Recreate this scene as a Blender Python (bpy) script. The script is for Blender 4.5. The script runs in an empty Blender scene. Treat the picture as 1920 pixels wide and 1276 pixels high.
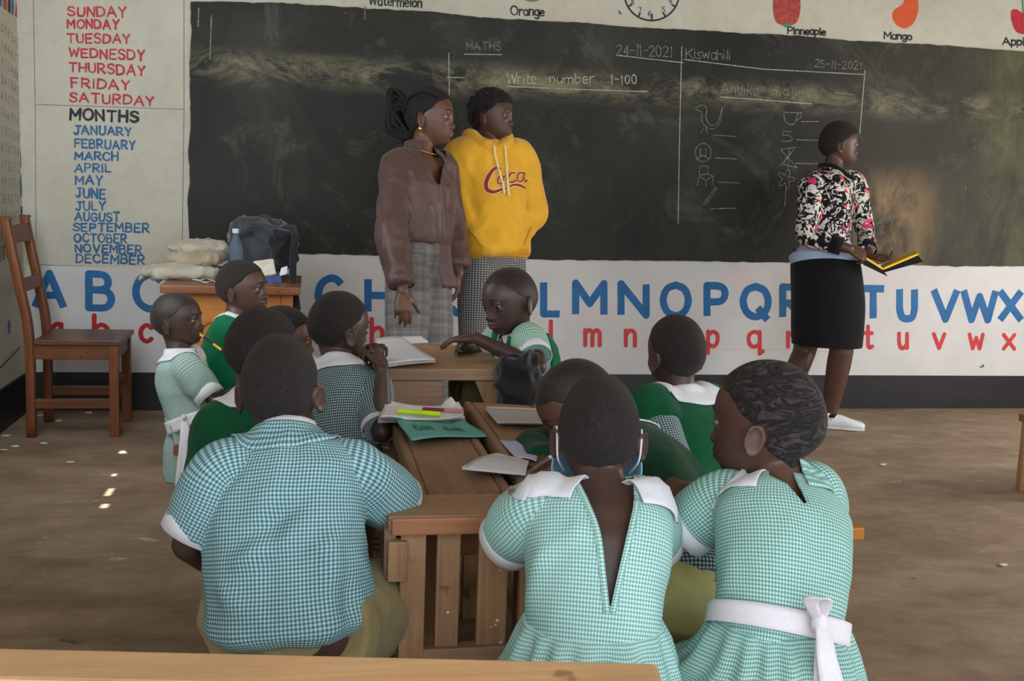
import bpy, bmesh, math, random
import numpy as np
from mathutils import Vector, Matrix, noise
from mathutils.kdtree import KDTree
from mathutils.bvhtree import BVHTree

SC = bpy.context.scene
COL = SC.collection
random.seed(7)
rng = np.random.default_rng(7)

# ------------------------------------------------------------------ camera
FPX = 2000.0                      # focal length in pixels of the 1920x1276 frame
YAW, PITCH, ROLL = math.radians(10.8), math.radians(7.9), 0.036
CAM = np.array([0.0, 0.0, 1.2])
c_f = np.array([math.sin(YAW)*math.cos(PITCH), math.cos(YAW)*math.cos(PITCH), -math.sin(PITCH)])
_r0 = np.array([math.cos(YAW), -math.sin(YAW), 0.0])
_u0 = np.cross(_r0, c_f)
c_r = math.cos(ROLL)*_r0 + math.sin(ROLL)*_u0
c_u = -math.sin(ROLL)*_r0 + math.cos(ROLL)*_u0

cam_d = bpy.data.cameras.new('camera')
cam_d.sensor_fit = 'HORIZONTAL'
cam_d.sensor_width = 36.0
cam_d.lens = 36.0*FPX/1920.0
cam_d.clip_start = 0.02
cam_o = bpy.data.objects.new('camera', cam_d)
COL.objects.link(cam_o)
cam_o.matrix_world = Matrix(((c_r[0], c_u[0], -c_f[0], CAM[0]), (c_r[1], c_u[1], -c_f[1], CAM[1]),
                             (c_r[2], c_u[2], -c_f[2], CAM[2]), (0, 0, 0, 1)))
SC.camera = cam_o

# ------------------------------------------------------------------ light
SC.view_settings.view_transform = 'Standard'
SC.view_settings.look = 'None'
SC.view_settings.exposure = 0.0
SC.view_settings.gamma = 1.0
SC.view_settings.use_curve_mapping = False
SC.cycles.use_denoising = True
SC.cycles.max_bounces = 6
SC.cycles.sample_clamp_indirect = 4.0
wd = bpy.data.worlds.new('sky')
SC.world = wd
wd.use_nodes = True
wd.node_tree.nodes['Background'].inputs[0].default_value = (0.84, 0.92, 1.0, 1)
wd.node_tree.nodes['Background'].inputs[1].default_value = 3.5


def area_light(name, loc, target, sx, sy, power, color):
    d = bpy.data.lights.new(name, 'AREA')
    d.shape = 'RECTANGLE'
    d.size, d.size_y = sx, sy
    d.energy = power
    d.color = color
    o = bpy.data.objects.new(name, d)
    COL.objects.link(o)
    o.location = loc
    o.rotation_euler = (Vector(target)-Vector(loc)).to_track_quat('-Z', 'Y').to_euler()
    return o


XL, XR, YB, ZC = -1.43, 5.3, 5.756, 3.1       # left wall, right wall, back wall, ceiling
# daylight through the openings of the two side walls
area_light('window_daylight', (XL+0.12, 3.45, 1.75), (-0.2, 5.6, 1.75), 1.5, 1.3, 44, (0.84, 0.93, 1.0))
area_light('window_daylight', (XL+0.03, 1.0, 1.7), (XL+1, 1.0, 1.6), 1.6, 1.2, 6, (0.86, 0.93, 1.0))
area_light('window_daylight', (XR-0.03, 1.6, 1.7), (XR-1, 1.6, 1.6), 2.6, 1.2, 16, (0.95, 0.97, 1.0))
area_light('doorway_daylight', (XR-0.06, 3.7, 1.0), (3.0, 4.3, 0.0), 1.5, 1.8, 120, (1.0, 0.97, 0.92))
SUN_DIR = np.array([-0.06, -0.22, -0.97])
SUN_DIR /= np.linalg.norm(SUN_DIR)
sd = bpy.data.lights.new('sun', 'SUN')
sd.energy = 18.0
sd.angle = math.radians(0.35)
sd.color = (1.0, 0.95, 0.85)
so = bpy.data.objects.new('sun', sd)
COL.objects.link(so)
so.location = (3, 5, 8)
so.rotation_euler = Vector(SUN_DIR).to_track_quat('-Z', 'Y').to_euler()


# ------------------------------------------------------------------ pixel -> place helpers
def ray(px, py):
    return c_f + c_r*(px-960.0)/FPX - c_u*(py-638.0)/FPX


def at(px, py, d):
    return CAM + ray(px, py)*d


def on(px, py, axis, v):
    r = ray(px, py)
    return CAM + r*(v-CAM[axis])/r[axis]


def px_of(p):
    v = np.asarray(p)-CAM
    z = v@c_f
    return np.stack([960+FPX*(v@c_r)/z, 638-FPX*(v@c_u)/z], -1)


def nrm(v):
    v = np.asarray(v, float)
    return v/max(1e-9, np.linalg.norm(v))


def s2l(c):
    c = np.asarray(c, float)/255.0
    return tuple(np.where(c <= 0.04045, c/12.92, ((c+0.055)/1.055)**2.4))+(1.0,)


# ------------------------------------------------------------------ materials
class NT:
    def __init__(s, name):
        s.m = bpy.data.materials.new(name)
        s.m.use_nodes = True
        s.t = s.m.node_tree
        s.b = s.t.nodes['Principled BSDF']

    def n(s, typ, **kw):
        x = s.t.nodes.new(typ)
        for k, v in kw.items():
            if k.startswith('i_'):
                x.inputs[k[2:].replace('_', ' ')].default_value = v
            elif k.startswith('n_'):
                x.inputs[int(k[2:])].default_value = v
            else:
                setattr(x, k, v)
        return x

    def l(s, a, b):
        s.t.links.new(a, b)

    def coord(s, kind='Object', scale=None):
        tc = s.n('ShaderNodeTexCoord')
        out = tc.outputs[kind]
        if scale is not None:
            mp = s.n('ShaderNodeMapping')
            mp.inputs['Scale'].default_value = scale
            s.l(out, mp.inputs['Vector'])
            out = mp.outputs['Vector']
        return out

    def noise(s, vec, scale, detail=4, rough=0.55, dist=0.0):
        x = s.n('ShaderNodeTexNoise')
        x.inputs['Scale'].default_value = scale
        x.inputs['Detail'].default_value = detail
        x.inputs['Roughness'].default_value = rough
        x.inputs['Distortion'].default_value = dist
        if vec is not None:
            s.l(vec, x.inputs['Vector'])
        return x.outputs['Fac']

    def ramp(s, fac, stops):
        x = s.n('ShaderNodeValToRGB')
        e = x.color_ramp.elements
        e[0].position, e[0].color = stops[0][0], stops[0][1]
        e[1].position, e[1].color = stops[-1][0], stops[-1][1]
        for p, c in stops[1:-1]:
            k = e.new(p)
            k.color = c
        s.l(fac, x.inputs['Fac'])
        return x.outputs['Color']

    def mix(s, fac, a, b, mode='MIX'):
        x = s.n('ShaderNodeMix', data_type='RGBA', blend_type=mode)
        for sock, v in ((x.inputs[0], fac), (x.inputs[6], a), (x.inputs[7], b)):
            if isinstance(v, (int, float)):
                sock.default_value = v
            elif isinstance(v, tuple):
                sock.default_value = v
            else:
                s.l(v, sock)
        return x.outputs[2]

    def math(s, op, a, b=None, c=None):
        x = s.n('ShaderNodeMath', operation=op)
        for i, v in enumerate((a, b, c)):
            if v is None:
                continue
            if isinstance(v, (int, float)):
                x.inputs[i].default_value = v
            else:
                s.l(v, x.inputs[i])
        return x.outputs[0]

    def bump(s, h, strength=0.3, dist=0.01):
        x = s.n('ShaderNodeBump')
        x.inputs['Strength'].default_value = strength
        x.inputs['Distance'].default_value = dist
        s.l(h, x.inputs['Height'])
        s.l(x.outputs['Normal'], s.b.inputs['Normal'])

    def base(s, c):
        if isinstance(c, tuple):
            s.b.inputs['Base Color'].default_value = c
        else:
            s.l(c, s.b.inputs['Base Color'])

    def rough(s, r, spec=None):
        s.b.inputs['Roughness'].default_value = r
        if spec is not None:
            s.b.inputs['Specular IOR Level'].default_value = spec


W1C, BLK = (1, 1, 1, 1), (0, 0, 0, 1)


def m_plain(name, rgb, rough=0.6, spec=0.3, var=0.12, scale=30, bump=0.0):
    k = NT(name)
    co = k.coord()
    f = k.noise(co, scale, 4)
    c = np.array(s2l(rgb))
    lo, hi = tuple(c[:3]*(1-var))+(1,), tuple(np.minimum(1, c[:3]*(1+var)))+(1,)
    k.base(k.ramp(f, [(0.3, lo), (0.7, hi)]))
    k.rough(rough, spec)
    if bump:
        k.bump(f, bump, 0.004)
    return k.m


def m_wood(name, c1, c2, axis=0, rough=0.5, scale=1.0, spec=0.35, dirt=0.25):
    k = NT(name)
    sc = [14*scale, 14*scale, 14*scale]
    sc[axis] = 1.0*scale
    co = k.coord('Object', tuple(sc))
    w = k.noise(co, 2.2, 6, 0.65, 1.2)
    sc2 = [60*scale]*3
    sc2[axis] = 2.0
    fine = k.noise(k.coord('Object', tuple(sc2)), 2.0, 3)
    c = k.ramp(w, [(0.28, s2l(c1)), (0.72, s2l(c2))])
    c = k.mix(0.35, c, k.ramp(fine, [(0.3, s2l(c1)), (0.7, s2l(c2))]))
    d = k.noise(k.coord(), 3.5, 5, 0.6)
    dk = k.ramp(d, [(0.35, (1-dirt,)*3+(1,)), (0.62, W1C)])
    c = k.mix(1.0, c, dk, 'MULTIPLY')
    kn = k.noise(k.coord(), 19, 2, 0.4)
    kc = k.ramp(kn, [(0.70, W1C), (0.76, (0.45, 0.38, 0.32, 1))])
    c = k.mix(0.8, c, kc, 'MULTIPLY')
    k.base(c)
    k.rough(rough, spec)
    k.bump(fine, 0.25, 0.002)
    return k.m


def m_fabric(name, rgb, rough=0.85, bump=0.5, scale=420, var=0.15, sheen=0.3):
    k = NT(name)
    co = k.coord()
    f = k.noise(co, scale, 2)
    g = k.noise(co, 9, 3)
    c = np.array(s2l(rgb))[:3]
    c1 = k.ramp(g, [(0.3, tuple(c*(1-var))+(1,)), (0.7, tuple(np.minimum(1, c*(1+var)))+(1,))])
    c1 = k.mix(0.5, c1, k.ramp(f, [(0.3, (0.7, 0.7, 0.7, 1)), (0.7, W1C)]), 'MULTIPLY')
    k.base(c1)
    k.rough(rough, 0.15)
    k.b.inputs['Sheen Weight'].default_value = sheen
    k.bump(f, bump, 0.002)
    return k.m


def m_gingham(name, dark, light, per=0.0062, mid=None, duty=0.5, soft=True):
    """woven check: coloured stripes of warp and weft in the garment's own cloth coordinates"""
    k = NT(name)
    tc = k.n('ShaderNodeTexCoord')
    sx = k.n('ShaderNodeSeparateXYZ')
    k.l(tc.outputs['UV'], sx.inputs[0])

    def stripe(o):
        q = k.math('FRACT', k.math('DIVIDE', o, per))
        t = k.math('ABSOLUTE', k.math('SUBTRACT', q, 0.5))
        r = k.n('ShaderNodeMapRange')
        r.inputs['From Min'].default_value = 0.5*duty-0.06
        r.inputs['From Max'].default_value = 0.5*duty+0.06
        r.inputs['To Min'].default_value, r.inputs['To Max'].default_value = 1, 0
        k.l(t, r.inputs['Value'])
        return r.outputs[0]
    a, b = stripe(sx.outputs[0]), stripe(sx.outputs[1])
    s = k.math('MULTIPLY', k.math('ADD', a, b), 0.5)
    mid = mid or tuple((np.array(dark)*0.55+np.array(light)*0.45))
    c = k.ramp(s, [(0.0, s2l(light)), (0.5, s2l(mid)), (1.0, s2l(dark))])
    g = k.noise(k.coord(), 7, 4)
    c = k.mix(1.0, c, k.ramp(g, [(0.3, (0.86, 0.86, 0.86, 1)), (0.7, W1C)]), 'MULTIPLY')
    k.base(c)
    k.rough(0.85, 0.15)
    f = k.noise(k.coord(), 600, 2)
    k.bump(f, 0.3, 0.001)
    return k.m


# ------------------------------------------------------------------ object helpers
def link(name, me, mat=None, parent=None, kind=None, label=None):
    o = bpy.data.objects.new(name, me)
    COL.objects.link(o)
    if mat is not None:
        me.materials.append(mat)
    if parent is not None:
        o.parent = parent
        o.matrix_parent_inverse = Matrix.Translation(parent.location).inverted() if parent.rotation_euler[2] == 0 else parent.matrix_basis.inverted()
    if kind:
        o['kind'] = kind
    if label:
        o['label'] = label
    return o


def thing(name, label, cat, loc=(0, 0, 0), rz=0.0, group=None):
    o = bpy.data.objects.new(name, None)
    COL.objects.link(o)
    o.empty_display_size = 0.05
    o.location = tuple(loc)
    o.rotation_euler = (0, 0, rz)
    o['label'], o['category'] = label, cat
    if group:
        o['group'] = group
    return o


def tag(o, label, cat, group=None):
    o['label'], o['category'] = label, cat
    if group:
        o['group'] = group
    return o


def mesh_np(name, v, f, smooth=True):
    me = bpy.data.meshes.new(name)
    me.from_pydata([tuple(map(float, p)) for p in v], [], [tuple(map(int, q)) for q in f])
    if smooth:
        me.polygons.foreach_set('use_smooth', [True]*len(me.polygons))
    me.update()
    return me


def bm_mesh(name, bm, smooth=False):
    bmesh.ops.recalc_face_normals(bm, faces=bm.faces)
    me = bpy.data.meshes.new(name)
    bm.to_mesh(me)
    bm.free()
    if smooth:
        me.polygons.foreach_set('use_smooth', [True]*len(me.polygons))
    return me


def add_box(bm, lo, hi, bev=0.003, M=None):
    """bevelled box between two corners, optionally in a local frame M"""
    t = bmesh.new()
    vs = [t.verts.new((x, y, z)) for x in (lo[0], hi[0]) for y in (lo[1], hi[1]) for z in (lo[2], hi[2])]
    for q in ((0, 1, 3, 2), (4, 6, 7, 5), (0, 4, 5, 1), (2, 3, 7, 6), (0, 2, 6, 4), (1, 5, 7, 3)):
        t.faces.new([vs[i] for i in q])
    if bev:
        bmesh.ops.bevel(t, geom=list(t.edges), offset=bev, segments=2, affect='EDGES', profile=0.6)
    if M is not None:
        bmesh.ops.transform(t, matrix=M, verts=list(t.verts))
    bmesh.ops.recalc_face_normals(t, faces=t.faces)
    me = bpy.data.meshes.new('t')
    t.to_mesh(me)
    t.free()
    bm.from_mesh(me)
    bpy.data.meshes.remove(me)


def box_part(name, lo, hi, mat, parent, bev=0.003, M=None):
    bm = bmesh.new()
    add_box(bm, lo, hi, bev, M)
    return link(name, bm_mesh(name, bm), mat, parent)


def beam_part(name, a, b, w, t, mat, parent, up=(0, 0, 1), bev=0.003):
    """straight bar from a to b, w wide, t thick"""
    a, b = Vector(a), Vector(b)
    z = (b-a).normalized()
    x = Vector(up).cross(z)
    if x.length < 1e-4:
        x = Vector((1, 0, 0)).cross(z)
    x.normalize()
    y = z.cross(x)
    M = Matrix(((x.x, y.x, z.x, a.x), (x.y, y.y, z.y, a.y), (x.z, y.z, z.z, a.z), (0, 0, 0, 1)))
    return box_part(name, (-w/2, -t/2, 0), (w/2, t/2, (b-a).length), mat, parent, bev, M)


def cr(vals, n):
    """Catmull-Rom resampling of a list of vectors to n samples"""
    P = np.asarray(vals, float)
    if P.ndim == 1:
        P = P[:, None]
    m = len(P)
    if m == 2:
        t = np.linspace(0, 1, n)[:, None]
        return P[0]*(1-t)+P[1]*t
    Q = np.vstack([2*P[0]-P[1], P, 2*P[-1]-P[-2]])
    u = np.linspace(0, m-1, n)
    i = np.minimum(u.astype(int), m-2)
    t = (u-i)[:, None]
    a, b, c, d = Q[i], Q[i+1], Q[i+2], Q[i+3]
    return 0.5*((2*b)+(-a+c)*t+(2*a-5*b+4*c-d)*t*t+(-a+3*b-3*c+d)*t**3)


def loft(C, AX, AY, RX, RY, ex=2.0, N=32, cap=True, ripple=None):
    """closed tube of superellipse rings; returns verts, faces, (phi, v) per vertex"""
    C, AX, AY = np.asarray(C), np.asarray(AX), np.asarray(AY)
    M = len(C)
    RX, RY = np.broadcast_to(np.asarray(RX, float), (M,)), np.broadcast_to(np.asarray(RY, float), (M,))
    ex = np.broadcast_to(np.asarray(ex, float), (M,))
    ph = 2*np.pi*np.arange(N)/N
    V = np.zeros((M, N, 3))
    for i in range(M):
        c, s = np.cos(ph), np.sin(ph)
        e = 2.0/ex[i]
        x, y = np.sign(c)*np.abs(c)**e*RX[i], np.sign(s)*np.abs(s)**e*RY[i]
        if ripple is not None:
            k = ripple(i/(M-1), ph)
            x, y = x*k, y*k
        V[i] = C[i]+AX[i]*x[:, None]+AY[i]*y[:, None]
    seg = np.linalg.norm(V[1:]-V[:-1], axis=2).mean(1)
    vv = np.concatenate([[0], np.cumsum(seg)])
    mi = int(np.argmax(RX[:M]*RY[:M]))
    Q = V[mi]
    sl = np.linalg.norm(np.roll(Q, -1, 0)-Q, axis=1)
    arc = np.concatenate([[0], np.cumsum(sl)[:-1]])/sl.sum()*2*np.pi
    uv = np.stack([np.tile(arc, M), np.repeat(vv, N)], 1)
    F = []
    for i in range(M-1):
        for j in range(N):
            k = (j+1) % N
            F.append((i*N+j, i*N+k, (i+1)*N+k, (i+1)*N+j))
    V = V.reshape(-1, 3)
    if cap:
        V = np.vstack([V, C[0], C[-1]])
        uv = np.vstack([uv, [0, vv[0]], [0, vv[-1]]])
        a, b = M*N, M*N+1
        for j in range(N):
            k = (j+1) % N
            F.append((a, k, j))
            F.append((b, (M-1)*N+j, (M-1)*N+k))
    # orientation: rings must wind outwards
    d = C[-1]-C[0]
    if np.dot(np.cross(AX[0], AY[0]), d) < 0:
        F = [q[::-1] for q in F]
    return V, F, uv


def frames(P, hint=None):
    """parallel-transport frames along a path"""
    P = np.asarray(P)
    T = np.gradient(P, axis=0)
    T /= np.linalg.norm(T, axis=1)[:, None]+1e-12
    h = np.array([0, 0, 1.0]) if hint is None else np.asarray(hint, float)
    x = h-T[0]*np.dot(h, T[0])
    if np.linalg.norm(x) < 1e-3:
        x = np.cross(T[0], [1, 0.3, 0.1])
    X, Y = [], []
    for t in T:
        x = x-t*np.dot(x, t)
        x = x/(np.linalg.norm(x)+1e-12)
        X.append(x)
        Y.append(np.cross(t, x))
    return np.array(X), np.array(Y), T


def tube(path, radii, N=16, n=None, hint=None, flat=1.0, rnd=True):
    """round tube along a path with rounded ends; flat scales the second axis"""
    path = np.asarray(path, float)
    n = n or max(6, 8*(len(path)-1))
    P = cr(path, n)
    R = cr(np.broadcast_to(np.asarray(radii, float), (len(path),)), n)[:, 0]
    if rnd:
        T0, T1 = nrm(P[0]-P[1]), nrm(P[-1]-P[-2])
        a = np.array([0.98, 0.8, 0.45])
        A = [P[0]+T0*R[0]*q for q in a]
        B = [P[-1]+T1*R[-1]*q for q in a[::-1]]
        ra = [R[0]*math.sqrt(1-q*q) for q in a]
        rb = [R[-1]*math.sqrt(1-q*q) for q in a[::-1]]
        P = np.vstack([A, P, B])
        R = np.concatenate([ra, R, rb])
    X, Y, T = frames(P, hint)
    return loft(P, X, Y, R, R*flat, 2.0, N)


def ellipsoid(c, R, r, nu=20, nv=12):
    """ellipsoid with rotation matrix R (3x3 columns = axes) and radii r"""
    th = np.linspace(0.06, math.pi-0.06, nv)
    C = [np.asarray(c)+R[:, 2]*r[2]*math.cos(t) for t in th]
    return loft(C[::-1], [R[:, 0]]*nv, [R[:, 1]]*nv, [r[0]*math.sin(t) for t in th][::-1],
                [r[1]*math.sin(t) for t in th][::-1], 2.0, nu)


def piece_mesh(name, pc, mat, parent, label=None, solid=None):
    me = mesh_np(name, pc[0], pc[1])
    o = link(name, me, mat, parent, label=label)
    if solid:
        md = o.modifiers.new('thickness', 'SOLIDIFY')
        md.thickness = solid
        md.offset = 0
    return o


def join_pieces(pcs):
    V, F, U, O = [], [], [], []
    k = 0
    for i, p in enumerate(pcs):
        V.append(p[0])
        F += [tuple(a+k for a in q) for q in p[1]]
        U.append(p[2] if len(p) > 2 and p[2] is not None else np.zeros((len(p[0]), 2)))
        O.append(np.full(len(p[0]), i))
        k += len(p[0])
    return np.vstack(V), F, np.vstack(U), np.concatenate(O)


def remesh(V, F, voxel):
    me = mesh_np('tmp', V, F)
    o = bpy.data.objects.new('tmp', me)
    COL.objects.link(o)
    md = o.modifiers.new('r', 'REMESH')
    md.mode = 'VOXEL'
    md.voxel_size = voxel
    md.use_smooth_shade = True
    dg = bpy.context.evaluated_depsgraph_get()
    ev = o.evaluated_get(dg)
    m2 = bpy.data.meshes.new_from_object(ev, depsgraph=dg)
    v = np.zeros(len(m2.vertices)*3)
    m2.vertices.foreach_get('co', v)
    v = v.reshape(-1, 3)
    f = np.zeros(len(m2.loops), dtype=np.int32)
    m2.loops.foreach_get('vertex_index', f)
    f = f.reshape(-1, 4)
    bpy.data.objects.remove(o)
    bpy.data.meshes.remove(me)
    bpy.data.meshes.remove(m2)
    return v, f


def lap(v, f, it, lam=0.5, w=None):
    e = np.vstack([f[:, [0, 1]], f[:, [1, 2]], f[:, [2, 3]], f[:, [3, 0]]])
    n = len(v)
    deg = np.bincount(e.ravel(), minlength=n).astype(float)[:, None]
    deg[deg == 0] = 1
    for _ in range(it):
        s = np.zeros_like(v)
        np.add.at(s, e[:, 0], v[e[:, 1]])
        np.add.at(s, e[:, 1], v[e[:, 0]])
        d = s/deg-v
        v = v+lam*(d if w is None else d*w[:, None])
    return v


def vnormals(v, f):
    a, b, c, d = v[f[:, 0]], v[f[:, 1]], v[f[:, 2]], v[f[:, 3]]
    fn = np.cross(c-a, d-b)
    n = np.zeros_like(v)
    for k in range(4):
        np.add.at(n, f[:, k], fn)
    n /= np.linalg.norm(n, axis=1)[:, None]+1e-12
    return n
# ------------------------------------------------------------------ the room
def plane_mesh(name, pts, mat, kind=None, parent=None, thick=None, nrm_off=None):
    o = link(name, mesh_np(name, pts, [tuple(range(len(pts)))], False), mat, parent, kind)
    return o


def slab(name, lo, hi, mat, parent=None, kind='structure', bev=0):
    bm = bmesh.new()
    add_box(bm, lo, hi, bev)
    return link(name, bm_mesh(name, bm), mat, parent, kind)


# wall paint: off-white emulsion, grimy
k = NT('wall_paint')
co = k.coord()
g = k.noise(co, 1.6, 5, 0.6)
c = k.ramp(g, [(0.3, s2l((178, 173, 156))), (0.7, s2l((197, 193, 178)))])
g2 = k.noise(co, 22, 5, 0.7)
c = k.mix(0.4, c, k.ramp(g2, [(0.35, (0.82, 0.80, 0.78, 1)), (0.55, W1C)]), 'MULTIPLY')
k.base(c)
k.rough(0.7, 0.25)
k.bump(k.noise(co, 45, 3), 0.12, 0.004)
M_WALL = k.m
# lighter freshly painted dado band
k = NT('dado_paint')
co = k.coord()
g = k.noise(co, 2.1, 5, 0.6)
c = k.ramp(g, [(0.3, s2l((192, 189, 188))), (0.7, s2l((209, 206, 204)))])
pk = k.noise(k.coord('Object', (1.2, 1, 3.0)), 2.4, 3)
c = k.mix(k.ramp(pk, [(0.60, BLK), (0.8, (0.5, 0.5, 0.5, 1))]), c, s2l((226, 188, 186)))
k.base(c)
k.rough(0.6, 0.3)
k.bump(k.noise(co, 45, 3), 0.1, 0.004)
M_DADO = k.m
k = NT('ceiling_board')
k.base(k.ramp(k.noise(k.coord(), 3, 3), [(0.3, s2l((150, 126, 84))), (0.7, s2l((172, 146, 100)))]))
k.rough(0.9)
M_CEIL = k.m
# worn cement floor with dust, chips and pale spills
k = NT('cement_floor')
co = k.coord()
st = k.coord('Object', (1.0, 2.6, 1.0))
a = k.noise(st, 1.6, 9, 0.72, 0.3)
c = k.ramp(a, [(0.28, s2l((120, 100, 82))), (0.5, s2l((149, 128, 107))), (0.74, s2l((174, 154, 132)))])
b = k.noise(co, 7.5, 6, 0.7)
c = k.mix(0.75, c, k.ramp(b, [(0.3, (0.62, 0.6, 0.58, 1)), (0.62, W1C)]), 'MULTIPLY')
sp = k.noise(k.coord('Object', (1, 2, 1)), 4.2, 7, 0.75, 0.3)
c = k.mix(k.ramp(sp, [(0.635, BLK), (0.68, (0.75, 0.75, 0.75, 1))]), c, s2l((196, 186, 176)))
dk = k.noise(k.coord('Object', (1, 3, 1)), 5.3, 6, 0.7, 0.8)
c = k.mix(k.ramp(dk, [(0.29, (0.7, 0.7, 0.7, 1)), (0.35, BLK)]), c, s2l((66, 54, 46)))
k.base(c)
k.rough(0.62, 0.3)
k.bump(b, 0.35, 0.01)
M_FLOOR = k.m
M_BLACKSKIRT = m_plain('black_skirting_paint', (30, 29, 31), 0.45, 0.4, 0.35, 9, 0.1)

slab('floor', (XL-0.2, -3.0, -0.1), (XR+0.2, YB+0.2, 0.0), M_FLOOR)
WALL_BACK = slab('wall_back', (XL-0.15, YB, 0.0), (XR+0.15, YB+0.15, ZC), M_WALL)
WALL_LEFT = slab('wall_left', (XL-0.15, -1.2, 0.0), (XL, YB, ZC), M_WALL)
WALL_RIGHT = slab('wall_right', (XR, -1.2, 0.0), (XR+0.15, YB, ZC), M_WALL)
slab('baseboard_back', (XL+0.012, YB-0.012, 0.0), (XR, YB, 0.20), M_BLACKSKIRT)
slab('baseboard_left', (XL, -1.2, 0.0), (XL+0.012, YB, 0.20), M_BLACKSKIRT)
# the painted dado band under the board, a thin coat over the wall
slab('dado_paint', (XL+0.012, YB-0.004, 0.20), (XR, YB, 0.748), M_DADO, WALL_BACK, None)

slab('dado_paint', (-0.63, YB-0.004, 0.748), (XR, YB, 0.90), M_DADO, WALL_BACK, None)
# ceiling boards with three small gaps the sun comes through
spots = [(on(231, 847, 2, 0), 0.030, 0.05), (on(205, 922, 2, 0), 0.020, 0.10), (on(196, 948, 2, 0), 0.022, 0.05),
         (on(214, 890, 2, 0), 0.013, 0.035)]
xs, ys = {XL-0.15, XR+0.15}, {-1.2, YB+0.15}
holes = []
for p, w, h in spots:
    q = p-SUN_DIR*(ZC-0)/SUN_DIR[2]*-1*-1
    q = p+SUN_DIR*((ZC-p[2])/SUN_DIR[2])
    holes.append((q[0]-w/2, q[0]+w/2, q[1]-h/2, q[1]+h/2))
    xs |= {q[0]-w/2, q[0]+w/2}
    ys |= {q[1]-h/2, q[1]+h/2}
xs, ys = sorted(xs), sorted(ys)
V, Fc, idx = [], [], {}


def vid(x, y):
    if (x, y) not in idx:
        idx[(x, y)] = len(V)
        V.append((x, y, ZC))
    return idx[(x, y)]


for i in range(len(xs)-1):
    for j in range(len(ys)-1):
        mx, my = (xs[i]+xs[i+1])/2, (ys[j]+ys[j+1])/2
        if any(a < mx < b and c_ < my < d for a, b, c_, d in holes):
            continue
        Fc.append((vid(xs[i], ys[j]), vid(xs[i], ys[j+1]), vid(xs[i+1], ys[j+1]), vid(xs[i+1], ys[j])))
o = link('ceiling', mesh_np('ceiling', V, Fc, False), M_CEIL, None, 'structure')

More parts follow.
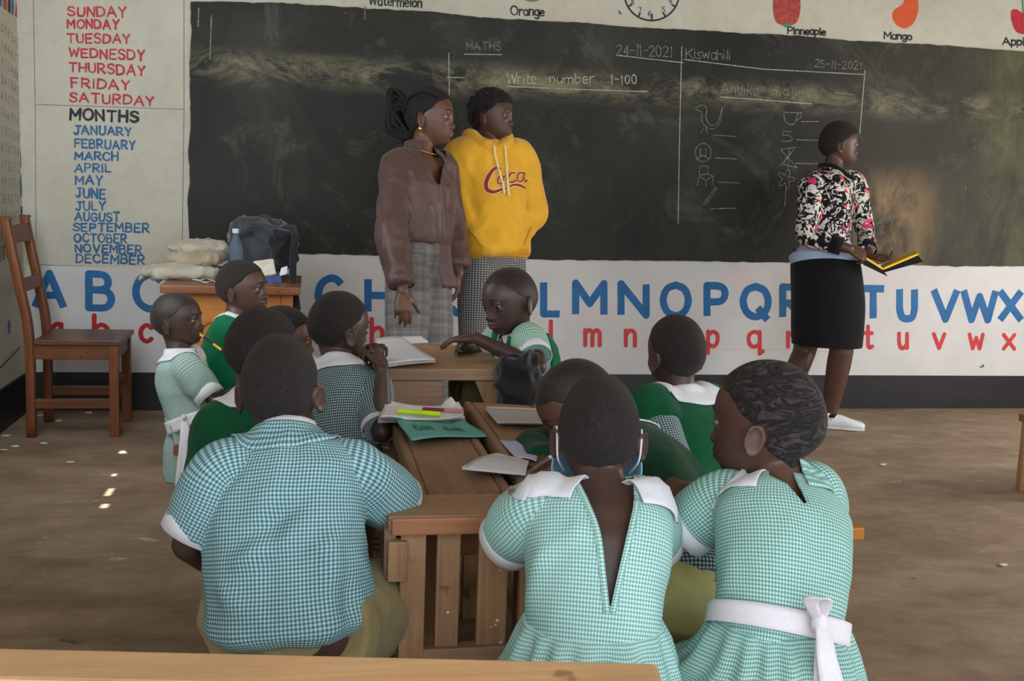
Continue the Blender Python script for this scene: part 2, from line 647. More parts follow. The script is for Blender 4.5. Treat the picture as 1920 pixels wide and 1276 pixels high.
# ------------------------------------------------------------------ stroke lettering
G = {
 'A': (8, "0,0 4,10 8,0;1.6,3.5 6.4,3.5"), 'B': (6.5, "0,0 0,10;~0,10 4.3,9.7 5.6,7.6 4.3,5.6 0,5.3;~0,5.3 5,5 6.5,2.7 5,.2 0,0"),
 'C': (7, "~7,8.1 5.4,9.8 3.4,10 1,8.3 0,5 1,1.7 3.4,0 5.6,.3 7,1.9"), 'D': (7, "0,0 0,10;~0,10 4,9.6 6.6,7.5 7,5 6.6,2.5 4,.4 0,0"),
 'E': (6, "6,10 0,10 0,0 6,0;0,5.2 4.8,5.2"), 'F': (6, "6,10 0,10 0,0;0,5.2 4.6,5.2"),
 'G': (7, "~7,8.3 5.4,9.8 3.4,10 1,8.3 0,5 1,1.7 3.4,0 5.8,.4 7,2;7,2 7,4.6 4,4.6"), 'H': (6.5, "0,0 0,10;6.5,0 6.5,10;0,5 6.5,5"),
 'I': (1, "0.5,0 .5,10"), 'J': (6, "4.6,10 4.6,3;~4.6,3 3.8,.6 2,0 0,1.6;2,10 7,10"), 'K': (6.5, "0,0 0,10;6.5,10 0,4.2;1.8,5.6 6.5,0"),
 'L': (5.5, "0,10 0,0 5.5,0"), 'M': (8, "0,0 0,10 4,3.5 8,10 8,0"), 'N': (6.5, "0,0 0,10 6.5,0 6.5,10"),
 'O': (8, "~4,10 1.2,8.6 0,5 1.2,1.4 4,0 6.8,1.4 8,5 6.8,8.6 4,10"), 'P': (6, "0,0 0,10;~0,10 4.6,9.7 6,7.5 4.6,5 0,4.6"),
 'Q': (8, "~4,10 1.2,8.6 0,5 1.2,1.4 4,0 6.8,1.4 8,5 6.8,8.6 4,10;4.6,3 7.8,-1"), 'R': (6.5, "0,0 0,10;~0,10 4.6,9.7 6,7.5 4.6,5 0,4.6;2.3,4.6 6.5,0"),
 'S': (6, "~6,8.5 4.5,9.8 2.3,10 .5,8.6 .6,6.6 3,5.4 5.6,4.1 6.1,2 4.6,.3 2.2,0 0,1.5"), 'T': (7, "0,10 7,10;3.5,10 3.5,0"),
 'U': (6.4, "0,10 0,3.2;~0,3.2 1,.6 3.2,0 5.4,.6 6.4,3.2;6.4,3.2 6.4,10"), 'V': (7.4, "0,10 3.7,0 7.4,10"), 'W': (9.4, "0,10 2.3,0 4.7,8 7.1,0 9.4,10"),
 'X': (7, "0,10 7,0;7,10 0,0"), 'Y': (6.4, "0,10 3.2,5 6.4,10;3.2,5 3.2,0"), 'Z': (6, "0,10 6,10 0,0 6,0"),
 'a': (4.6, "~4.6,5.8 2.6,6.6 .5,5.4 0,3 .8,.6 2.6,0 4.6,1.6;4.6,6.5 4.6,0"), 'b': (4.6, "0,10 0,0;~0,4.6 2.2,6.4 4.2,5.2 4.6,3 3.8,.6 2,0 0,1"),
 'c': (4.4, "~4.4,5.4 2.6,6.5 .7,5.3 0,3.2 .7,1 2.6,0 4.4,1"), 'd': (4.6, "4.6,10 4.6,0;~4.6,5.6 2.5,6.6 .5,5.4 0,3 .8,.6 2.6,0 4.6,1.2"),
 'e': (4.4, "~0,3.3 4.3,3.6 3.9,5.7 2.3,6.5 .5,5.3 0,3.2 .7,.8 2.5,0 4.4,1"), 'g': (4.6, "~4.6,5.8 2.6,6.6 .5,5.4 0,3 .8,1 2.6,.4 4.6,1.8;~4.6,6.5 4.6,-1.6 3,-3 .5,-2.4"),
 'h': (4.4, "0,10 0,0;~0,4.2 1.2,6 3,6.4 4.3,5.2 4.4,3.4;4.4,3.6 4.4,0"), 'i': (1, "0.5,6.5 .5,0;.5,8.6 .5,9"), 'j': (2, "~1.6,6.5 1.6,-1.6 .2,-2.6;1.6,8.6 1.6,9"),
 'k': (4.2, "0,10 0,0;4,6.4 0,2.6;1.4,3.8 4.2,0"), 'l': (1, "0.5,10 .5,0"), 'm': (7.6, "0,6.5 0,0;~0,4.6 1.3,6.2 2.8,6.3 3.8,5 3.8,3.4;3.8,3.6 3.8,0;~3.8,4.6 5.1,6.2 6.6,6.3 7.6,5 7.6,3.4;7.6,3.6 7.6,0"),
 'n': (4.4, "0,6.5 0,0;~0,4.4 1.4,6.2 3.1,6.4 4.3,5.2 4.4,3.4;4.4,3.6 4.4,0"), 'o': (4.8, "~2.4,6.5 .6,5.5 0,3.2 .6,1 2.4,0 4.2,1 4.8,3.2 4.2,5.5 2.4,6.5"),
 'p': (4.6, "0,6.5 0,-3;~0,4.8 2.2,6.4 4.2,5.4 4.6,3.2 3.8,.8 2,0 0,1"), 'q': (4.6, "4.6,6.5 4.6,-3 5.8,-2;~4.6,5.6 2.5,6.6 .5,5.4 0,3 .8,.6 2.6,0 4.6,1.2"),
 'r': (3.4, "0,6.5 0,0;~0,4 1.2,6 2.6,6.5 3.4,5.9"), 's': (4, "~4,5.6 2.2,6.5 .4,5.4 1,3.8 3.3,2.8 3.9,1.2 2.2,0 0,.9"), 't': (3.6, "1.6,9.6 1.6,1.2;~1.6,1.2 2.4,0 3.8,.6;0,6.6 3.6,6.6"),
 'u': (4.4, "0,6.5 0,2.4;~0,2.4 .9,.2 2.5,0 4.4,2;4.4,6.5 4.4,0"), 'v': (4.6, "0,6.5 2.3,0 4.6,6.5"), 'w': (7, "0,6.5 1.7,0 3.5,5 5.3,0 7,6.5"),
 'x': (4.6, "0,6.5 4.6,0;4.6,6.5 0,0"), 'y': (4.6, "0,6.5 2.5,.4;4.6,6.5 1.4,-3"),
 '0': (5, "~2.5,10 .5,8 0,5 .5,2 2.5,0 4.5,2 5,5 4.5,8 2.5,10"), '1': (1.5, "0,8.6 1,10 1,0"), '2': (5, "~0,8 1.4,9.8 3.4,9.8 4.8,7.8 3.8,5 0,0;0,0 5,0"),
 '4': (5, "3.6,0 3.6,10 0,3.4 5,3.4"), '5': (4.6, "4.4,10 .6,10 .3,5.8;~.3,5.8 2.6,6.3 4.6,3.6 3.2,.4 0,.4"), '6': (4.6, "~4,9.6 1.4,7.6 0,3.4 1,.4 3.2,0 4.6,2.2 3.6,4.8 1.6,5 .2,3.4"),
 '7': (4.6, "0,10 4.6,10 1.6,0"), '8': (4.6, "~2.3,10 .4,8 2.3,5.4 4.4,2.6 2.3,0 .2,2.6 2.3,5.4 4.2,8 2.3,10"), '3': (4.6, "~0,9.2 2.6,10 4.2,8 2,5.6;~2,5.6 4.6,3.4 3.4,.3 0,.6"), '-': (4, "0,5 4,5"), ' ': (4, ""),
}


def glyph_strokes(ch):
    w, s = G[ch]
    out = []
    for st in s.split(';'):
        if not st:
            continue
        sm = st.startswith('~')
        P = np.array([[float(q) for q in p.split(',')] for p in st.lstrip('~').split()])
        if sm:
            P = cr(P, 5*len(P))
        out.append(P)
    return w, out


def word_strokes(txt, x0, x1, t0, b0, t1, b1, jit=0.0, gap=3.0):
    """strokes of a hand-written word in picture pixels: left edge x0 with top t0/base b0, right edge x1 with t1/b1"""
    tot = sum(G[c][0] for c in txt)+gap*(len(txt)-1)
    out, x = [], 0.0
    r = random.Random(txt)
    for c in txt:
        w, ss = glyph_strokes(c)
        jy, js, jl = r.uniform(-jit, jit), 1+r.uniform(-jit, jit)*0.12, r.uniform(-jit, jit)*0.12
        for P in ss:
            Q = P.copy()
            Q[:, 1] = Q[:, 1]*js+jy
            X = x+Q[:, 0]+Q[:, 1]*jl
            u = X/tot
            base = b0+(b1-b0)*u
            h = (b0-t0)+((b1-t1)-(b0-t0))*u
            out.append(np.stack([x0+(x1-x0)*u, base-h*Q[:, 1]/10.0], 1))
        x += w+gap
    return out


def ribbon(bm_v, bm_f, P, wid, N, off, flat=False):
    """flat brush stroke along 3-D points P on a surface with normal N (unit) lifted by off; parts at sharp corners"""
    P = np.asarray(P, float)
    n = len(P)
    N = np.tile(N, (n, 1)) if np.ndim(N) == 1 else np.asarray(N)
    wid = np.broadcast_to(wid, (n,))
    cuts = [0]
    for i in range(1, n-1):
        if np.dot(nrm(P[i]-P[i-1]), nrm(P[i+1]-P[i])) < 0.35:
            cuts.append(i)
    cuts.append(n-1)
    closed = n > 4 and np.linalg.norm(P[0]-P[-1]) < 1e-6 and len(cuts) == 2
    for k, (i0, i1) in enumerate(zip(cuts[:-1], cuts[1:])):
        Q, M_, w = P[i0:i1+1], N[i0:i1+1], wid[i0:i1+1]
        m = len(Q)
        if m < 2 or np.linalg.norm(Q[-1]-Q[0]) < 1e-7 and m == 2:
            continue
        T = np.gradient(Q, axis=0)
        T /= np.linalg.norm(T, axis=1)[:, None]+1e-12
        if closed:
            T[0] = T[-1] = nrm(T[0]+T[-1])
        S = np.cross(M_, T)
        h = off+0.00012*k
        L = [Q[i]+S[i]*w[i]/2+M_[i]*h for i in range(m)]
        R = [Q[i]-S[i]*w[i]/2+M_[i]*h for i in range(m)]

        def cappts(e, d):
            if closed:
                return []
            if flat and ((k == 0 and d < 0 and flat[0]) or (k == len(cuts)-2 and d > 0 and flat[1])):
                return []
            return [Q[e]+M_[e]*h+(T[e]*d*math.cos(a)-S[e]*math.sin(a)*d*-1)*w[e]/2 for a in np.linspace(-math.pi/2, math.pi/2, 9)[1:-1]]
        base = len(bm_v)
        for a, b in zip(L, R):
            bm_v += [a, b]
        for i in range(m-1):
            q = base+2*i
            bm_f.append((q, q+1, q+3, q+2))
        for e, d in ((0, -1), (m-1, 1)):
            cp = cappts(e, d)
            if cp:
                c0 = len(bm_v)
                bm_v += cp
                a, b = base+2*e, base+2*e+1
                # cap runs from the right side to the left side
                if np.linalg.norm(cp[0]-bm_v[b]) > np.linalg.norm(cp[0]-bm_v[a]):
                    a, b = b, a
                f = (b,)+tuple(range(c0, c0+len(cp)))+(a,)
                nn = np.cross(bm_v[f[1]]-bm_v[f[0]], bm_v[f[-1]]-bm_v[f[0]])
                bm_f.append(f if np.dot(nn, M_[e]) > 0 else f[::-1])


def wall_paint(name, strokes_px, wid_px, mat, parent, axis=1, v=YB, N=(0, -1, 0), off=0.0012, label=None, wob=0.0, flat=False):
    V, F_ = [], []
    N = np.array(N, float)
    for i, P in enumerate(strokes_px):
        P = np.asarray(P, float)
        # resample straight strokes so that the brush can wobble
        Q = []
        for a, b in zip(P[:-1], P[1:]):
            m = max(1, int(np.hypot(*(b-a))/14))
            for t in range(m):
                Q.append(a+(b-a)*t/m)
        Q.append(P[-1])
        W = np.array([on(x, y, axis, v) for x, y in Q])
        sc = np.linalg.norm(on(P[0][0]+1, P[0][1], 1, v)-on(P[0][0], P[0][1], 1, v)) if axis == 1 else 0.0029
        wd_ = np.array([wid_px*sc*(1+wob*noise.noise((q[0]*0.07, q[1]*0.07, i*3.1))) for q in Q])
        fl_ = False
        if flat:
            ends = [np.asarray(q[e_]) for j, q in enumerate(strokes_px) for e_ in (0, -1) if j != i]
            fl_ = tuple(all(np.hypot(*(np.asarray(P[e_])-q)) > 3 for q in ends+[np.asarray(P[-1-e_ if e_ == 0 else 0])]) for e_ in (0, -1))
        ribbon(V, F_, W, wd_, N, off+0.00015*i, fl_)
    return link(name, mesh_np(name, V, F_, False), mat, parent, label=label)


M_BLUE = m_plain('blue_wall_paint', (34, 98, 152), 0.55, 0.3, 0.14, 14)
M_BLUE2 = m_plain('blue_brush_paint', (46, 96, 140), 0.6, 0.3, 0.25, 40)
M_RED = m_plain('red_wall_paint', (196, 58, 58), 0.55, 0.3, 0.14, 20)
M_RED2 = m_plain('red_brush_paint', (176, 46, 56), 0.6, 0.3, 0.22, 40)
M_DKRED = m_plain('deep_red_wall_paint', (172, 34, 40), 0.55, 0.3, 0.14, 20)
M_BLACKP = m_plain('black_brush_paint', (38, 36, 38), 0.6, 0.3, 0.2, 30)
M_GREYLINE = m_plain('grey_pencil_line', (120, 112, 108), 0.7, 0.2, 0.2, 30)
M_ORANGE = m_plain('orange_wall_paint', (206, 84, 44), 0.6, 0.3, 0.1, 20)
M_GREENP = m_plain('green_wall_paint', (70, 132, 80), 0.6, 0.3, 0.15, 20)
M_YELLOWP = m_plain('yellow_wall_paint', (200, 176, 50), 0.6, 0.3, 0.15, 20)

days = [("SUNDAY", 128, 236, 13.5, 29, 13.5, 32), ("MONDAY", 127, 222, 36, 52, 39, 55), ("TUESDAY", 127, 243, 63.5, 79.6, 64, 81),
        ("WEDNESDY", 130, 270, 91, 106, 94, 113), ("THURSDAY", 130, 271, 117.7, 133, 123.6, 142), ("FRIDAY", 134.6, 242, 146, 163, 151.5, 168.5),
        ("SATURDAY", 131, 288, 173.5, 189.6, 181, 198)]
months = [("JANUARY", 139, 245.5, 235, 250.6, 240.4, 254), ("FEBRUARY", 140.5, 252.7, 260, 276, 264.5, 280), ("MARCH", 141, 221, 284.4, 298.4, 285.7, 301),
          ("APRIL", 140.5, 208, 307, 321.7, 308, 322.5), ("MAY", 142, 191, 329, 345, 330, 346), ("JUNE", 142.6, 197, 353.4, 369, 355.5, 372.5),
          ("JULY", 143, 197, 376.7, 393, 378, 393.6), ("AUGUST", 141, 224, 398.7, 412.7, 399, 415), ("SEPTEMBER", 138, 279, 419, 432.6, 419, 435),
          ("OCTOBER", 139.7, 237, 438, 453, 439, 455), ("NOVEMBER", 142, 265, 458, 472, 459.7, 475), ("DECEMBER", 143, 270, 476, 491, 478, 495)]
for w in days:
    wall_paint('painted_word', word_strokes(*w, jit=0.5), 3.6, M_RED2, WALL_BACK, wob=0.5, label='red hand-painted word %s' % w[0])
wall_paint('painted_word', word_strokes("MONTHS", 132, 258, 204.4, 224, 209.5, 229.4, jit=0.5), 5.0, M_BLACKP, WALL_BACK, wob=0.5, label='black hand-painted heading MONTHS')
for w in months:
    wall_paint('painted_word', word_strokes(*w, jit=0.5), 3.5, M_BLUE2, WALL_BACK, wob=0.5, label='blue hand-painted word %s' % w[0])
wall_paint('ruled_line', [[(62.6, -6), (66, 195.6), (67.7, 496)], [(345, -6), (345, 205), (342, 453)], [(65.6, 195.6), (345, 205)], [(67.7, 496), (200, 500), (352, 505)]],
           1.3, M_GREYLINE, WALL_BACK, off=0.0010)

# big alphabet: capitals, then small letters
caps = {'A': (66, 120), 'B': (167, 209), 'C': (255, 302), 'D': (345, 392), 'E': (430, 466), 'F': (515, 549), 'G': (597, 640), 'H': (690, 734), 'I': (781, 786),
        'J': (846, 874), 'K': (932, 974), 'L': (1019, 1049), 'M': (1079, 1132), 'N': (1164, 1211), 'O': (1243, 1290), 'P': (1325, 1359), 'Q': (1393, 1440),
        'R': (1467, 1504), 'S': (1548, 1586), 'T': (1616, 1657), 'U': (1686, 1714), 'V': (1750, 1794), 'W': (1806, 1866), 'X': (1874, 1914)}


def edge(x, a, b):
    return a+(b-a)*(x-60)/1860.0


for ch, (x0, x1) in caps.items():
    t0, b0, t1, b1 = edge(x0, 511, 546), edge(x0, 575, 600), edge(x1, 511, 546), edge(x1, 575, 600)
    wall_paint('painted_capital', word_strokes(ch, x0, x1, t0, b0, t1, b1), 14.5*edge(x0, 1.0, 0.86), M_BLUE, WALL_BACK, off=0.0052, wob=0.06, flat=True, label='blue painted capital letter %s' % ch)
lows = {'a': (99, 115), 'b': (177, 203), 'c': (264, 284), 'd': (352, 374), 'e': (440, 462), 'f': None, 'h': (697, 717), 'l': (1030, 1035), 'm': (1097, 1124),
        'n': (1173, 1190), 'o': (1246, 1266), 'p': (1327, 1345), 'q': (1403, 1424), 'r': (1477, 1492), 't': (1621, 1634), 'u': (1685, 1700), 'v': (1750, 1770),
        'w': (1817, 1842), 'x': (1881, 1901)}
for ch, xx in lows.items():
    if xx is None:
        continue
    x0, x1 = xx
    b = edge(x0, 637.5, 653.5)
    h = edge(x0, 48, 40)
    wall_paint('painted_small_letter', word_strokes(ch, x0, x1, b-h, b, b-h+0.4, b+0.4), 9.2*edge(x0, 1.0, 0.72), M_DKRED if x0 < 400 else M_RED, WALL_BACK, off=0.0052, wob=0.06, label='red painted small letter %s' % ch)
wall_paint('ruled_line', [[(1180, 654), (1430, 654), (1560, 659)]], 1.0, m_plain('pink_guide_line', (214, 170, 168), 0.7, 0.2, 0.1), WALL_BACK, off=0.0047)

# fruit names, fruit and clock along the top
for w in [("Watermelon", 692, 790, -8, 9, -4, 14), ("Orange", 958, 1020, 11, 27, 14, 30), ("Pinneaple", 1477, 1547, 50, 63, 53, 66), ("Mango", 1658, 1709, 59, 72, 62, 75), ("Apple", 1880, 1930, 69, 83, 72, 86)]:
    wall_paint('painted_word', word_strokes(*w, jit=0.4, gap=1.8), 2.6, M_BLACKP, WALL_BACK, wob=0.4, label='black hand-painted word %s' % w[0])


def blob(name, pts, mat, off=0.0012, label=None, n=40):
    P = cr(pts+[pts[0]], n)[:-1]
    W = [on(x, y, 1, YB)+np.array([0, -off, 0]) for x, y in P]
    return link(name, mesh_np(name, W, [tuple(range(len(W)))], False), mat, WALL_BACK, label=label)


k = NT('painted_pineapple_skin')
co = k.coord('Object', (1, 1, 1))
vo = k.n('ShaderNodeTexVoronoi')
vo.inputs['Scale'].default_value = 40
k.l(co, vo.inputs['Vector'])
k.base(k.ramp(vo.outputs['Distance'], [(0.1, s2l((196, 66, 46))), (0.6, s2l((150, 52, 44)))]))
k.rough(0.6)
blob('painted_pineapple', [(1451, -12), (1449, 14), (1453, 38), (1462, 46), (1475, 48), (1490, 45), (1498, 32), (1501, 8), (1496, -14), (1475, -24)], k.m, label='painted red pineapple')
blob('painted_leaf', [(1466, 47), (1474, 52), (1484, 47), (1475, 44)], M_GREENP, 0.0016)
blob('painted_mango', [(1697, -10), (1692, 8), (1677, 18), (1673, 32), (1682, 48), (1698, 53), (1713, 43), (1721, 22), (1721, 2), (1710, -14)], M_ORANGE, label='painted orange mango')
blob('painted_apple', [(1906, 17), (1896, 20), (1896, 38), (1904, 58), (1918, 64), (1936, 60), (1946, 36), (1940, 18), (1926, 20), (1918, 24)], M_RED2, label='painted red apple')
wall_paint('painted_stalk', [[(1918, 22), (1917, 2), (1914, -12)]], 3.0, M_GREENP, WALL_BACK)
blob('painted_orange', [(972, -30), (976, -8), (996, 1.5), (1016, -6), (1022, -30), (996, -48)], M_ORANGE, label='painted orange')
wall_paint('painted_outline', [cr([(969, -26), (975, -7), (996, 2.5), (1017, -5), (1024, -26)], 20)], 2.2, M_GREENP, WALL_BACK, off=0.0018)
ca = [(1222+51.5*math.cos(t), -13+51.5*math.sin(t)) for t in np.linspace(0, 2*math.pi, 61)]
CLOCK = wall_paint('painted_clock', [ca]+[[(1222+(44 if h % 3 else 40)*math.cos(t), -13+(44 if h % 3 else 40)*math.sin(t)), (1222+50*math.cos(t), -13+50*math.sin(t))] for h, t in enumerate(np.linspace(0, 2*math.pi, 13)[:-1])],
                   3.0, M_BLACKP, WALL_BACK, label='round black painted clock dial')
M_CLKD = m_plain('clock_numeral_paint', (70, 100, 140), 0.6, 0.3, 0.1)
for d_, (cx, cy) in {'6': (1218, 25), '7': (1200, 19), '5': (1244, 18), '8': (1186, 4), '4': (1257, 2)}.items():
    wall_paint('clock_numeral', word_strokes(d_, cx-2.5, cx+2.5, cy-5, cy+5, cy-5, cy+5), 1.7, M_CLKD, WALL_BACK)
wall_paint('paint_speck', [[(1161, 22), (1163, 26)], [(1842, 684), (1843, 686)], [(1838, 687), (1839, 688)]], 3.2, M_BLUE2, WALL_BACK, off=0.0054)

# ------------------------------------------------------------------ left wall number chart
XW = XL
lw = dict(axis=0, v=XW, N=(1, 0, 0))


def lquad(pts, mat, label=None):
    W = [on(x, y, 0, XW)+np.array([0.0015, 0, 0]) for x, y in pts]
    link('painted_shape', mesh_np('painted_shape', W, [tuple(range(len(W)))], False), mat, WALL_LEFT, label=label)


M_BLACKSH = m_plain('black_shape_paint', (52, 44, 46), 0.6, 0.3, 0.1)
M_REDSH = m_plain('red_shape_paint', (178, 66, 66), 0.6, 0.3, 0.1)
M_BLUESH = m_plain('blue_shape_paint', (54, 104, 146), 0.6, 0.3, 0.1)


def oval(cx, cy, rx, ry):
    return [(cx+rx*math.cos(t), cy+ry*math.sin(t)) for t in np.linspace(0, 2*math.pi, 17)[:-1]]


lquad([(34.5, 6), (38.5, 8), (38, 39), (34.5, 36)], M_GREENP)
lquad(oval(37.3, 64.5, 2.1, 14), M_BLUESH)
lquad([(37.6, 97), (39.5, 124), (36, 122)], M_BLACKSH)
lquad([(36, 132), (39, 133), (40, 171), (35.5, 169)], M_REDSH)
lquad(oval(38.2, 196, 2.2, 14), M_GREENP)
lquad([(38.7, 236), (42, 262), (35.8, 261)], M_YELLOWP)
lquad([(38, 283), (41.5, 283), (41.5, 313), (38, 313)], M_REDSH)
lquad(oval(39.6, 348, 2.4, 22), M_BLUESH)
lquad([(38.8, 387), (41.6, 387), (41.4, 423), (38.8, 423)], M_BLACKSH)
for i, (x0, x1, yb, kk) in enumerate([(-2, 3, 13, 'b'), (6, 12.5, 19, 'r'), (14.5, 19.5, 25, 'k'), (21, 25.5, 30, 'o'), (28, 33, 34, 't')]):
    m = {'b': M_BLUESH, 'r': M_REDSH, 'k': M_BLACKSH, 'o': M_BLUESH, 't': M_REDSH}[kk]
    if kk in 'o':
        lquad(oval((x0+x1)/2, yb-17, (x1-x0)/2, 17), m)
    elif kk == 't':
        lquad([((x0+x1)/2, yb-31), (x1, yb), (x0, yb-4)], m)
    else:
        lquad([(x0, yb-36), (x1, yb-33), (x1, yb), (x0, yb-3)], m)
lquad([(-3, 462), (1, 461), (1, 490), (-3, 491)], M_REDSH)
lquad([(3, 459), (9, 458), (8.6, 486), (3.6, 488)], M_GREENP)
lquad(oval(14.5, 469, 2.8, 15), M_BLACKSH)
lquad([(22.5, 452), (24.6, 480), (20, 483)], M_REDSH)
lquad(oval(16.6, 613, 2.6, 14), M_BLUESH)
M_NUM = [m_plain('chart_numeral_red', (176, 84, 84), 0.6, 0.2, 0.1), m_plain('chart_numeral_blue', (84, 96, 140), 0.6, 0.2, 0.1), m_plain('chart_numeral_dark', (92, 84, 82), 0.6, 0.2, 0.1), m_plain('chart_numeral_green', (100, 130, 96), 0.6, 0.2, 0.1)]
r_ = random.Random(3)
for mi, m in enumerate(M_NUM):
    st = []
    for col in range(6):
        for row in range(13):
            if (col*5+row*3) % 4 != mi:
                continue
            cx, cy = 4+col*5.6+r_.uniform(-0.6, 0.6), 52+row*32+col*6-row*1.1*col/2
            if cy > 445:
                continue
            d_ = r_.choice('12345678047')
            st += word_strokes(d_, cx-1.3, cx+1.3, cy-9, cy+7, cy-8, cy+8)
    wall_paint('chart_numeral', st, 1.0, m, WALL_LEFT, **lw, off=0.0015)
wall_paint('painted_stripe', [[(-4, 693), (18, 671), (37.5, 650)]], 2.6, M_BLACKP, WALL_LEFT, **lw)

# ------------------------------------------------------------------ blackboard
k = NT('blackboard_paint')
co = k.coord()
a = k.noise(co, 1.3, 6, 0.65, 0.4)
c = k.ramp(a, [(0.3, s2l((33, 33, 30))), (0.55, s2l((46, 46, 41))), (0.78, s2l((68, 67, 58)))])
sx = k.n('ShaderNodeSeparateXYZ')
k.l(co, sx.inputs[0])


def band(sock, a0, a1, b0, b1):
    r1 = k.n('ShaderNodeMapRange', interpolation_type='SMOOTHSTEP')
    r1.inputs['From Min'].default_value, r1.inputs['From Max'].default_value = a0, a1
    k.l(sock, r1.inputs['Value'])
    r2 = k.n('ShaderNodeMapRange', interpolation_type='SMOOTHSTEP')
    r2.inputs['From Min'].default_value, r2.inputs['From Max'].default_value = b0, b1
    r2.inputs['To Min'].default_value, r2.inputs['To Max'].default_value = 1, 0
    k.l(sock, r2.inputs['Value'])
    return k.math('MULTIPLY', r1.outputs[0], r2.outputs[0])


# chalk dust rubbed along the upper part
dust = k.noise(k.coord('Object', (1, 1, 2.2)), 3.2, 8, 0.78, 0.6)
dz = k.math('MULTIPLY', band(sx.outputs[2], 1.66, 1.78, 1.80, 1.9), k.ramp(dust, [(0.44, BLK), (0.66, W1C)]))
c = k.mix(k.math('MULTIPLY', dz, 0.7), c, s2l((150, 142, 112)))
dust2 = k.noise(co, 2.4, 8, 0.75, 1.0)
c = k.mix(k.ramp(dust2, [(0.55, BLK), (0.86, (0.55, 0.55, 0.55, 1))]), c, s2l((128, 126, 112)))
# worn, dusty patch at the right with its warm sun glow painted in
glow_wear = k.noise(k.coord('Object', (1.6, 1, 0.8)), 2.6, 7, 0.72, 0.5)
glow_mask = k.math('MULTIPLY', band(sx.outputs[0], 3.0, 3.22, 3.35, 3.72), band(sx.outputs[2], 0.70, 0.86, 1.2, 1.5))
c = k.mix(k.math('MULTIPLY', glow_mask, k.ramp(glow_wear, [(0.36, BLK), (0.58, W1C)])), c, s2l((142, 116, 84)))
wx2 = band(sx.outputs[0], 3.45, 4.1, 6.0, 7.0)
c = k.mix(k.math('MULTIPLY', k.math('MULTIPLY', wx2, 0.55), k.ramp(glow_wear, [(0.4, BLK), (0.7, W1C)])), c, s2l((110, 112, 68)))
wx3 = band(sx.outputs[0], 2.4, 3.4, 6.0, 7.0)
c = k.mix(k.math('MULTIPLY', wx3, 0.12), c, s2l((104, 98, 82)))
fl = k.noise(co, 34, 3, 0.6)
c = k.mix(k.ramp(fl, [(0.74, BLK), (0.79, (0.7, 0.7, 0.7, 1))]), c, s2l((170, 166, 150)))
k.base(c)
k.rough(0.6, 0.18)
k.bump(k.noise(co, 30, 4), 0.15, 0.004)
top = [(357.5, 4.5), (420, 3), (520, 6), (640, 13), (700, 17), (800, 22), (900, 33), (1000, 39), (1100, 44), (1200, 53), (1300, 57), (1400, 63), (1500, 68), (1600, 77), (1700, 82), (1800, 88), (1925, 98), (2400, 126)]
bot = [(2400, 503), (1925, 498), (1800, 499), (1700, 496), (1600, 493), (1500, 491), (1400, 491), (1300, 489), (1200, 488), (1080, 487), (1010, 486), (900, 484), (700, 478), (560, 475), (450, 476), (355, 474)]
lft = [(355, 440), (352, 380), (357, 330), (353, 285), (358, 240), (356, 120), (359, 60)]
P = []
for a, b in zip((top+bot+lft), (top+bot+lft)[1:]+[top[0]]):
    m = max(1, int(math.hypot(b[0]-a[0], b[1]-a[1])/9))
    for t in range(m):
        q = (a[0]+(b[0]-a[0])*t/m, a[1]+(b[1]-a[1])*t/m)
        P.append((q[0]+1.6*noise.noise((q[0]*.11, q[1]*.11, 1)), q[1]+2.0*noise.noise((q[0]*.06, q[1]*.1, 5))))
W = [on(x, y, 1, YB) for x, y in P]
n = len(W)
Vb = [w+np.array([0, -0.0115, 0]) for w in W]+[w+np.array([0, -0.0048, 0]) for w in W]
Fb = [tuple(range(n))]+[(i, i+n, (i+1) % n+n, (i+1) % n) for i in range(n)]
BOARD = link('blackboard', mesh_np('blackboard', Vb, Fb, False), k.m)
tag(BOARD, 'long dark painted blackboard covering the back wall, chalk writing on it', 'blackboard')
M_CHALK = NT('chalk')
M_CHALK.base(M_CHALK.ramp(M_CHALK.noise(M_CHALK.coord(), 90, 4, 0.8), [(0.36, s2l((110, 110, 100))), (0.6, s2l((190, 188, 176)))]))
M_CHALK.rough(0.95, 0.1)
k = NT('faint_chalk')
k.base(k.ramp(k.noise(k.coord(), 80, 4, 0.8), [(0.38, s2l((84, 84, 76))), (0.64, s2l((152, 150, 136)))]))
k.rough(0.95, 0.1)
M_FAINT, M_CHALK = k.m, M_CHALK.m
bo = dict(off=0.0118, wob=0.35)
wall_paint('chalk_writing', word_strokes("MATHS", 874, 938, 79, 92, 80, 95, jit=.6), 1.4, M_FAINT, BOARD, label='chalk word MATHS', **bo)
wall_paint('chalk_writing', word_strokes("24-11-2021", 1155, 1258, 84, 103, 87, 108, jit=.6, gap=2), 1.6, M_FAINT, BOARD, label='chalk date 24-11-2021', **bo)
for w_ in (("Write", 949, 1004, 136, 157, 138, 157, .6, 1.5), ("number", 1030, 1112, 140, 155, 138, 157, .5, 2), ("1-100", 1145, 1192, 140, 158, 141, 158, .5, 3)):
    wall_paint('chalk_writing', word_strokes(*w_), 1.8, M_CHALK, BOARD, label='chalk word %s' % w_[0], **bo)
wall_paint('chalk_writing', word_strokes("Kiswahili", 1285, 1367, 90, 109, 94, 113, jit=.6, gap=1.6), 1.6, M_FAINT, BOARD, label='chalk word Kiswahili', **bo)
wall_paint('chalk_writing', word_strokes("25-11-2021", 1526, 1612, 112, 126, 117, 131, jit=.6, gap=2), 1.3, M_FAINT, BOARD, **bo)
for w_ in (("Andika", 1350, 1420, 158, 175, 160, 178, .6, 2), ("majina", 1446, 1520, 162, 179, 166, 182, .6, 2)):
    wall_paint('chalk_writing', word_strokes(*w_), 1.5, M_FAINT, BOARD, **bo)
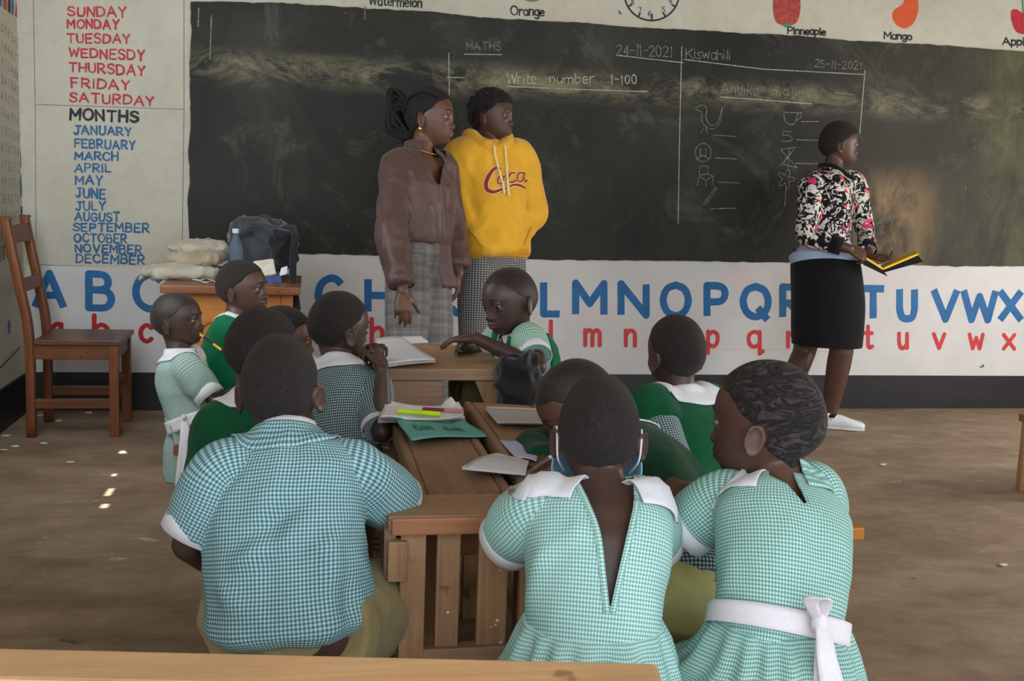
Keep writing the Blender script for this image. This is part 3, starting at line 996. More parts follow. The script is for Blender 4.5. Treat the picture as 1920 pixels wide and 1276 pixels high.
for ln_ in [[(841, 100), (842, 200), (843, 300), (844, 420)], [(836, 145), (868, 146)], [(949, 162), (1080, 168), (1214, 172)], [(1155, 104), (1280, 118)], [(1277, 88), (1273, 250), (1270, 420)], [(1282, 112), (1430, 130), (1620, 140)], [(1620, 132), (1610, 250)], [(1350, 182), (1460, 190), (1520, 195)], [(870, 102), (940, 103)]]:
    wall_paint('chalk_line', [ln_], 1.5, M_CHALK, BOARD, **bo)
for ln_ in [[(397, 30), (394, 110)], [(684, 12), (684, 36)], [(373, 15), (372, 50)]]:
    wall_paint('chalk_line', [ln_], 2.2, M_FAINT, BOARD, **bo)
bird = [cr([(1303, 203), (1311, 198), (1320, 198), (1324, 208), (1322, 220), (1330, 234), (1342, 232), (1349, 216), (1353, 199), (1349, 226), (1340, 240), (1326, 240), (1315, 228), (1314, 212), (1303, 205)], 60),
        [(1318, 240), (1313, 250)], [(1322, 240), (1325, 250)]]
ball = [[(1317+15*math.cos(t), 286+17*math.sin(t)) for t in np.linspace(0, 6.3, 26)], [(1312, 278), (1312, 292), (1322, 292), (1322, 278)], cr([(1306, 298), (1316, 292), (1328, 298)], 8)]
chair_d = [[(1310, 312), (1326, 311), (1326, 326), (1310, 328), (1310, 312)], [(1310, 328), (1306, 347)], [(1326, 326), (1336, 330), (1334, 346)], [(1310, 330), (1322, 338), (1336, 330)], [(1322, 338), (1322, 350)]]
cup = [cr([(1468, 211), (1470, 226), (1478, 233), (1488, 231), (1494, 212)], 16), [(1468, 211), (1494, 211)], cr([(1494, 214), (1501, 211), (1498, 222), (1491, 226)], 10)]
five = [s for s in word_strokes("5", 1464, 1484, 246, 265, 247, 266)]
hour = [[(1462, 280), (1490, 276), (1466, 308), (1492, 314), (1462, 280)], [(1462, 310), (1490, 276)], [(1478, 278), (1476, 314)]]
flower = [cr([(1472+11*math.cos(t)*(1+.5*math.cos(5*t)), 336+13*math.sin(t)*(1+.5*math.cos(5*t))) for t in np.linspace(0, 6.28, 40)], 60), [(1472, 348), (1470, 385)]]
pen = [[(1318, 382), (1340, 350)], [(1322, 384), (1343, 352)]]
for nm, st in (('bird', bird), ('ball', ball), ('chair', chair_d), ('cup', cup), ('number five', five), ('hourglass shape', hour), ('flower', flower), ('pencil', pen)):
    wall_paint('chalk_drawing', st, 1.25, M_FAINT, BOARD, label='chalk drawing of a %s' % nm, **bo)
for ln_ in [[(1336, 253), (1378, 256)], [(1340, 296), (1380, 298)], [(1344, 341), (1384, 343)], [(1332, 391), (1380, 390)], [(1501, 228), (1532, 228)], [(1492, 262), (1532, 263)], [(1490, 306), (1532, 307)], [(1565, 174), (1600, 178)]]:
    wall_paint('chalk_line', [ln_], 1.5, M_FAINT, BOARD, **bo)
# ------------------------------------------------------------------ furniture
M_CHAIRW = m_wood('chair_wood', (92, 50, 24), (140, 82, 42), 2, 0.42)
M_CHAIRX = m_wood('chair_seat_wood', (84, 46, 26), (126, 78, 48), 0, 0.35, dirt=0.3)
M_ORANGEW = m_wood('varnished_pine', (166, 96, 38), (204, 134, 62), 0, 0.4, dirt=0.15)
M_ORANGEZ = m_wood('varnished_pine_post', (150, 84, 34), (190, 118, 54), 2, 0.4, dirt=0.15)
M_TABTOP = m_wood('table_top_wood', (116, 66, 40), (160, 100, 62), 0, 0.4)
M_DESKX = m_wood('desk_wood_crosswise', (138, 106, 82), (184, 146, 116), 0, 0.6)
M_DESKY = m_wood('desk_wood_lengthwise', (128, 98, 78), (172, 136, 110), 1, 0.55)
M_DESKZ = m_wood('desk_wood_upright', (144, 106, 76), (196, 152, 112), 2, 0.6, dirt=0.3)
M_DESKEDGE = m_wood('desk_edge_wood', (150, 98, 66), (188, 130, 92), 0, 0.5)
M_BENCHW = m_wood('bench_wood', (128, 80, 50), (168, 112, 72), 1, 0.5)
M_FRONT = m_wood('front_desk_wood', (208, 158, 110), (236, 192, 142), 0, 0.38, 0.8, dirt=0.18)


def shear_part(name, pts8, mat, parent):
    """six-sided block from four bottom and four top corner points"""
    f = [(3, 2, 1, 0), (4, 5, 6, 7), (0, 1, 5, 4), (1, 2, 6, 5), (2, 3, 7, 6), (3, 0, 4, 7)]
    bm = bmesh.new()
    vs = [bm.verts.new(p) for p in pts8]
    for q in f:
        bm.faces.new([vs[i] for i in q])
    bmesh.ops.bevel(bm, geom=list(bm.edges), offset=0.003, segments=2, affect='EDGES')
    return link(name, bm_mesh(name, bm), mat, parent)


# the wooden chair in the corner
ch = thing('wooden_chair', 'brown wooden chair with tall ladder back in the corner beside the left wall', 'chair', (-1.085, 5.31, 0))
x0, x1, y0, y1 = -1.285, -0.875, 5.13, 5.50
w = 0.042
for (xa, ya, nm) in ((x1-w, y0, 'front_leg'), (x1-w, y1-w, 'front_leg')):
    box_part('front_leg', (xa, ya, 0), (xa+w, ya+w, 0.435), M_CHAIRW, ch)
for ya in (y0, y1-w):
    bm = bmesh.new()
    prof = [(0, 0.0), (0, 0.46), (-0.035, 0.70), (-0.085, 0.985), (-0.075, 1.0)]
    P = cr([(x0+0.021+a, ya+w/2, b) for a, b in prof], 26)
    pc = loft(P, [(1, 0, 0)]*26, [(0, 1, 0)]*26, [w/2]*24+[w/2*0.9, w/2*0.55], w/2, 5.0, 20)
    piece_mesh('back_post', pc, M_CHAIRW, ch)
bm = bmesh.new()
for ya, yb in ((y0-0.012, (y0+y1)/2-0.001), ((y0+y1)/2+0.001, y1+0.012)):
    add_box(bm, (x0+0.045, ya, 0.435), (x1+0.012, yb, 0.458), 0.004)
link('seat', bm_mesh('seat', bm), M_CHAIRX, ch)
for ya in (y0+0.006, y1-w+0.006):
    box_part('seat_rail', (x0+w, ya, 0.365), (x1-w, ya+0.028, 0.434), M_CHAIRX, ch)
    box_part('stretcher', (x0+w, ya, 0.135), (x1-w, ya+0.026, 0.18), M_CHAIRX, ch)
for xa in (x0+0.006, x1-w+0.006):
    box_part('seat_rail', (xa, y0+w, 0.365), (xa+0.028, y1-w, 0.434), M_CHAIRW, ch)
box_part('stretcher', (x1-w+0.006, y0+w, 0.215), (x1-w+0.03, y1-w, 0.255), M_CHAIRW, ch)
box_part('top_rail', (-0.012, y0+0.01, -0.042), (0.014, y1-0.01, 0.042), M_CHAIRW, ch, 0.004, Matrix.Translation((x0-0.052, 0, 0.93))@Matrix.Rotation(-0.16, 4, 'Y'))
box_part('back_slat', (-0.010, y0+0.01, -0.03), (0.012, y1-0.01, 0.03), M_CHAIRW, ch, 0.004, Matrix.Translation((x0-0.008, 0, 0.70))@Matrix.Rotation(-0.14, 4, 'Y'))

# the teacher's table
tb = thing('teacher_table', 'orange varnished wooden table under the blackboard, loaded with bags and papers', 'table', (-0.33, 4.88, 0))
box_part('table_top', (-0.615, 4.585, 0.735), (-0.045, 5.2, 0.77), M_TABTOP, tb, 0.006)
tx0, tx1, ty0, ty1 = -0.585, -0.075, 4.63, 5.16
for xa in (tx0, tx1-0.05):
    for ya in (ty0, ty1-0.05):
        box_part('leg', (xa, ya, 0), (xa+0.05, ya+0.05, 0.735), M_ORANGEZ, tb)
box_part('front_panel', (tx0+0.05, ty0+0.012, 0.30), (tx1-0.05, ty0+0.03, 0.735), M_ORANGEW, tb)
for xa in (tx0+0.012, tx1-0.03):
    box_part('side_panel', (xa, ty0+0.05, 0.30), (xa+0.018, ty1-0.05, 0.735), M_ORANGEZ, tb)
M_MARK = m_plain('brown_varnish_mark', (122, 62, 30), 0.6)
for cx, cz, rr, a0, a1 in ((-0.415, 0.565, 0.035, 0.2, 4.0), (-0.125, 0.665, 0.028, 3.0, 6.0)):
    pts = [(cx+rr*math.cos(t), ty0+0.0105, cz+rr*1.2*math.sin(t)) for t in np.linspace(a0, a1, 16)]
    piece_mesh('scribble', tube(pts, [0.002]*len(pts), 6, n=20), M_MARK, tb)


def bench(name, label, lo, hi, z, along='y', group=None, cat='bench', legs=True, mat=None, inset=0.06):
    """plain school bench: seat plank, two leg frames with a rail and a long stretcher"""
    cx, cy = (lo[0]+hi[0])/2, (lo[1]+hi[1])/2
    t = thing(name, label, cat, (cx, cy, 0), group=group)
    box_part('seat_plank', (lo[0], lo[1], z-0.035), (hi[0], hi[1], z), mat or M_BENCHW, t, 0.005)
    lw_ = 0.05
    ends = []
    if along == 'y':
        for yy in (lo[1]+inset, hi[1]-inset-lw_):
            for xx in (lo[0]+0.012, hi[0]-0.012-lw_*0.7):
                box_part('leg', (xx, yy, 0), (xx+lw_*0.7, yy+lw_, z-0.035), M_DESKZ, t)
            box_part('cross_rail', (lo[0]+0.04, yy+0.012, z-0.10), (hi[0]-0.04, yy+0.037, z-0.036), M_DESKX, t)
        box_part('stretcher', (cx-0.015, lo[1]+inset, 0.09), (cx+0.015, hi[1]-inset, 0.13), M_DESKY, t)
    else:
        for xx in (lo[0]+inset, hi[0]-inset-lw_):
            for yy in (lo[1]+0.012, hi[1]-0.012-lw_*0.7):
                box_part('leg', (xx, yy, 0), (xx+lw_, yy+lw_*0.7, z-0.035), M_DESKZ, t)
            box_part('cross_rail', (xx+0.012, lo[1]+0.04, z-0.10), (xx+0.037, hi[1]-0.04, z-0.036), M_DESKY, t)
        box_part('stretcher', (lo[0]+inset, cy-0.015, 0.09), (hi[0]-inset, cy+0.015, 0.13), M_DESKX, t)
    return t


GB = 'low wooden benches around the desks'
bench('school_bench', 'low wooden bench left of the desks, under the child in the loose checked shirt', (-0.16, 1.74), (0.10, 3.42), 0.34, 'y', GB)
bench('school_bench', 'low bench near the orange table, under the small child with the pencil', (-0.44, 3.56), (-0.20, 4.14), 0.34, 'y', GB)
bench('school_bench', 'low bench right of the desks, under the child bent over his writing', (0.66, 1.86), (0.92, 2.32), 0.345, 'y', GB)
bench('school_bench', 'low bench whose free end shows to the right of the sashed child', (0.84, 2.58), (1.49, 2.74), 0.33, 'x', GB, mat=M_ORANGEW)
bench('school_bench', 'low bench in front, under the two children in pale checked dresses', (0.30, 1.42), (1.02, 1.64), 0.35, 'x', GB)
bench('school_bench', 'bench beside the far desk, under the child who turns his head left', (0.56, 3.12), (0.80, 3.62), 0.42, 'y', GB)
bench('school_bench', 'bench at the right edge of the room, only its end in view', (3.01, 3.80), (3.9, 4.04), 0.335, 'x', GB, inset=0.01)


# near desk with the flat pen ledge facing us
dk = thing('school_desk', 'weathered wooden desk with slatted front nearest to us, ledge on top, child leaning on it', 'desk', (0.38, 1.97, 0))
L0, L1 = 0.138, 0.70
box_part('ledge', (L0+0.006, 1.905, 0.572), (L1, 2.045, 0.602), M_DESKX, dk, 0.004)
box_part('ledge_front_edge', (L0+0.012, 1.893, 0.568), (L1, 1.905, 0.600), M_DESKEDGE, dk, 0.003)
shear_part('end_board', [(L0, 1.915, 0.475), (L0+0.022, 1.915, 0.475), (L0+0.022, 2.05, 0.505), (L0, 2.05, 0.505),
                         (L0, 1.915, 0.575), (L0+0.022, 1.915, 0.575), (L0+0.022, 2.05, 0.596), (L0, 2.05, 0.596)], M_DESKY, dk)
box_part('end_block', (L0+0.006, 1.897, 0.478), (L0+0.042, 1.925, 0.555), M_DESKZ, dk)
box_part('leg', (0.168, 1.912, 0), (0.216, 1.955, 0.572), M_DESKZ, dk)
box_part('leg', (0.60, 1.912, 0), (0.648, 1.955, 0.572), M_DESKZ, dk)
for xa in (0.238, 0.318, 0.40, 0.48):
    box_part('slat', (xa, 1.925, 0.335), (xa+0.045 if xa < 0.3 else xa+0.058, 1.945, 0.572), M_DESKZ, dk)
box_part('bottom_rail', (0.20, 1.915, 0.30), (0.62, 1.95, 0.336), M_DESKX, dk)
for xa in (0.172, 0.60):
    box_part('leg', (xa, 2.02, 0), (xa+0.044, 2.06, 0.572), M_DESKZ, dk)
M_SPLASH = m_plain('white_paint_splash', (214, 212, 208), 0.6)
bm = bmesh.new()
for sx_, sz_, sr in ((0.355, 0.50, .0042), (0.36, 0.485, .002), (0.358, 0.385, .004), (0.355, 0.376, .0026), (0.346, 0.373, .002), (0.366, 0.34, .003), (0.262, 0.405, .003), (0.3, 0.322, .002)):
    bmesh.ops.create_icosphere(bm, subdivisions=2, radius=sr, matrix=Matrix.Translation((sx_, 1.9235, sz_))@Matrix.Diagonal((1, 0.3, 1, 1)))
sp_ = link('paint_splash', bm_mesh('paint_splash', bm, True), M_SPLASH, dk, label='white paint drops on the slats')
sp_['kind'] = 'stuff'


def long_desk(label, xa, xb, ya, yb, z, tilt, legx, top_mat):
    """narrow desk whose lid falls towards its sitter (tilt: fall in metres across its width, sign = side)"""
    t = thing('school_desk', label, 'desk', ((xa+xb)/2, (ya+yb)/2, 0), group=None)
    zl, zr = z-max(0, tilt), z-max(0, -tilt)
    m = 0.022
    shear_part('lid', [(xa+m, ya, zl-0.022), (xb-m, ya, zr-0.022), (xb-m, yb, zr-0.022), (xa+m, yb, zl-0.022),
                       (xa+m, ya, zl), (xb-m, ya, zr), (xb-m, yb, zr), (xa+m, yb, zl)], top_mat, t)
    shear_part('edge_strip', [(xa, ya, zl-0.04), (xa+m-0.001, ya, zl-0.04), (xa+m-0.001, yb, zl-0.04), (xa, yb, zl-0.04),
                              (xa, ya, zl+0.002), (xa+m-0.001, ya, zl+0.002), (xa+m-0.001, yb, zl+0.002), (xa, yb, zl+0.002)], M_DESKY, t)
    shear_part('edge_strip', [(xb-m+0.001, ya, zr-0.04), (xb, ya, zr-0.04), (xb, yb, zr-0.04), (xb-m+0.001, yb, zr-0.04),
                              (xb-m+0.001, ya, zr+0.002), (xb, ya, zr+0.002), (xb, yb, zr+0.002), (xb-m+0.001, yb, zr+0.002)], M_DESKY, t)
    box_part('front_board', (xa+0.005, ya+0.004, z-0.14), (xb-0.005, ya+0.02, z-0.045), M_DESKEDGE, t)
    for xx in (xa+0.004, xb-0.044):
        for yy in (ya+0.022, yb-0.07):
            box_part('leg', (xx, yy, 0), (xx+0.04, yy+0.045, z-0.07), M_DESKZ, t)
        box_part('side_board', (xx+0.012, ya+0.07, z-0.15), (xx+0.028, yb-0.075, z-0.065), M_DESKY, t)
    box_part('stretcher', ((xa+xb)/2-0.015, ya+0.03, 0.12), ((xa+xb)/2+0.015, yb-0.03, 0.16), M_DESKY, t)
    return t


long_desk('narrow wooden desk in the middle carrying the teal booklet', 0.213, 0.405, 2.072, 2.90, 0.602, 0.012, 0, M_DESKY)
long_desk('narrow wooden desk on the right carrying the grey closed exercise book', 0.425, 0.640, 2.072, 2.92, 0.612, -0.01, 0, M_DESKY)

# far desk
fd = thing('school_desk', 'far wooden desk holding the open white notebook, dark bag hung at its side', 'desk', (0.39, 3.30, 0))
box_part('top', (0.18, 3.07, 0.645), (0.60, 3.56, 0.68), M_DESKX, fd, 0.004)
box_part('front_board', (0.185, 3.085, 0.545), (0.385, 3.105, 0.644), M_DESKX, fd)
for xa in (0.20, 0.335):
    box_part('leg', (xa, 3.09, 0), (xa+0.05, 3.135, 0.545), M_DESKZ, fd)
box_part('leg', (0.545, 3.10, 0), (0.59, 3.145, 0.645), M_DESKZ, fd)
shear_part('bracket', [(0.545, 3.085, 0.50), (0.57, 3.085, 0.50), (0.57, 3.11, 0.50), (0.545, 3.11, 0.50), (0.48, 3.085, 0.644), (0.56, 3.085, 0.644), (0.56, 3.11, 0.644), (0.48, 3.11, 0.644)], M_DESKZ, fd)
for xa in (0.20, 0.545):
    box_part('leg', (xa, 3.50, 0), (xa+0.045, 3.545, 0.645), M_DESKZ, fd)
box_part('side_board', (0.205, 3.14, 0.56), (0.222, 3.5, 0.644), M_DESKY, fd)

# desk right in front of the camera: only its top ledge and right end show
F0, F1 = on(0, 1212, 2, 0.6), on(1232, 1241, 2, 0.6)
dx = nrm(F1-F0)
ang = math.atan2(dx[1], dx[0])
fr = thing('school_desk', 'pale varnished desk ledge running across the very front of the picture', 'desk', (0, 0, 0))
fr.location = tuple((F0+F1)/2*np.array([1, 1, 0]))
fr.rotation_euler = (0, 0, ang)
bpy.context.view_layer.update()
MF = Matrix.Translation(F1)@Matrix.Rotation(ang, 4, 'Z')


def fpart(name, lo, hi, mat, bev=0.004):
    return box_part(name, lo, hi, mat, fr, bev, MF)


fpart('ledge', (-1.35, -0.088, -0.03), (0.0, 0.0, 0.0), M_FRONT, 0.007)
for lo, hi in (((-1.3, -0.088), (-0.004, -0.40)),):
    shear = [(MF@Vector(p)) for p in ((-1.345, -0.40, -0.10), (-0.006, -0.40, -0.10), (-0.006, -0.094, -0.035), (-1.345, -0.094, -0.035),
                                      (-1.345, -0.40, -0.078), (-0.006, -0.40, -0.078), (-0.006, -0.094, -0.012), (-1.345, -0.094, -0.012))]
    shear_part('lid', shear, M_FRONT, fr)
for xa in (-1.32, -0.07):
    fpart('leg', (xa, -0.06, -0.6), (xa+0.05, -0.015, -0.03), M_DESKZ)
    fpart('leg', (xa, -0.39, -0.6), (xa+0.05, -0.345, -0.105), M_DESKZ)
fpart('front_board', (-1.3, -0.03, -0.18), (-0.05, -0.012, -0.031), M_DESKX)


# ------------------------------------------------------------------ books, pens, bags
def lined_paper(name, rgb=(214, 214, 220), line=(150, 165, 200), every=0.008):
    k = NT(name)
    co = k.coord('UV')
    s = k.n('ShaderNodeSeparateXYZ')
    k.l(co, s.inputs[0])
    q = k.math('FRACT', k.math('DIVIDE', s.outputs[1], every))
    k.base(k.mix(k.math('LESS_THAN', q, 0.12), s2l(rgb), s2l(line)))
    k.rough(0.8, 0.2)
    return k.m


M_PAPER = lined_paper('exercise_paper')
M_PAPERW = m_plain('white_paper', (222, 222, 226), 0.8, 0.2, 0.04)
M_LAV = lined_paper('lavender_paper', (190, 192, 226), (160, 165, 210))
M_TEAL = m_plain('teal_card', (96, 168, 164), 0.55, 0.3, 0.06)
M_GREYCOV = m_plain('grey_card_cover', (176, 172, 176), 0.6, 0.3, 0.05)
M_PAGES = m_plain('page_block', (200, 192, 180), 0.8, 0.2, 0.1, 200)
M_DKINK = m_plain('dark_ink', (38, 84, 92), 0.7)


def sheet(name, cor, z, mat, parent, lift=None, thick=0.0, n=(14, 10)):
    """curved sheet over four picture corners (far-left, far-right, near-right, near-left) lying at height z"""
    q = [on(x, y, 2, z) for x, y in cor] if len(cor[0]) == 2 else [np.asarray(c, float) for c in cor]
    nu, nv = n
    V, U = [], []
    for j in range(nv+1):
        for i in range(nu+1):
            u, v = i/nu, j/nv
            p = (q[0]*(1-u)+q[1]*u)*(1-v)+(q[3]*(1-u)+q[2]*u)*v
            dz = lift(u, v) if lift else 0.0
            V.append(p+np.array([0, 0, dz+thick]))
            U.append((u*0.2, v*0.16))
    Fq = [(j*(nu+1)+i, (j+1)*(nu+1)+i, (j+1)*(nu+1)+i+1, j*(nu+1)+i+1) for j in range(nv) for i in range(nu)]
    if thick:
        k = len(V)
        V += [p-np.array([0, 0, thick]) for p in V[:k]]
        U += U[:k]
        Fq += [tuple(a+k for a in f[::-1]) for f in Fq]
        rim = [i for i in range(nu+1)]+[(j+1)*(nu+1)-1 for j in range(1, nv+1)]+[nv*(nu+1)+i for i in range(nu-1, -1, -1)]+[j*(nu+1) for j in range(nv-1, 0, -1)]
        for a, b in zip(rim, rim[1:]+rim[:1]):
            Fq.append((a, b, b+k, a+k))
    me = mesh_np(name, V, Fq, True)
    uvl = me.uv_layers.new(name='UVMap')
    for lp in me.loops:
        uvl.data[lp.index].uv = U[lp.vertex_index]
    o = link(name, me, mat, parent)
    return o


def root_of(cor, z):
    c = np.mean([on(x, y, 2, z) for x, y in cor], 0)
    return (c[0], c[1], z)


# open notebook on the far desk
co = [(706, 641), (752, 637), (816, 682), (692, 697)]
z = 0.6815
b = thing('notebook', 'open white notebook lying on the far desk by the child with folded hands', 'notebook', root_of(co, z))
sheet('page_block', co, z, M_PAGES, b, lambda u, v: 0.004*math.sin(3.1*u)+0.004*v, 0.012)
sheet('page', [(708, 639), (754, 635), (814, 678), (695, 692)], z+0.0125, M_PAPER, b, lambda u, v: 0.005*math.sin(3.1*u)+0.004*v+0.002, 0.0006)
co = [(737, 634), (790, 633), (803, 643), (758, 645)]
b = thing('notebook', 'thin pale notebook at the far edge of the far desk behind the open one', 'notebook', root_of(co, z))
sheet('cover', co, z, M_PAPERW, b, None, 0.006)
# battered open book with pens
co = [(722, 752), (862, 760), (873, 788), (710, 788)]
z = 0.6045
b = thing('exercise_book', 'battered open exercise book with curled pages, pens lying in its fold', 'book', root_of(co, z))


def lift_open(u, v):
    return 0.012+0.018*abs(2*u-1)**2.2*(1-0.7*v)+0.003*math.sin(9*v+4*u)


sheet('cover', [(716, 760), (868, 766), (872, 795), (708, 793)], z, M_GREYCOV, b, lambda u, v: 0.002*math.sin(7*u), 0.005)
for i in range(3):
    sheet('page', [(722+i, 762+i), (860-i, 766+i), (872-3*i, 790-i), (710+2*i, 790-i)], z+0.006+0.004*i, M_PAPERW if i else M_PAGES, b, lambda u, v, i=i: lift_open(u, v)-0.010+0.001*i, 0.0025, (20, 12))
sheet('raised_page', [on(822, 768, 2, z+0.02), at(846, 744, 2.86), at(868, 772, 2.80), on(830, 776, 2, z+0.022)], z, M_PAPERW, b, lambda u, v: 0.006*math.sin(3*u), 0.001)
sheet('raised_page', [at(728, 752, 2.86), on(766, 767, 2, z+0.02), on(752, 784, 2, z+0.022), on(714, 782, 2, z+0.03)], z, M_PAPERW, b, lambda u, v: 0.003*math.sin(3*u), 0.001)


def pen(name, label, cat, a, bb, r, mat, parts, group=None):
    """round stick pen from a to b: body plus (name, from, to, radius factor, material) pieces"""
    a, bb = np.asarray(a), np.asarray(bb)
    t = thing(name, label, cat, tuple(a), group=group)
    piece_mesh('barrel', tube([a, a*0.5+bb*0.5, bb], [r, r, r], 12), mat, t)
    for nm, f0, f1, k0, k1, m in parts:
        piece_mesh(nm, tube([a+(bb-a)*f0, a+(bb-a)*(f0+f1)/2, a+(bb-a)*f1], [r*k0, r*(k0+k1)/2, r*k1], 12), m, t)
    return t


M_NEON = m_plain('neon_yellow_plastic', (206, 240, 42), 0.4, 0.4, 0.04)
M_MAROON = m_plain('maroon_plastic', (128, 40, 52), 0.4, 0.4)
M_PINKP = m_plain('dull_pink_plastic', (186, 130, 120), 0.5, 0.4)
M_YPENCIL = m_plain('yellow_pencil_paint', (214, 160, 36), 0.45, 0.4)
M_WOODTIP = m_plain('bare_pencil_wood', (196, 150, 104), 0.7)
M_GRAPH = m_plain('graphite', (40, 38, 40), 0.5)
M_RUBBER = m_plain('pink_rubber', (206, 120, 116), 0.8)
M_METAL = m_plain('tin_ferrule', (200, 200, 205), 0.35, 0.5)
M_METAL.node_tree.nodes['Principled BSDF'].inputs['Metallic'].default_value = 0.8
z2 = z+0.034
pen('highlighter', 'neon yellow highlighter lying in the battered open book', 'pen', on(748, 770, 2, z2), on(820, 776, 2, z2), 0.0062, M_NEON, [('cap', 0.62, 1.02, 1.15, 1.1, M_NEON)])
pen('pen', 'maroon pen with pinkish end beside the neon highlighter', 'pen', on(795, 766, 2, z2), on(862, 770, 2, z2), 0.0045, M_MAROON, [('cap', 0.60, 1.02, 1.15, 1.15, M_PINKP)])
# teal booklet
co = [(736, 788), (872, 792), (919, 815), (772, 826)]
z = 0.604
b = thing('booklet', 'teal paper booklet with dark printed marks on the middle desk', 'book', root_of(co, z))
lf = lambda u, v: 0.012*math.exp(-((u-0.05)/0.12)**2)*(1-v)+0.010*math.exp(-((u-0.93)/0.1)**2)*(1-v)+0.004*math.sin(5*u)
sheet('page_block', [(742, 790), (866, 794), (910, 813), (778, 824)], z-0.002, M_PAGES, b, lf, 0.007, (24, 10))
tc_ = sheet('cover', co, z+0.008, M_TEAL, b, lf, 0.0012, (24, 10))
q = [on(x, y, 2, z+0.008) for x, y in co]


def on_cover(u, v):
    p = (q[0]*(1-u)+q[1]*u)*(1-v)+(q[3]*(1-u)+q[2]*u)*v
    return p+np.array([0, 0, lf(u, v)+0.0016])


V_, F_ = [], []
marks = []
for cu, cv in ((0.2, 0.5), (0.6, 0.52)):
    for r1 in (0.05, 0.035, 0.02):
        marks.append([(cu+r1*math.cos(t)*(1+0.2*math.sin(3*t)), cv+3.2*r1*math.sin(t)) for t in np.linspace(0, 5.6, 18)])
    for q_ in range(7):
        marks.append([(cu+0.075+0.018*q_, cv-0.13+0.03*(q_ % 3)), (cu+0.085+0.02*q_, cv+0.14-0.05*(q_ % 2))])
for s_ in marks:
    ribbon(V_, F_, [on_cover(*p) for p in s_], 0.0020, np.array([0, 0, 1.0]), 0.0)
link('printed_mark', mesh_np('printed_mark', V_, F_, False), M_DKINK, b, label='dark printed sketch marks')
# closed grey book on the right desk
co = [(911, 768), (1032, 773), (1034, 796), (934, 795)]
z = 0.6135
b = thing('exercise_book', 'closed grey exercise book on the right desk', 'book', root_of(co, z))
sheet('page_block', co, z, M_PAGES, b, lambda u, v: 0, 0.011)
sheet('cover', [(909, 766), (1033, 771), (1035, 794), (932, 793)], z+0.0112, M_GREYCOV, b, lambda u, v: 0.001*math.sin(4*u), 0.001)
# loose open book under the writing child's hand
co = [(934, 853), (992, 868), (985, 893), (866, 880)]
z = 0.612
b = thing('exercise_book', 'white exercise book with bowed page lying under the writing hand', 'book', root_of(co, z))
sheet('page_block', co, z, M_PAPERW, b, lambda u, v: 0.006*math.sin(3.1*v), 0.006)
sheet('page', co, z+0.007, M_PAPER, b, lambda u, v: 0.009*math.sin(3.1*v)+0.002*u, 0.0008)
co = [(935, 824), (1012, 834), (1006, 868), (968, 862)]
b = thing('paper_sheet', 'lavender sheet of lined paper sticking out beside the white exercise book', 'paper', root_of(co, z))
sheet('page', co, z+0.002, M_LAV, b, lambda u, v: 0.004*math.sin(3*u)+0.003*v, 0.0006)


def superpillow(c, ax, ay, az, r, e1=0.6, e2=0.6, amp=0.01, freq=12, seed=0, nu=56, nv=36):
    """soft bag: superellipsoid with folds"""
    V, F_ = [], []
    c, ax, ay, az = map(lambda q: np.asarray(q, float), (c, ax, ay, az))

    def sp(a, e):
        return math.copysign(abs(a)**e, a)
    for j in range(nv+1):
        t = -math.pi/2+math.pi*j/nv
        for i in range(nu):
            p = 2*math.pi*i/nu
            x, y, z_ = sp(math.cos(t), e1)*sp(math.cos(p), e2)*r[0], sp(math.cos(t), e1)*sp(math.sin(p), e2)*r[1], sp(math.sin(t), e1)*r[2]
            P = c+ax*x+ay*y+az*z_
            nn = nrm(ax*x/r[0]**2+ay*y/r[1]**2+az*z_/r[2]**2)
            q = Vector(P*freq)+Vector((seed*3.1, seed*1.7, 0))
            w_ = noise.noise(q)
            h = amp*(1-2*abs(w_)**0.7)+amp*0.5*noise.noise(q*2.7)
            V.append(P+nn*h)
    for j in range(nv):
        for i in range(nu):
            k = (i+1) % nu
            F_.append((j*nu+i, j*nu+k, (j+1)*nu+k, (j+1)*nu+i))
    return V, F_


def axes(yaw, pitch=0.0, roll=0.0):
    R = Matrix.Rotation(yaw, 3, 'Z')@Matrix.Rotation(pitch, 3, 'Y')@Matrix.Rotation(roll, 3, 'X')
    return [np.array(R.col[i]) for i in range(3)]


M_SACK = m_fabric('beige_sack_cloth', (162, 148, 124), 0.9, 0.4, 200, 0.22)
M_SACK2 = m_fabric('pale_sack_cloth', (178, 170, 152), 0.9, 0.4, 200, 0.18)
M_BAGBLK = m_fabric('dark_grey_nylon', (62, 64, 68), 0.6, 0.3, 300, 0.25)
M_BAGBLK2 = m_fabric('black_nylon', (28, 28, 32), 0.6, 0.3, 300, 0.25)


def sack(label, cpx, d, r, yaw, pitch, mat, seed, hem):
    c = at(cpx[0], cpx[1], d)
    a = axes(yaw, pitch)
    t = thing('cloth_bag', label, 'bag', tuple(c-np.array([0, 0, r[2]])), group=None)
    V, F_ = superpillow(c, *a, r, 0.75, 0.55, 0.014, 15, seed)
    link('bag_body', mesh_np('bag_body', V, F_), mat, t)
    # rumpled open mouth at the left end
    mm = []
    for j in range(3):
        y = (j-1)*r[1]*0.6
        mm.append(tube([c+a[0]*(-r[0]*0.9)+a[1]*y, c+a[0]*(-r[0]*1.05)+a[1]*(y+0.02)+a[2]*(-0.01), c+a[0]*(-r[0]*1.2)+a[1]*y+a[2]*(-hem)], [r[2]*0.6, r[2]*0.5, 0.006], 10, flat=2.4, hint=a[2]))
    v_, f_, _, _ = join_pieces(mm)
    link('bag_mouth', mesh_np('bag_mouth', v_, f_), mat, t)


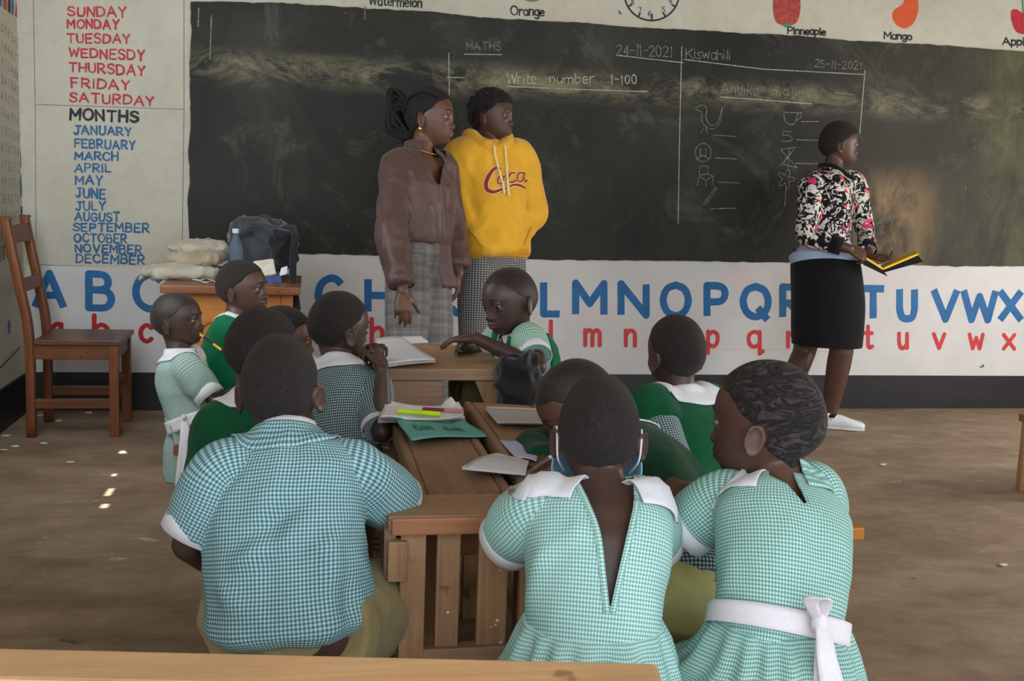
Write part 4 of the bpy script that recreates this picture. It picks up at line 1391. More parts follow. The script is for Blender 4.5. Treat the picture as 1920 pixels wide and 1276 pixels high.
sack('lowest beige cloth bag on the left of the table, its mouth drooping over the edge', (346, 508), 4.78, (0.155, 0.15, 0.034), 0.1, 0.0, M_SACK2, 1, 0.03)
sack('creased beige cloth bag in the middle of the pile of bags', (366, 484), 4.84, (0.135, 0.14, 0.032), -0.1, -0.12, M_SACK, 2, 0.01)
sack('pale cloth bag on top of the pile of bags', (378, 463), 4.9, (0.115, 0.12, 0.026), 0.15, 0.0, M_SACK2, 3, 0.0)

bp = thing('backpack', 'dark grey backpack slumped on the table below the blackboard', 'backpack', tuple(at(490, 517, 4.95)*np.array([1, 1, 0])+np.array([0, 0, 0.771])))
c = at(487, 462, 4.98)
V, F_ = superpillow(c, *axes(0.1), (0.135, 0.105, 0.125), 0.6, 0.6, 0.016, 9, 5)
link('bag_body', mesh_np('bag_body', V, F_), M_BAGBLK, bp)
V, F_ = superpillow(at(490, 428, 4.95), *axes(0.15, 0.1), (0.125, 0.11, 0.035), 0.7, 0.6, 0.02, 13, 6)
link('flap', mesh_np('flap', V, F_), M_BAGBLK, bp)
V, F_ = superpillow(at(532, 466, 4.9), *axes(0.5, 0.0), (0.06, 0.05, 0.085), 0.6, 0.7, 0.014, 14, 8)
link('side_pocket', mesh_np('side_pocket', V, F_), M_BAGBLK2, bp)
for pts, wd_ in (([(548, 425), (553, 445), (550, 480), (549, 520), (553, 550), (557, 578)], 0.016), ([(470, 440), (478, 412), (500, 404), (512, 418)], 0.012), ([(455, 450), (440, 440), (424, 470), (418, 490)], 0.009), ([(470, 430), (466, 420), (478, 440), (492, 452)], 0.01)):
    P = [at(x, y, 4.86 if wd_ < 0.016 else 4.5) for x, y in pts]
    if wd_ == 0.016:
        P = [at(x, y, 4.86-0.055*min(5, i)) for i, (x, y) in enumerate(pts)]
    piece_mesh('strap', tube(P, [wd_]*len(P), 12, flat=0.25, hint=(0, 1, 0) if wd_ != 0.016 else (1, 0, 0)), M_BAGBLK2, bp)

# water bottle
k = NT('clear_blue_plastic')
k.base((0.72, 0.87, 1.0, 1))
k.rough(0.12, 0.5)
k.b.inputs['Transmission Weight'].default_value = 0.92
k.b.inputs['IOR'].default_value = 1.12
M_PET = k.m
k = NT('pale_bottle_cap')
M_CAP = m_plain('pale_bottle_cap', (196, 214, 232), 0.4, 0.4)
bc = at(442, 517, 4.82)
bc[2] = 0.7705
bt = thing('water_bottle', 'clear blue plastic water bottle with pale cap standing on the table', 'bottle', tuple(bc))
hh = [(0.0, .026), (0.006, .030), (0.03, .0305), (0.035, .028), (0.04, .0305), (0.06, .0305), (0.065, .028), (0.07, .0305), (0.09, .0305), (0.095, .028), (0.1, .0305), (0.125, .031), (0.15, .0285), (0.172, .021), (0.188, .0135), (0.205, .012)]
n = 60
Z = cr([h for h in hh], n)
pc = loft([bc+np.array([0, 0, a]) for a, _ in Z], [(1, 0, 0)]*n, [(0, 1, 0)]*n, [r for _, r in Z], [r for _, r in Z], 2, 28)
piece_mesh('bottle_body', pc, M_PET, bt)
piece_mesh('cap', tube([bc+np.array([0, 0, 0.204]), bc+np.array([0, 0, 0.215]), bc+np.array([0, 0, 0.224])], [.0155, .0155, .015], 20, rnd=False), M_CAP, bt)


def card(name, label, cat, cor, d, th, mat, back=0.0, parts=()):
    """small upright card or booklet through four picture corners at depth d"""
    q = [at(x, y, d+(back if i < 2 else 0)) for i, (x, y) in enumerate(cor)]
    t = thing(name, label, cat, tuple((q[2]+q[3])/2))
    nn = nrm(np.cross(q[1]-q[0], q[3]-q[0]))*th
    shear_part('cover', [q[3], q[2], q[2]+nn, q[3]+nn, q[0], q[1], q[1]+nn, q[0]+nn], mat, t)
    return t


card('booklet', 'cream printed booklet leaning upright against the backpack', 'book', [(474, 489), (512, 484), (517, 513), (480, 519)], 4.76, 0.02, m_plain('cream_card', (206, 200, 184), 0.7), 0.03)
card('paper_sheet', 'small white card standing at the right end of the table', 'paper', [(527, 502), (539, 498), (538, 513), (524, 517)], 4.74, 0.003, M_PAPERW, 0.02)
card('snack_packet', 'blue and white packet lying near the right table corner', 'packet', [(497, 516), (526, 515), (529, 527), (500, 529)], 4.66, 0.03, m_plain('blue_printed_foil', (76, 92, 150), 0.4, 0.5, 0.5, 90), 0.06)
gl = thing('cable', 'white cable curled on the front edge of the table', 'cable', tuple(on(390, 527, 2, 0.7715)))
P = [on(x, y, 2, 0.7745) for x, y in ((362, 524), (378, 525), (392, 520), (400, 524), (388, 529), (375, 526), (386, 522), (404, 528))]
piece_mesh('cord', tube(P, [0.0028]*len(P), 8, n=60), m_plain('white_plastic', (206, 206, 204), 0.5), gl)
V, F_ = superpillow(at(405, 506, 4.8), *axes(0.5, 0.2), (0.06, 0.03, 0.02), 0.8, 0.6, 0.008, 20, 11)
o = tag(link('cloth_bundle', mesh_np('cloth_bundle', V, F_), M_BAGBLK), 'dark folded cloth beside the bottle on the table', 'cloth')

# black bag on the far desk's right side
c0 = at(972, 722, 3.12)
hb = thing('hanging_bag', 'black cloth bag hanging from the right side of the far desk', 'bag', tuple(c0))
V, F_ = superpillow(at(975, 730, 3.14), *axes(0.15, 0.0, 0.0), (0.066, 0.034, 0.10), 0.8, 0.75, 0.024, 15, 15)
V = [np.array(p)+np.array([0.25*max(0, 0.0+(c0[2]+0.06-p[2]))*(1 if p[0] > c0[0] else 0.2), 0, 0]) for p in V]
link('bag_body', mesh_np('bag_body', V, F_), M_BAGBLK2, hb)
P = [at(942, 690, 3.10), at(944, 672, 3.10), at(966, 668, 3.12), at(1000, 690, 3.12)]
piece_mesh('strap', tube(P, [0.012]*4, 10, flat=0.4), M_BAGBLK2, hb)

# litter along the left wall and on the floor
M_LIT = m_plain('paper_scrap', (196, 188, 178), 0.8)
rr = random.Random(11)
for i, (x, y) in enumerate([(82, 832), (28, 838), (12, 818), (110, 790), (75, 780), (165, 775), (8, 845), (132, 868), (1655, 872), (1880, 1060)]):
    p = on(x, y, 2, 0.0)
    bm = bmesh.new()
    bmesh.ops.create_icosphere(bm, subdivisions=2, radius=0.012)
    for v in bm.verts:
        v.co = Vector((v.co.x*1.5, v.co.y, v.co.z*0.35))*(1+0.5*noise.noise(v.co*90+Vector((i*5, 0, 0))))
        v.co += Vector((p[0], p[1], 0.005))
    where = ['by the near chair leg', 'against the left skirting', 'far left against the skirting', 'under the wooden chair', 'behind the wooden chair leg', 'below the chair seat by the back wall',
             'at the left picture edge', 'on the floor in front of the wooden chair', 'alone on the floor right of the standing person', 'alone on the floor at the lower right'][i]
    o = tag(link('paper_scrap', bm_mesh('paper_scrap', bm, True), M_LIT), 'tiny torn paper scrap %s' % where, 'litter', 'paper scraps on the floor')
# ------------------------------------------------------------------ people: builders
def m_skin(name, rgb, rough=0.42):
    k = NT(name)
    co = k.coord()
    a = k.noise(co, 14, 4, 0.6)
    c = np.array(s2l(rgb))[:3]
    col = k.ramp(a, [(0.3, tuple(c*0.85)+(1,)), (0.7, tuple(np.minimum(1, c*1.15))+(1,))])
    k.base(col)
    k.rough(rough, 0.4)
    k.b.inputs['Subsurface Weight'].default_value = 0.05
    k.b.inputs['Subsurface Radius'].default_value = (0.01, 0.004, 0.002)
    k.bump(k.noise(co, 240, 3), 0.08, 0.002)
    return k.m


def m_hair(name, rgb=(34, 29, 29), scale=230, bump=0.9, waves=False, rough=0.75):
    k = NT(name)
    co = k.coord()
    if waves:
        a = k.noise(k.coord('Object', (0.7, 0.7, 1.6)), 30, 3, 0.55, 1.6)
        a = k.math('ABSOLUTE', k.math('SUBTRACT', a, 0.5))
        st = [(0.0, (0.030, 0.026, 0.026, 1)), (0.05, tuple(np.array(s2l(rgb))[:3]*1.0)+(1,)), (0.3, tuple(np.array(s2l(rgb))[:3]*0.5)+(1,))]
        st = [(0.0, s2l((22, 18, 18))), (0.05, s2l((34, 29, 29))), (0.16, s2l((66, 58, 56)))]
        k.bump(a, 1.0, 0.02)
    else:
        a = k.noise(co, scale, 3, 0.7)
        st = [(0.35, s2l((22, 18, 17))), (0.62, s2l(rgb)), (0.8, s2l((62, 52, 50)))]
        k.bump(a, bump, 0.004)
    k.base(k.ramp(a, st))
    k.rough(rough, 0.25)
    k.b.inputs['Sheen Weight'].default_value = 0.05
    return k.m


M_SKIN = m_skin('deep_brown_skin', (84, 58, 48))
M_SKIN2 = m_skin('dark_brown_skin', (72, 52, 46))
M_SKIN3 = m_skin('warm_brown_skin', (98, 67, 53))
M_LIP = m_skin('lip_skin', (92, 58, 54))
M_HAIR = m_hair('cropped_black_hair', (46, 38, 36))
M_SHAVED = m_hair('shaved_head_stubble', (62, 50, 46), 300, 0.35, False, 0.36)
M_HAIRW = m_hair('combed_black_hair', waves=True)
M_EYE = m_plain('eye_white', (138, 126, 116), 0.25, 0.5, 0.02)
M_IRIS = m_plain('dark_iris', (28, 18, 14), 0.15, 0.5, 0.05)


def sstep(a, b, x):
    t = np.clip((x-a)/(b-a), 0, 1)
    return t*t*(3-2*t)


def head_piece(adult):
    """head in its own frame: face +Y, right ear +X, crown +Z, unit child size"""
    nu, nv = 84, 64
    th = np.linspace(0.02, math.pi-0.02, nv)[::-1]
    ph = 2*np.pi*np.arange(nu)/nu
    T, Pp = np.meshgrid(th, ph, indexing='ij')
    st = np.sin(T)**0.92
    ax, ay = (0.067, 0.090) if adult else (0.0695, 0.092)
    x = ax*st*np.cos(Pp)
    y = ay*st*np.sin(Pp)
    z = 0.100*np.cos(T)
    t = z/0.1
    lo = np.clip(-t, 0, 1)
    front, back = sstep(-0.02, 0.05, y), sstep(0.02, -0.05, y)
    z = np.where(t < 0, z*(1.16 if adult else 1.04), z*1.0)
    y = y*(1-0.52*back*sstep(0.15, 0.95, lo))
    y = y+0.030*sstep(0.25, 1.0, lo)*(0.3+0.7*front)
    y = y-0.004*back*(1-lo)
    x = x*(1-0.10*sstep(0.35, 1.0, lo))
    x = x*(1+0.03*np.exp(-((t-0.25)/0.35)**2))
    y = y+0.006*front*np.exp(-((t-0.45)/0.35)**2)
    zs = 1.12 if adult else 1.0

    def g(x0, z0, sx, sz, sym=True):
        q = np.exp(-(((x-x0)/sx)**2+((z-z0)/sz)**2))
        if sym and x0:
            q = q+np.exp(-(((x+x0)/sx)**2+((z-z0)/sz)**2))
        return q*sstep(0.0, 0.04, y)
    d = np.zeros_like(y)
    d += 0.0035*g(0.030, 0.014, 0.020, 0.008)
    d += -0.0085*g(0.030, -0.006, 0.015, 0.011)
    d += 0.0075*g(0.0, -0.014*zs, 0.0070, 0.022)
    d += 0.0170*g(0.0, -0.036*zs, 0.0115, 0.0105)
    d += 0.0115*g(0.0155, -0.040*zs, 0.0085, 0.0080)
    d += -0.0030*g(0.0, -0.049*zs, 0.012, 0.003)
    d += 0.0050*g(0.0, -0.062*zs, 0.030, 0.018)
    d += 0.0095*g(0.0, -0.058*zs, 0.020, 0.0056)
    d += 0.0095*g(0.0, -0.070*zs, 0.018, 0.0058)
    d += -0.0065*g(0.0, -0.0640*zs, 0.021, 0.0024)
    d += -0.0030*g(0.0, -0.080*zs, 0.016, 0.005)
    d += 0.0075*g(0.0, -0.094*zs, 0.018, 0.012)
    d += 0.0035*g(0.042, -0.030, 0.018, 0.018)
    y = y+d
    V = np.stack([x, y, z], -1).reshape(-1, 3)
    F_ = []
    for i in range(nv-1):
        for j in range(nu):
            k = (j+1) % nu
            F_.append((i*nu+j, i*nu+k, (i+1)*nu+k, (i+1)*nu+j))
    n = len(V)
    V = np.vstack([V, V[:nu].mean(0), V[(nv-1)*nu:].mean(0)])
    for j in range(nu):
        k = (j+1) % nu
        F_.append((n, k, j))
        F_.append((n+1, (nv-1)*nu+j, (nv-1)*nu+k))
    pcs = [(V, F_, None)]
    for s in (1, -1):
        # eyelids
        for dz, ry in ((0.0082, 0.0145), (-0.0085, 0.0128)):
            pcs.append(ellipsoid((s*0.030, 0.0725, -0.006+dz), np.eye(3), (0.0155, ry, 0.0068)))
        # ear: thin plate, rolled rim and lobe
        e = np.array([s*(ax+0.0065), -0.008, -0.026])
        out = nrm([s*0.86, -0.50, 0.0])
        up = nrm([0, -0.18, 1.0])
        fw = nrm(np.cross(up, out))
        R = np.stack([out, fw, up], 1)
        pcs.append(ellipsoid(e+out*0.001, R, (0.0045, 0.0145, 0.0250)))
        rim = [e+out*0.006*math.sin(min(1, a/3.0)*1.57)+fw*s*-1*0+(fw*math.cos(b)*0.0145+up*math.sin(b)*0.026) for a, b in
               zip(np.linspace(0, 6, 14), np.linspace(0.3, 4.6, 14))]
        pcs.append(tube(rim, [0.0036]*14, 8, n=40))
        rim = [e+out*0.006+(fw*math.cos(b)*-0.0145+up*math.sin(b)*0.026) for b in np.linspace(0.3, 4.6, 14)]
        pcs.append(tube(rim, [0.0034]*14, 8, n=40))
        pcs.append(ellipsoid(e-up*0.024+out*0.002, R, (0.005, 0.0075, 0.0075)))
    return join_pieces(pcs)


HEAD = {a: head_piece(a) for a in (False, True)}
HEADBV = {a: BVHTree.FromPolygons([tuple(p) for p in h[0]], [tuple(q) for q in h[1]]) for a, h in HEAD.items()}


def xf(M, V):
    V = np.asarray(V)
    M = np.asarray(M)
    return V@M[:3, :3].T+M[:3, 3]


def hand_pieces(w, d, pn, side, size=1.0, curl=(20, 25, 28, 32), thumb=(0.75, 25), spread=1.0, k=1.0):
    """hand from wrist w along d, palm facing pn; side=+1 when the thumb lies towards cross(d, pn)"""
    d = nrm(d)
    pn = nrm(np.asarray(pn, float)-d*np.dot(pn, d))
    lat = np.cross(d, pn)*side                    # towards the thumb
    L = size
    pcs = []
    C = [w-d*0.012*L, w+d*0.012*L, w+d*0.045*L, w+d*0.080*L, w+d*0.092*L]
    C = cr(C, 14)
    RX = cr([0.024*L, 0.027*L, 0.037*L, 0.040*L, 0.036*L], 14)[:, 0]
    RY = cr([0.017*L, 0.016*L, 0.015*L, 0.0125*L, 0.009*L], 14)[:, 0]
    pcs.append(loft(C, [lat]*14, [np.cross(d, lat)]*14, RX, RY, 2.6, 20))
    fl = (0.070, 0.078, 0.072, 0.056)
    fr_ = (0.0088, 0.009, 0.0086, 0.0076)
    for i in range(4):
        off = (1.5-i)*0.0205*L
        base = w+d*(0.082-0.006*abs(i-1.2))*L+lat*off
        ang0 = math.radians(curl[i])
        sp = (1.5-i)*0.06*spread
        dirn = nrm(d+lat*sp)
        p = base
        pts, rad = [base-dirn*0.012*L, base], [fr_[i]*L, fr_[i]*L*1.08]
        a = 0.0
        for q, ln in enumerate((0.45, 0.31, 0.24)):
            a += ang0*(1.0, 1.15, 0.8)[q]
            dv = dirn*math.cos(a)+pn*math.sin(a)
            p = p+dv*fl[i]*L*ln
            pts.append(p)
            rad.append(fr_[i]*L*(0.96, 0.86, 0.72)[q])
        pcs.append(tube(pts, rad, 12, n=22))
    out, cl = thumb
    tb_ = w+d*0.022*L+lat*0.026*L+pn*0.004*L
    td = nrm(d*(1-0.35*out)+lat*out+pn*0.35)
    t2 = nrm(td+d*0.5*math.sin(math.radians(cl)+0.3)+pn*0.35*math.sin(math.radians(cl)))
    pts = [tb_-td*0.012*L, tb_+td*0.012*L, tb_+td*0.038*L, tb_+td*0.038*L+t2*0.028*L, tb_+td*0.038*L+t2*0.048*L]
    pcs.append(tube(pts, [0.014*L, 0.0135*L, 0.0108*L, 0.0096*L, 0.0072*L], 12, n=22))
    return pcs


class Person:
    def __init__(s, label, head, hpsi, neck, pelvis, bpsi, k=1.0, hs=1.0, nod=0.0, tilt=0.0, adult=False, ppsi=None, shw=None, bend=0.02,
                 arms=None, legs=None, skin=None, sh=None, girth=1.0, voxel=0.0036, group=None):
        s.k, s.hs, s.adult, s.girth = k, hs, adult, girth
        yw = math.degrees(YAW)
        s.hd = math.radians(hpsi+yw)
        s.bd = math.radians(bpsi+yw)
        s.pd = math.radians((bpsi if ppsi is None else ppsi)+yw)
        s.head, s.neck, s.pelvis = (at(*q) if len(q) == 3 and q[0] > 20 else np.asarray(q, float) for q in (head, neck, pelvis))
        s.fwd = np.array([math.sin(s.bd), math.cos(s.bd), 0])
        s.right = np.array([math.cos(s.bd), -math.sin(s.bd), 0])
        s.pfwd = np.array([math.sin(s.pd), math.cos(s.pd), 0])
        s.pright = np.array([math.cos(s.pd), -math.sin(s.pd), 0])
        s.mid = (s.pelvis+s.neck)/2-s.fwd*bend
        s.Hm = np.array(Matrix.Translation(Vector(s.head))@Matrix.Rotation(-s.hd, 4, 'Z')@Matrix.Rotation(-math.radians(nod), 4, 'X')
                        @ Matrix.Rotation(math.radians(tilt), 4, 'Y')@Matrix.Diagonal((hs, hs, hs, 1)))
        base = np.array([s.pelvis[0], s.pelvis[1], 0.0])
        s.root = thing('person', label, 'person', tuple(base), group=group)
        shw = shw or 0.115*k
        s.sh = {}
        for sd, sg in (('R', 1), ('L', -1)):
            p = s.spine(0.90)[0]+s.lat(0.90)*sg*shw
            if sh and sd in sh:
                p = at(*sh[sd])
            s.sh[sd] = p
        s.el, s.wr, s.hand = {}, {}, {}
        arms = arms or {}
        for sd, sg in (('R', 1), ('L', -1)):
            a = arms.get(sd)
            if a is None:
                e = s.sh[sd]+np.array([0, 0, -0.17*k])+s.right*sg*0.05*k+s.fwd*0.03
                a = dict(el=e, wr=e+s.fwd*0.15*k-s.right*sg*0.05*k+np.array([0, 0, -0.01]))
            s.el[sd] = np.asarray(at(*a['el']) if isinstance(a['el'], tuple) else a['el'])
            s.wr[sd] = np.asarray(at(*a['wr']) if isinstance(a['wr'], tuple) else a['wr'])
            s.hand[sd] = a.get('hand', {})
        s.hip, s.kn, s.an = {}, {}, {}
        legs = legs or {}
        for sd, sg in (('R', 1), ('L', -1)):
            s.hip[sd] = s.pelvis+s.pright*sg*0.062*k*girth
            l = legs.get(sd)
            if l is None:
                kn = s.hip[sd]+s.pfwd*0.26*k+s.pright*sg*0.03+np.array([0, 0, -0.01])
                an = np.array([kn[0], kn[1], 0.055])-s.pfwd*0.02
            else:
                kn, an = (np.asarray(at(*q) if isinstance(q, tuple) else q) for q in l)
            s.kn[sd], s.an[sd] = kn, an
        s.skin = skin or M_SKIN
        s.voxel = voxel

    def spine(s, t):
        a, b, c = s.pelvis, s.mid, s.neck
        p = a*(1-t)**2+b*2*t*(1-t)+c*t*t
        d = (b-a)*2*(1-t)+(c-b)*2*t
        return p, nrm(d)

    def lat(s, t):
        u = min(1, max(0, t))
        l = nrm(s.pright*(1-u)+s.right*u)
        T = s.spine(u)[1]
        return nrm(l-T*np.dot(l, T))

    S = [-0.14, 0.0, 0.18, 0.42, 0.66, 0.80, 0.90, 0.965, 1.0, 1.06]
    RXb = [0.070, 0.112, 0.104, 0.106, 0.118, 0.124, 0.106, 0.060, 0.042, 0.036]
    RYb = [0.060, 0.086, 0.078, 0.074, 0.078, 0.070, 0.056, 0.044, 0.040, 0.038]

    def torso(s, t0, t1, dx=0.0, dy=0.0, fx=None, fy=None, M=40, ex=2.3, N=44, ripple=None):
        tt = np.linspace(t0, t1, M)
        C, AX, AY, RX, RY = [], [], [], [], []
        for i, t in enumerate(tt):
            p, d = s.spine(t)
            l = s.lat(t)
            u = i/(M-1)
            C.append(p)
            AX.append(l)
            AY.append(np.cross(d, l))
            RX.append(np.interp(t, s.S, s.RXb)*s.k*s.girth+(dx if not fx else np.interp(t, fx[0], fx[1])))
            RY.append(np.interp(t, s.S, s.RYb)*s.k*s.girth+(dy if not fy else np.interp(t, fy[0], fy[1])))
        return loft(C, AX, AY, RX, RY, ex, N, ripple=ripple)

    def armr(s):
        k = s.k
        return (0.036*k, 0.027*k, 0.019*k) if not s.adult else (0.040*k, 0.031*k, 0.021*k)

    def body(s, hands='LR', feet=True):
        k = s.k
        hv, hf, _, _ = HEAD[s.adult]
        pcs = [(xf(s.Hm, hv), hf, None)]
        nb = s.spine(0.95)[0]
        hb = xf(s.Hm, np.array([[0, -0.012, -0.055]]))[0]
        nr = 0.043*k if not s.adult else 0.041*k
        pcs.append(tube([nb-(hb-nb)*0.2, nb*0.5+hb*0.5, hb], [nr*1.25, nr, nr*1.02], 20))
        pcs.append(s.torso(-0.14, 1.0))
        ra = s.armr()
        for sd, sg in (('R', 1), ('L', -1)):
            a, b, c = s.sh[sd], s.el[sd], s.wr[sd]
            inn = s.spine(0.88)[0]*0.35+a*0.65
            pcs.append(tube([inn, a, a*0.5+b*0.5, b], [ra[0]*1.0, ra[0]*1.12, ra[0]*0.98, ra[1]], 18))
            pcs.append(tube([b, b*0.6+c*0.4, c], [ra[1]*1.02, ra[1]*0.98, ra[2]], 18))
            if sd in hands:
                h = s.hand[sd]
                d = nrm(h.get('d', c-b))
                pn = np.asarray(h.get('pn', -s.right*sg*1.0), float)
                thumb_dir = np.asarray(h.get('thumb_dir', s.fwd), float)
                pn_ = nrm(pn-d*np.dot(pn, d))
                side = 1 if np.dot(np.cross(d, pn_), thumb_dir) > 0 else -1
                pcs += hand_pieces(c, d, pn, side, h.get('size', (0.72 if not s.adult else 0.98)), h.get('curl', (22, 26, 30, 34)), h.get('thumb', (0.7, 25)), h.get('spread', 1.0))
            hp, kn, an = s.hip[sd], s.kn[sd], s.an[sd]
            r0, r1, r2 = (0.062*k*s.girth, 0.045*k, 0.029*k) if not s.adult else (0.078*k, 0.052*k, 0.034*k)
            pcs.append(tube([hp, hp*0.5+kn*0.5, kn], [r0, r0*0.9, r1], 18))
            pcs.append(tube([kn, kn*0.66+an*0.34, an], [r1, r1*0.98, r2], 18))
            if feet:
                f = s.pfwd
                pcs.append(tube([an-f*0.03*k+np.array([0, 0, -0.030*k]), an+f*0.03*k+np.array([0, 0, -0.022*k]), an+f*0.11*k+np.array([0, 0, -0.038*k])], [0.024*k, 0.030*k, 0.020*k], 14, flat=1.0))
                pcs.append(tube([an, an-np.array([0, 0, 0.03*k])], [r2, r2], 12))
        V, F_, _, _ = join_pieces(pcs)
        v, f = remesh(V, F_, s.voxel)
        loc = xf(np.linalg.inv(s.Hm), v)
        hw = sstep(-0.02, 0.03, loc[:, 1])*sstep(-0.13, -0.10, loc[:, 2])
        v = lap(v, f, 5, 0.5, 1-0.75*hw)
        s.v, s.f = v, f
        me = mesh_np('body', v, f)
        s.bo = link('body', me, s.skin, s.root)
        me.materials.append(M_LIP)
        loc = xf(np.linalg.inv(s.Hm), v)
        zs = 1.12 if s.adult else 1.0
        fc = loc[f].mean(1)
        lip = (np.abs(fc[:, 0]) < 0.021-0.35*np.abs(fc[:, 2]+0.064*zs)) & (np.abs(fc[:, 2]+0.064*zs) < 0.0105) & (fc[:, 1] > 0.06)
        idx = np.zeros(len(f), dtype=np.int32)
        idx[lip] = 1
        me.polygons.foreach_set('material_index', idx)
        return s.bo

    def eyes(s, look=(0, 0)):
        for sg in (1, -1):
            c = np.array([sg*0.030, 0.0730, -0.0062])
            V, F_, _ = ellipsoid(c, np.eye(3), (0.0112, 0.0122, 0.0110))
            e = link('eye', mesh_np('eye', xf(s.Hm, V), F_), M_EYE, s.root)
            V, F_, _ = ellipsoid(c+np.array([look[0], 0.0066, look[1]]), np.eye(3), (0.0076, 0.0066, 0.0076))
            link('iris', mesh_np('iris', xf(s.Hm, V), F_), M_IRIS, e)
            pts = []
            for x_, z_ in ((0.014, 0.0135), (0.022, 0.0175), (0.032, 0.0185), (0.042, 0.0140)):
                h = HEADBV[s.adult].ray_cast(Vector((sg*x_, 0.3, z_)), Vector((0, -1, 0)))
                pts.append(np.array(h[0])+np.array([0, -0.0002, 0]))
            piece_mesh('eyebrow', tube(xf(s.Hm, np.array(pts)), [0.0012, 0.0024, 0.0022, 0.0010], 8, n=24), M_HAIR, s.root)

    def hair(s, mat, th=0.002, front=0.056, rough_amp=0.0, name='hair', freq=40, nape=-0.066):
        loc = xf(np.linalg.inv(s.Hm), s.v)
        sc = np.interp(loc[:, 1]/0.092, [-1.2, -0.6, -0.3, 0.0, 0.28, 0.5, 0.75, 1.0], [nape, nape, -0.045, 0.004, 0.022, 0.046, front, front])
        m = loc[:, 2]-sc+0.004*np.array([noise.noise(Vector(p)*45) for p in loc])
        near = (np.linalg.norm(loc, axis=1) < 0.16) & ~((np.abs(loc[:, 0]) > 0.0685) & (np.abs(loc[:, 1]+0.010) < 0.034) & (np.abs(loc[:, 2]+0.026) < 0.034) & (np.abs(loc[:, 0]) > 0.0685+0.3*np.maximum(0, loc[:, 2]+0.02)))
        ok = (m > -0.010) & near
        fm = ok[s.f].all(1)
        f = s.f[fm]
        used = np.unique(f)
        re = -np.ones(len(s.v), int)
        re[used] = np.arange(len(used))
        n = vnormals(s.v, s.f)
        bump = np.array([noise.noise(Vector(p)*freq) for p in loc[used]]) if rough_amp else 0
        hgt = -0.0030+(th+0.0030)*sstep(-0.008, 0.010, m[used])+rough_amp*bump*sstep(0, 0.02, m[used])
        # cover the inside of the skin only where it shows
        V = s.v[used]+n[used]*hgt[:, None]
        s.hair_o = link(name, mesh_np(name, V, re[f]), mat, s.root)
        return s.hair_o


def uv_mesh(name, v, f, uvc):
    me = mesh_np(name, v, f)
    l = me.uv_layers.new(name='UVMap')
    l.data.foreach_set('uv', np.asarray(uvc, dtype=np.float32).ravel())
    return me


def loft_uv(name, pc, R, mat, parent, solid=None, wrinkle=None, off=0.0):
    """uncut tube mesh with cloth coordinates straight from the loft"""
    V, F_, U = pc
    uvs = []
    for q in F_:
        p0 = U[q[0]][0]
        for a in q:
            p = U[a][0]
            if p-p0 > math.pi:
                p -= 2*math.pi
            if p-p0 < -math.pi:
                p += 2*math.pi
            uvs.append((p*R, U[a][1]+off))
    o = link(name, uv_mesh(name, V, F_, uvs), mat, parent)
    if solid:
        md = o.modifiers.new('thickness', 'SOLIDIFY')
        md.thickness = solid
        md.offset = 0
    return o


def cloth(pieces, Rs, voxel=0.0062, smooth=4, folds=(), per=0.0062):
    """fuse garment pieces into one cloth surface; returns vertices, faces and cloth coordinates per corner"""
    V, F_, U, O = join_pieces(pieces)
    v, f = remesh(V, F_, voxel)
    v = lap(v, f, smooth, 0.5)
    n = len(v)
    dist = np.full((n, len(pieces)), 9.0)
    par = np.zeros((n, len(pieces), 2))
    for i, pc in enumerate(pieces):
        P, U = np.asarray(pc[0]), np.asarray(pc[2])
        tri = []
        for q in pc[1]:
            tri.append((q[0], q[1], q[2]))
            if len(q) == 4:
                tri.append((q[0], q[2], q[3]))
        bt = BVHTree.FromPolygons([tuple(p) for p in P], tri)
        for j in range(n):
            loc, _, idx, dd = bt.find_nearest(v[j])
            if idx is None:
                continue
            t = tri[idx]
            A, B, C = P[t[0]], P[t[1]], P[t[2]]
            e0, e1, e2 = B-A, C-A, np.array(loc)-A
            d00, d01, d11, d20, d21 = e0@e0, e0@e1, e1@e1, e2@e0, e2@e1
            den = d00*d11-d01*d01+1e-15
            w1, w2 = (d11*d20-d01*d21)/den, (d00*d21-d01*d20)/den
            u = U[list(t)]
            p0 = u[0, 0]
            p1 = (u[1, 0]-p0+math.pi) % (2*math.pi)-math.pi
            p2 = (u[2, 0]-p0+math.pi) % (2*math.pi)-math.pi
            dist[j, i] = dd
            par[j, i] = (p0+w1*p1+w2*p2, u[0, 1]+w1*(u[1, 1]-u[0, 1])+w2*(u[2, 1]-u[0, 1]))
    own = dist[f].mean(1).argmin(1)
    ph = par[f, own[:, None], 0]
    vv = par[f, own[:, None], 1]
    d = ph-ph[:, :1]
    ph = ph[:, :1]+(d+math.pi) % (2*math.pi)-math.pi
    R = np.array([round(2*math.pi*r/per)*per/(2*math.pi) for r in Rs])
    uvc = np.stack([ph*R[own][:, None], vv], -1)
    if folds:
        nn = vnormals(v, f)
        h = np.zeros(n)
        for fn in folds:
            h += fn(v)
        v = v+nn*h[:, None]
    return v, f, uvc


def fold_noise(amp, freq, stretch=(1, 1, 1), seed=0, ridged=True):
    st_ = np.array(stretch, float)

    def fn(v):
        out = np.zeros(len(v))
        for i, p in enumerate(v):
            q = Vector(p*st_*freq)+Vector((seed*7.3, seed*2.1, seed))
            a = noise.noise(q)
            out[i] = (1-2.4*abs(a) if ridged else a*1.6)
        return amp*out
    return fn


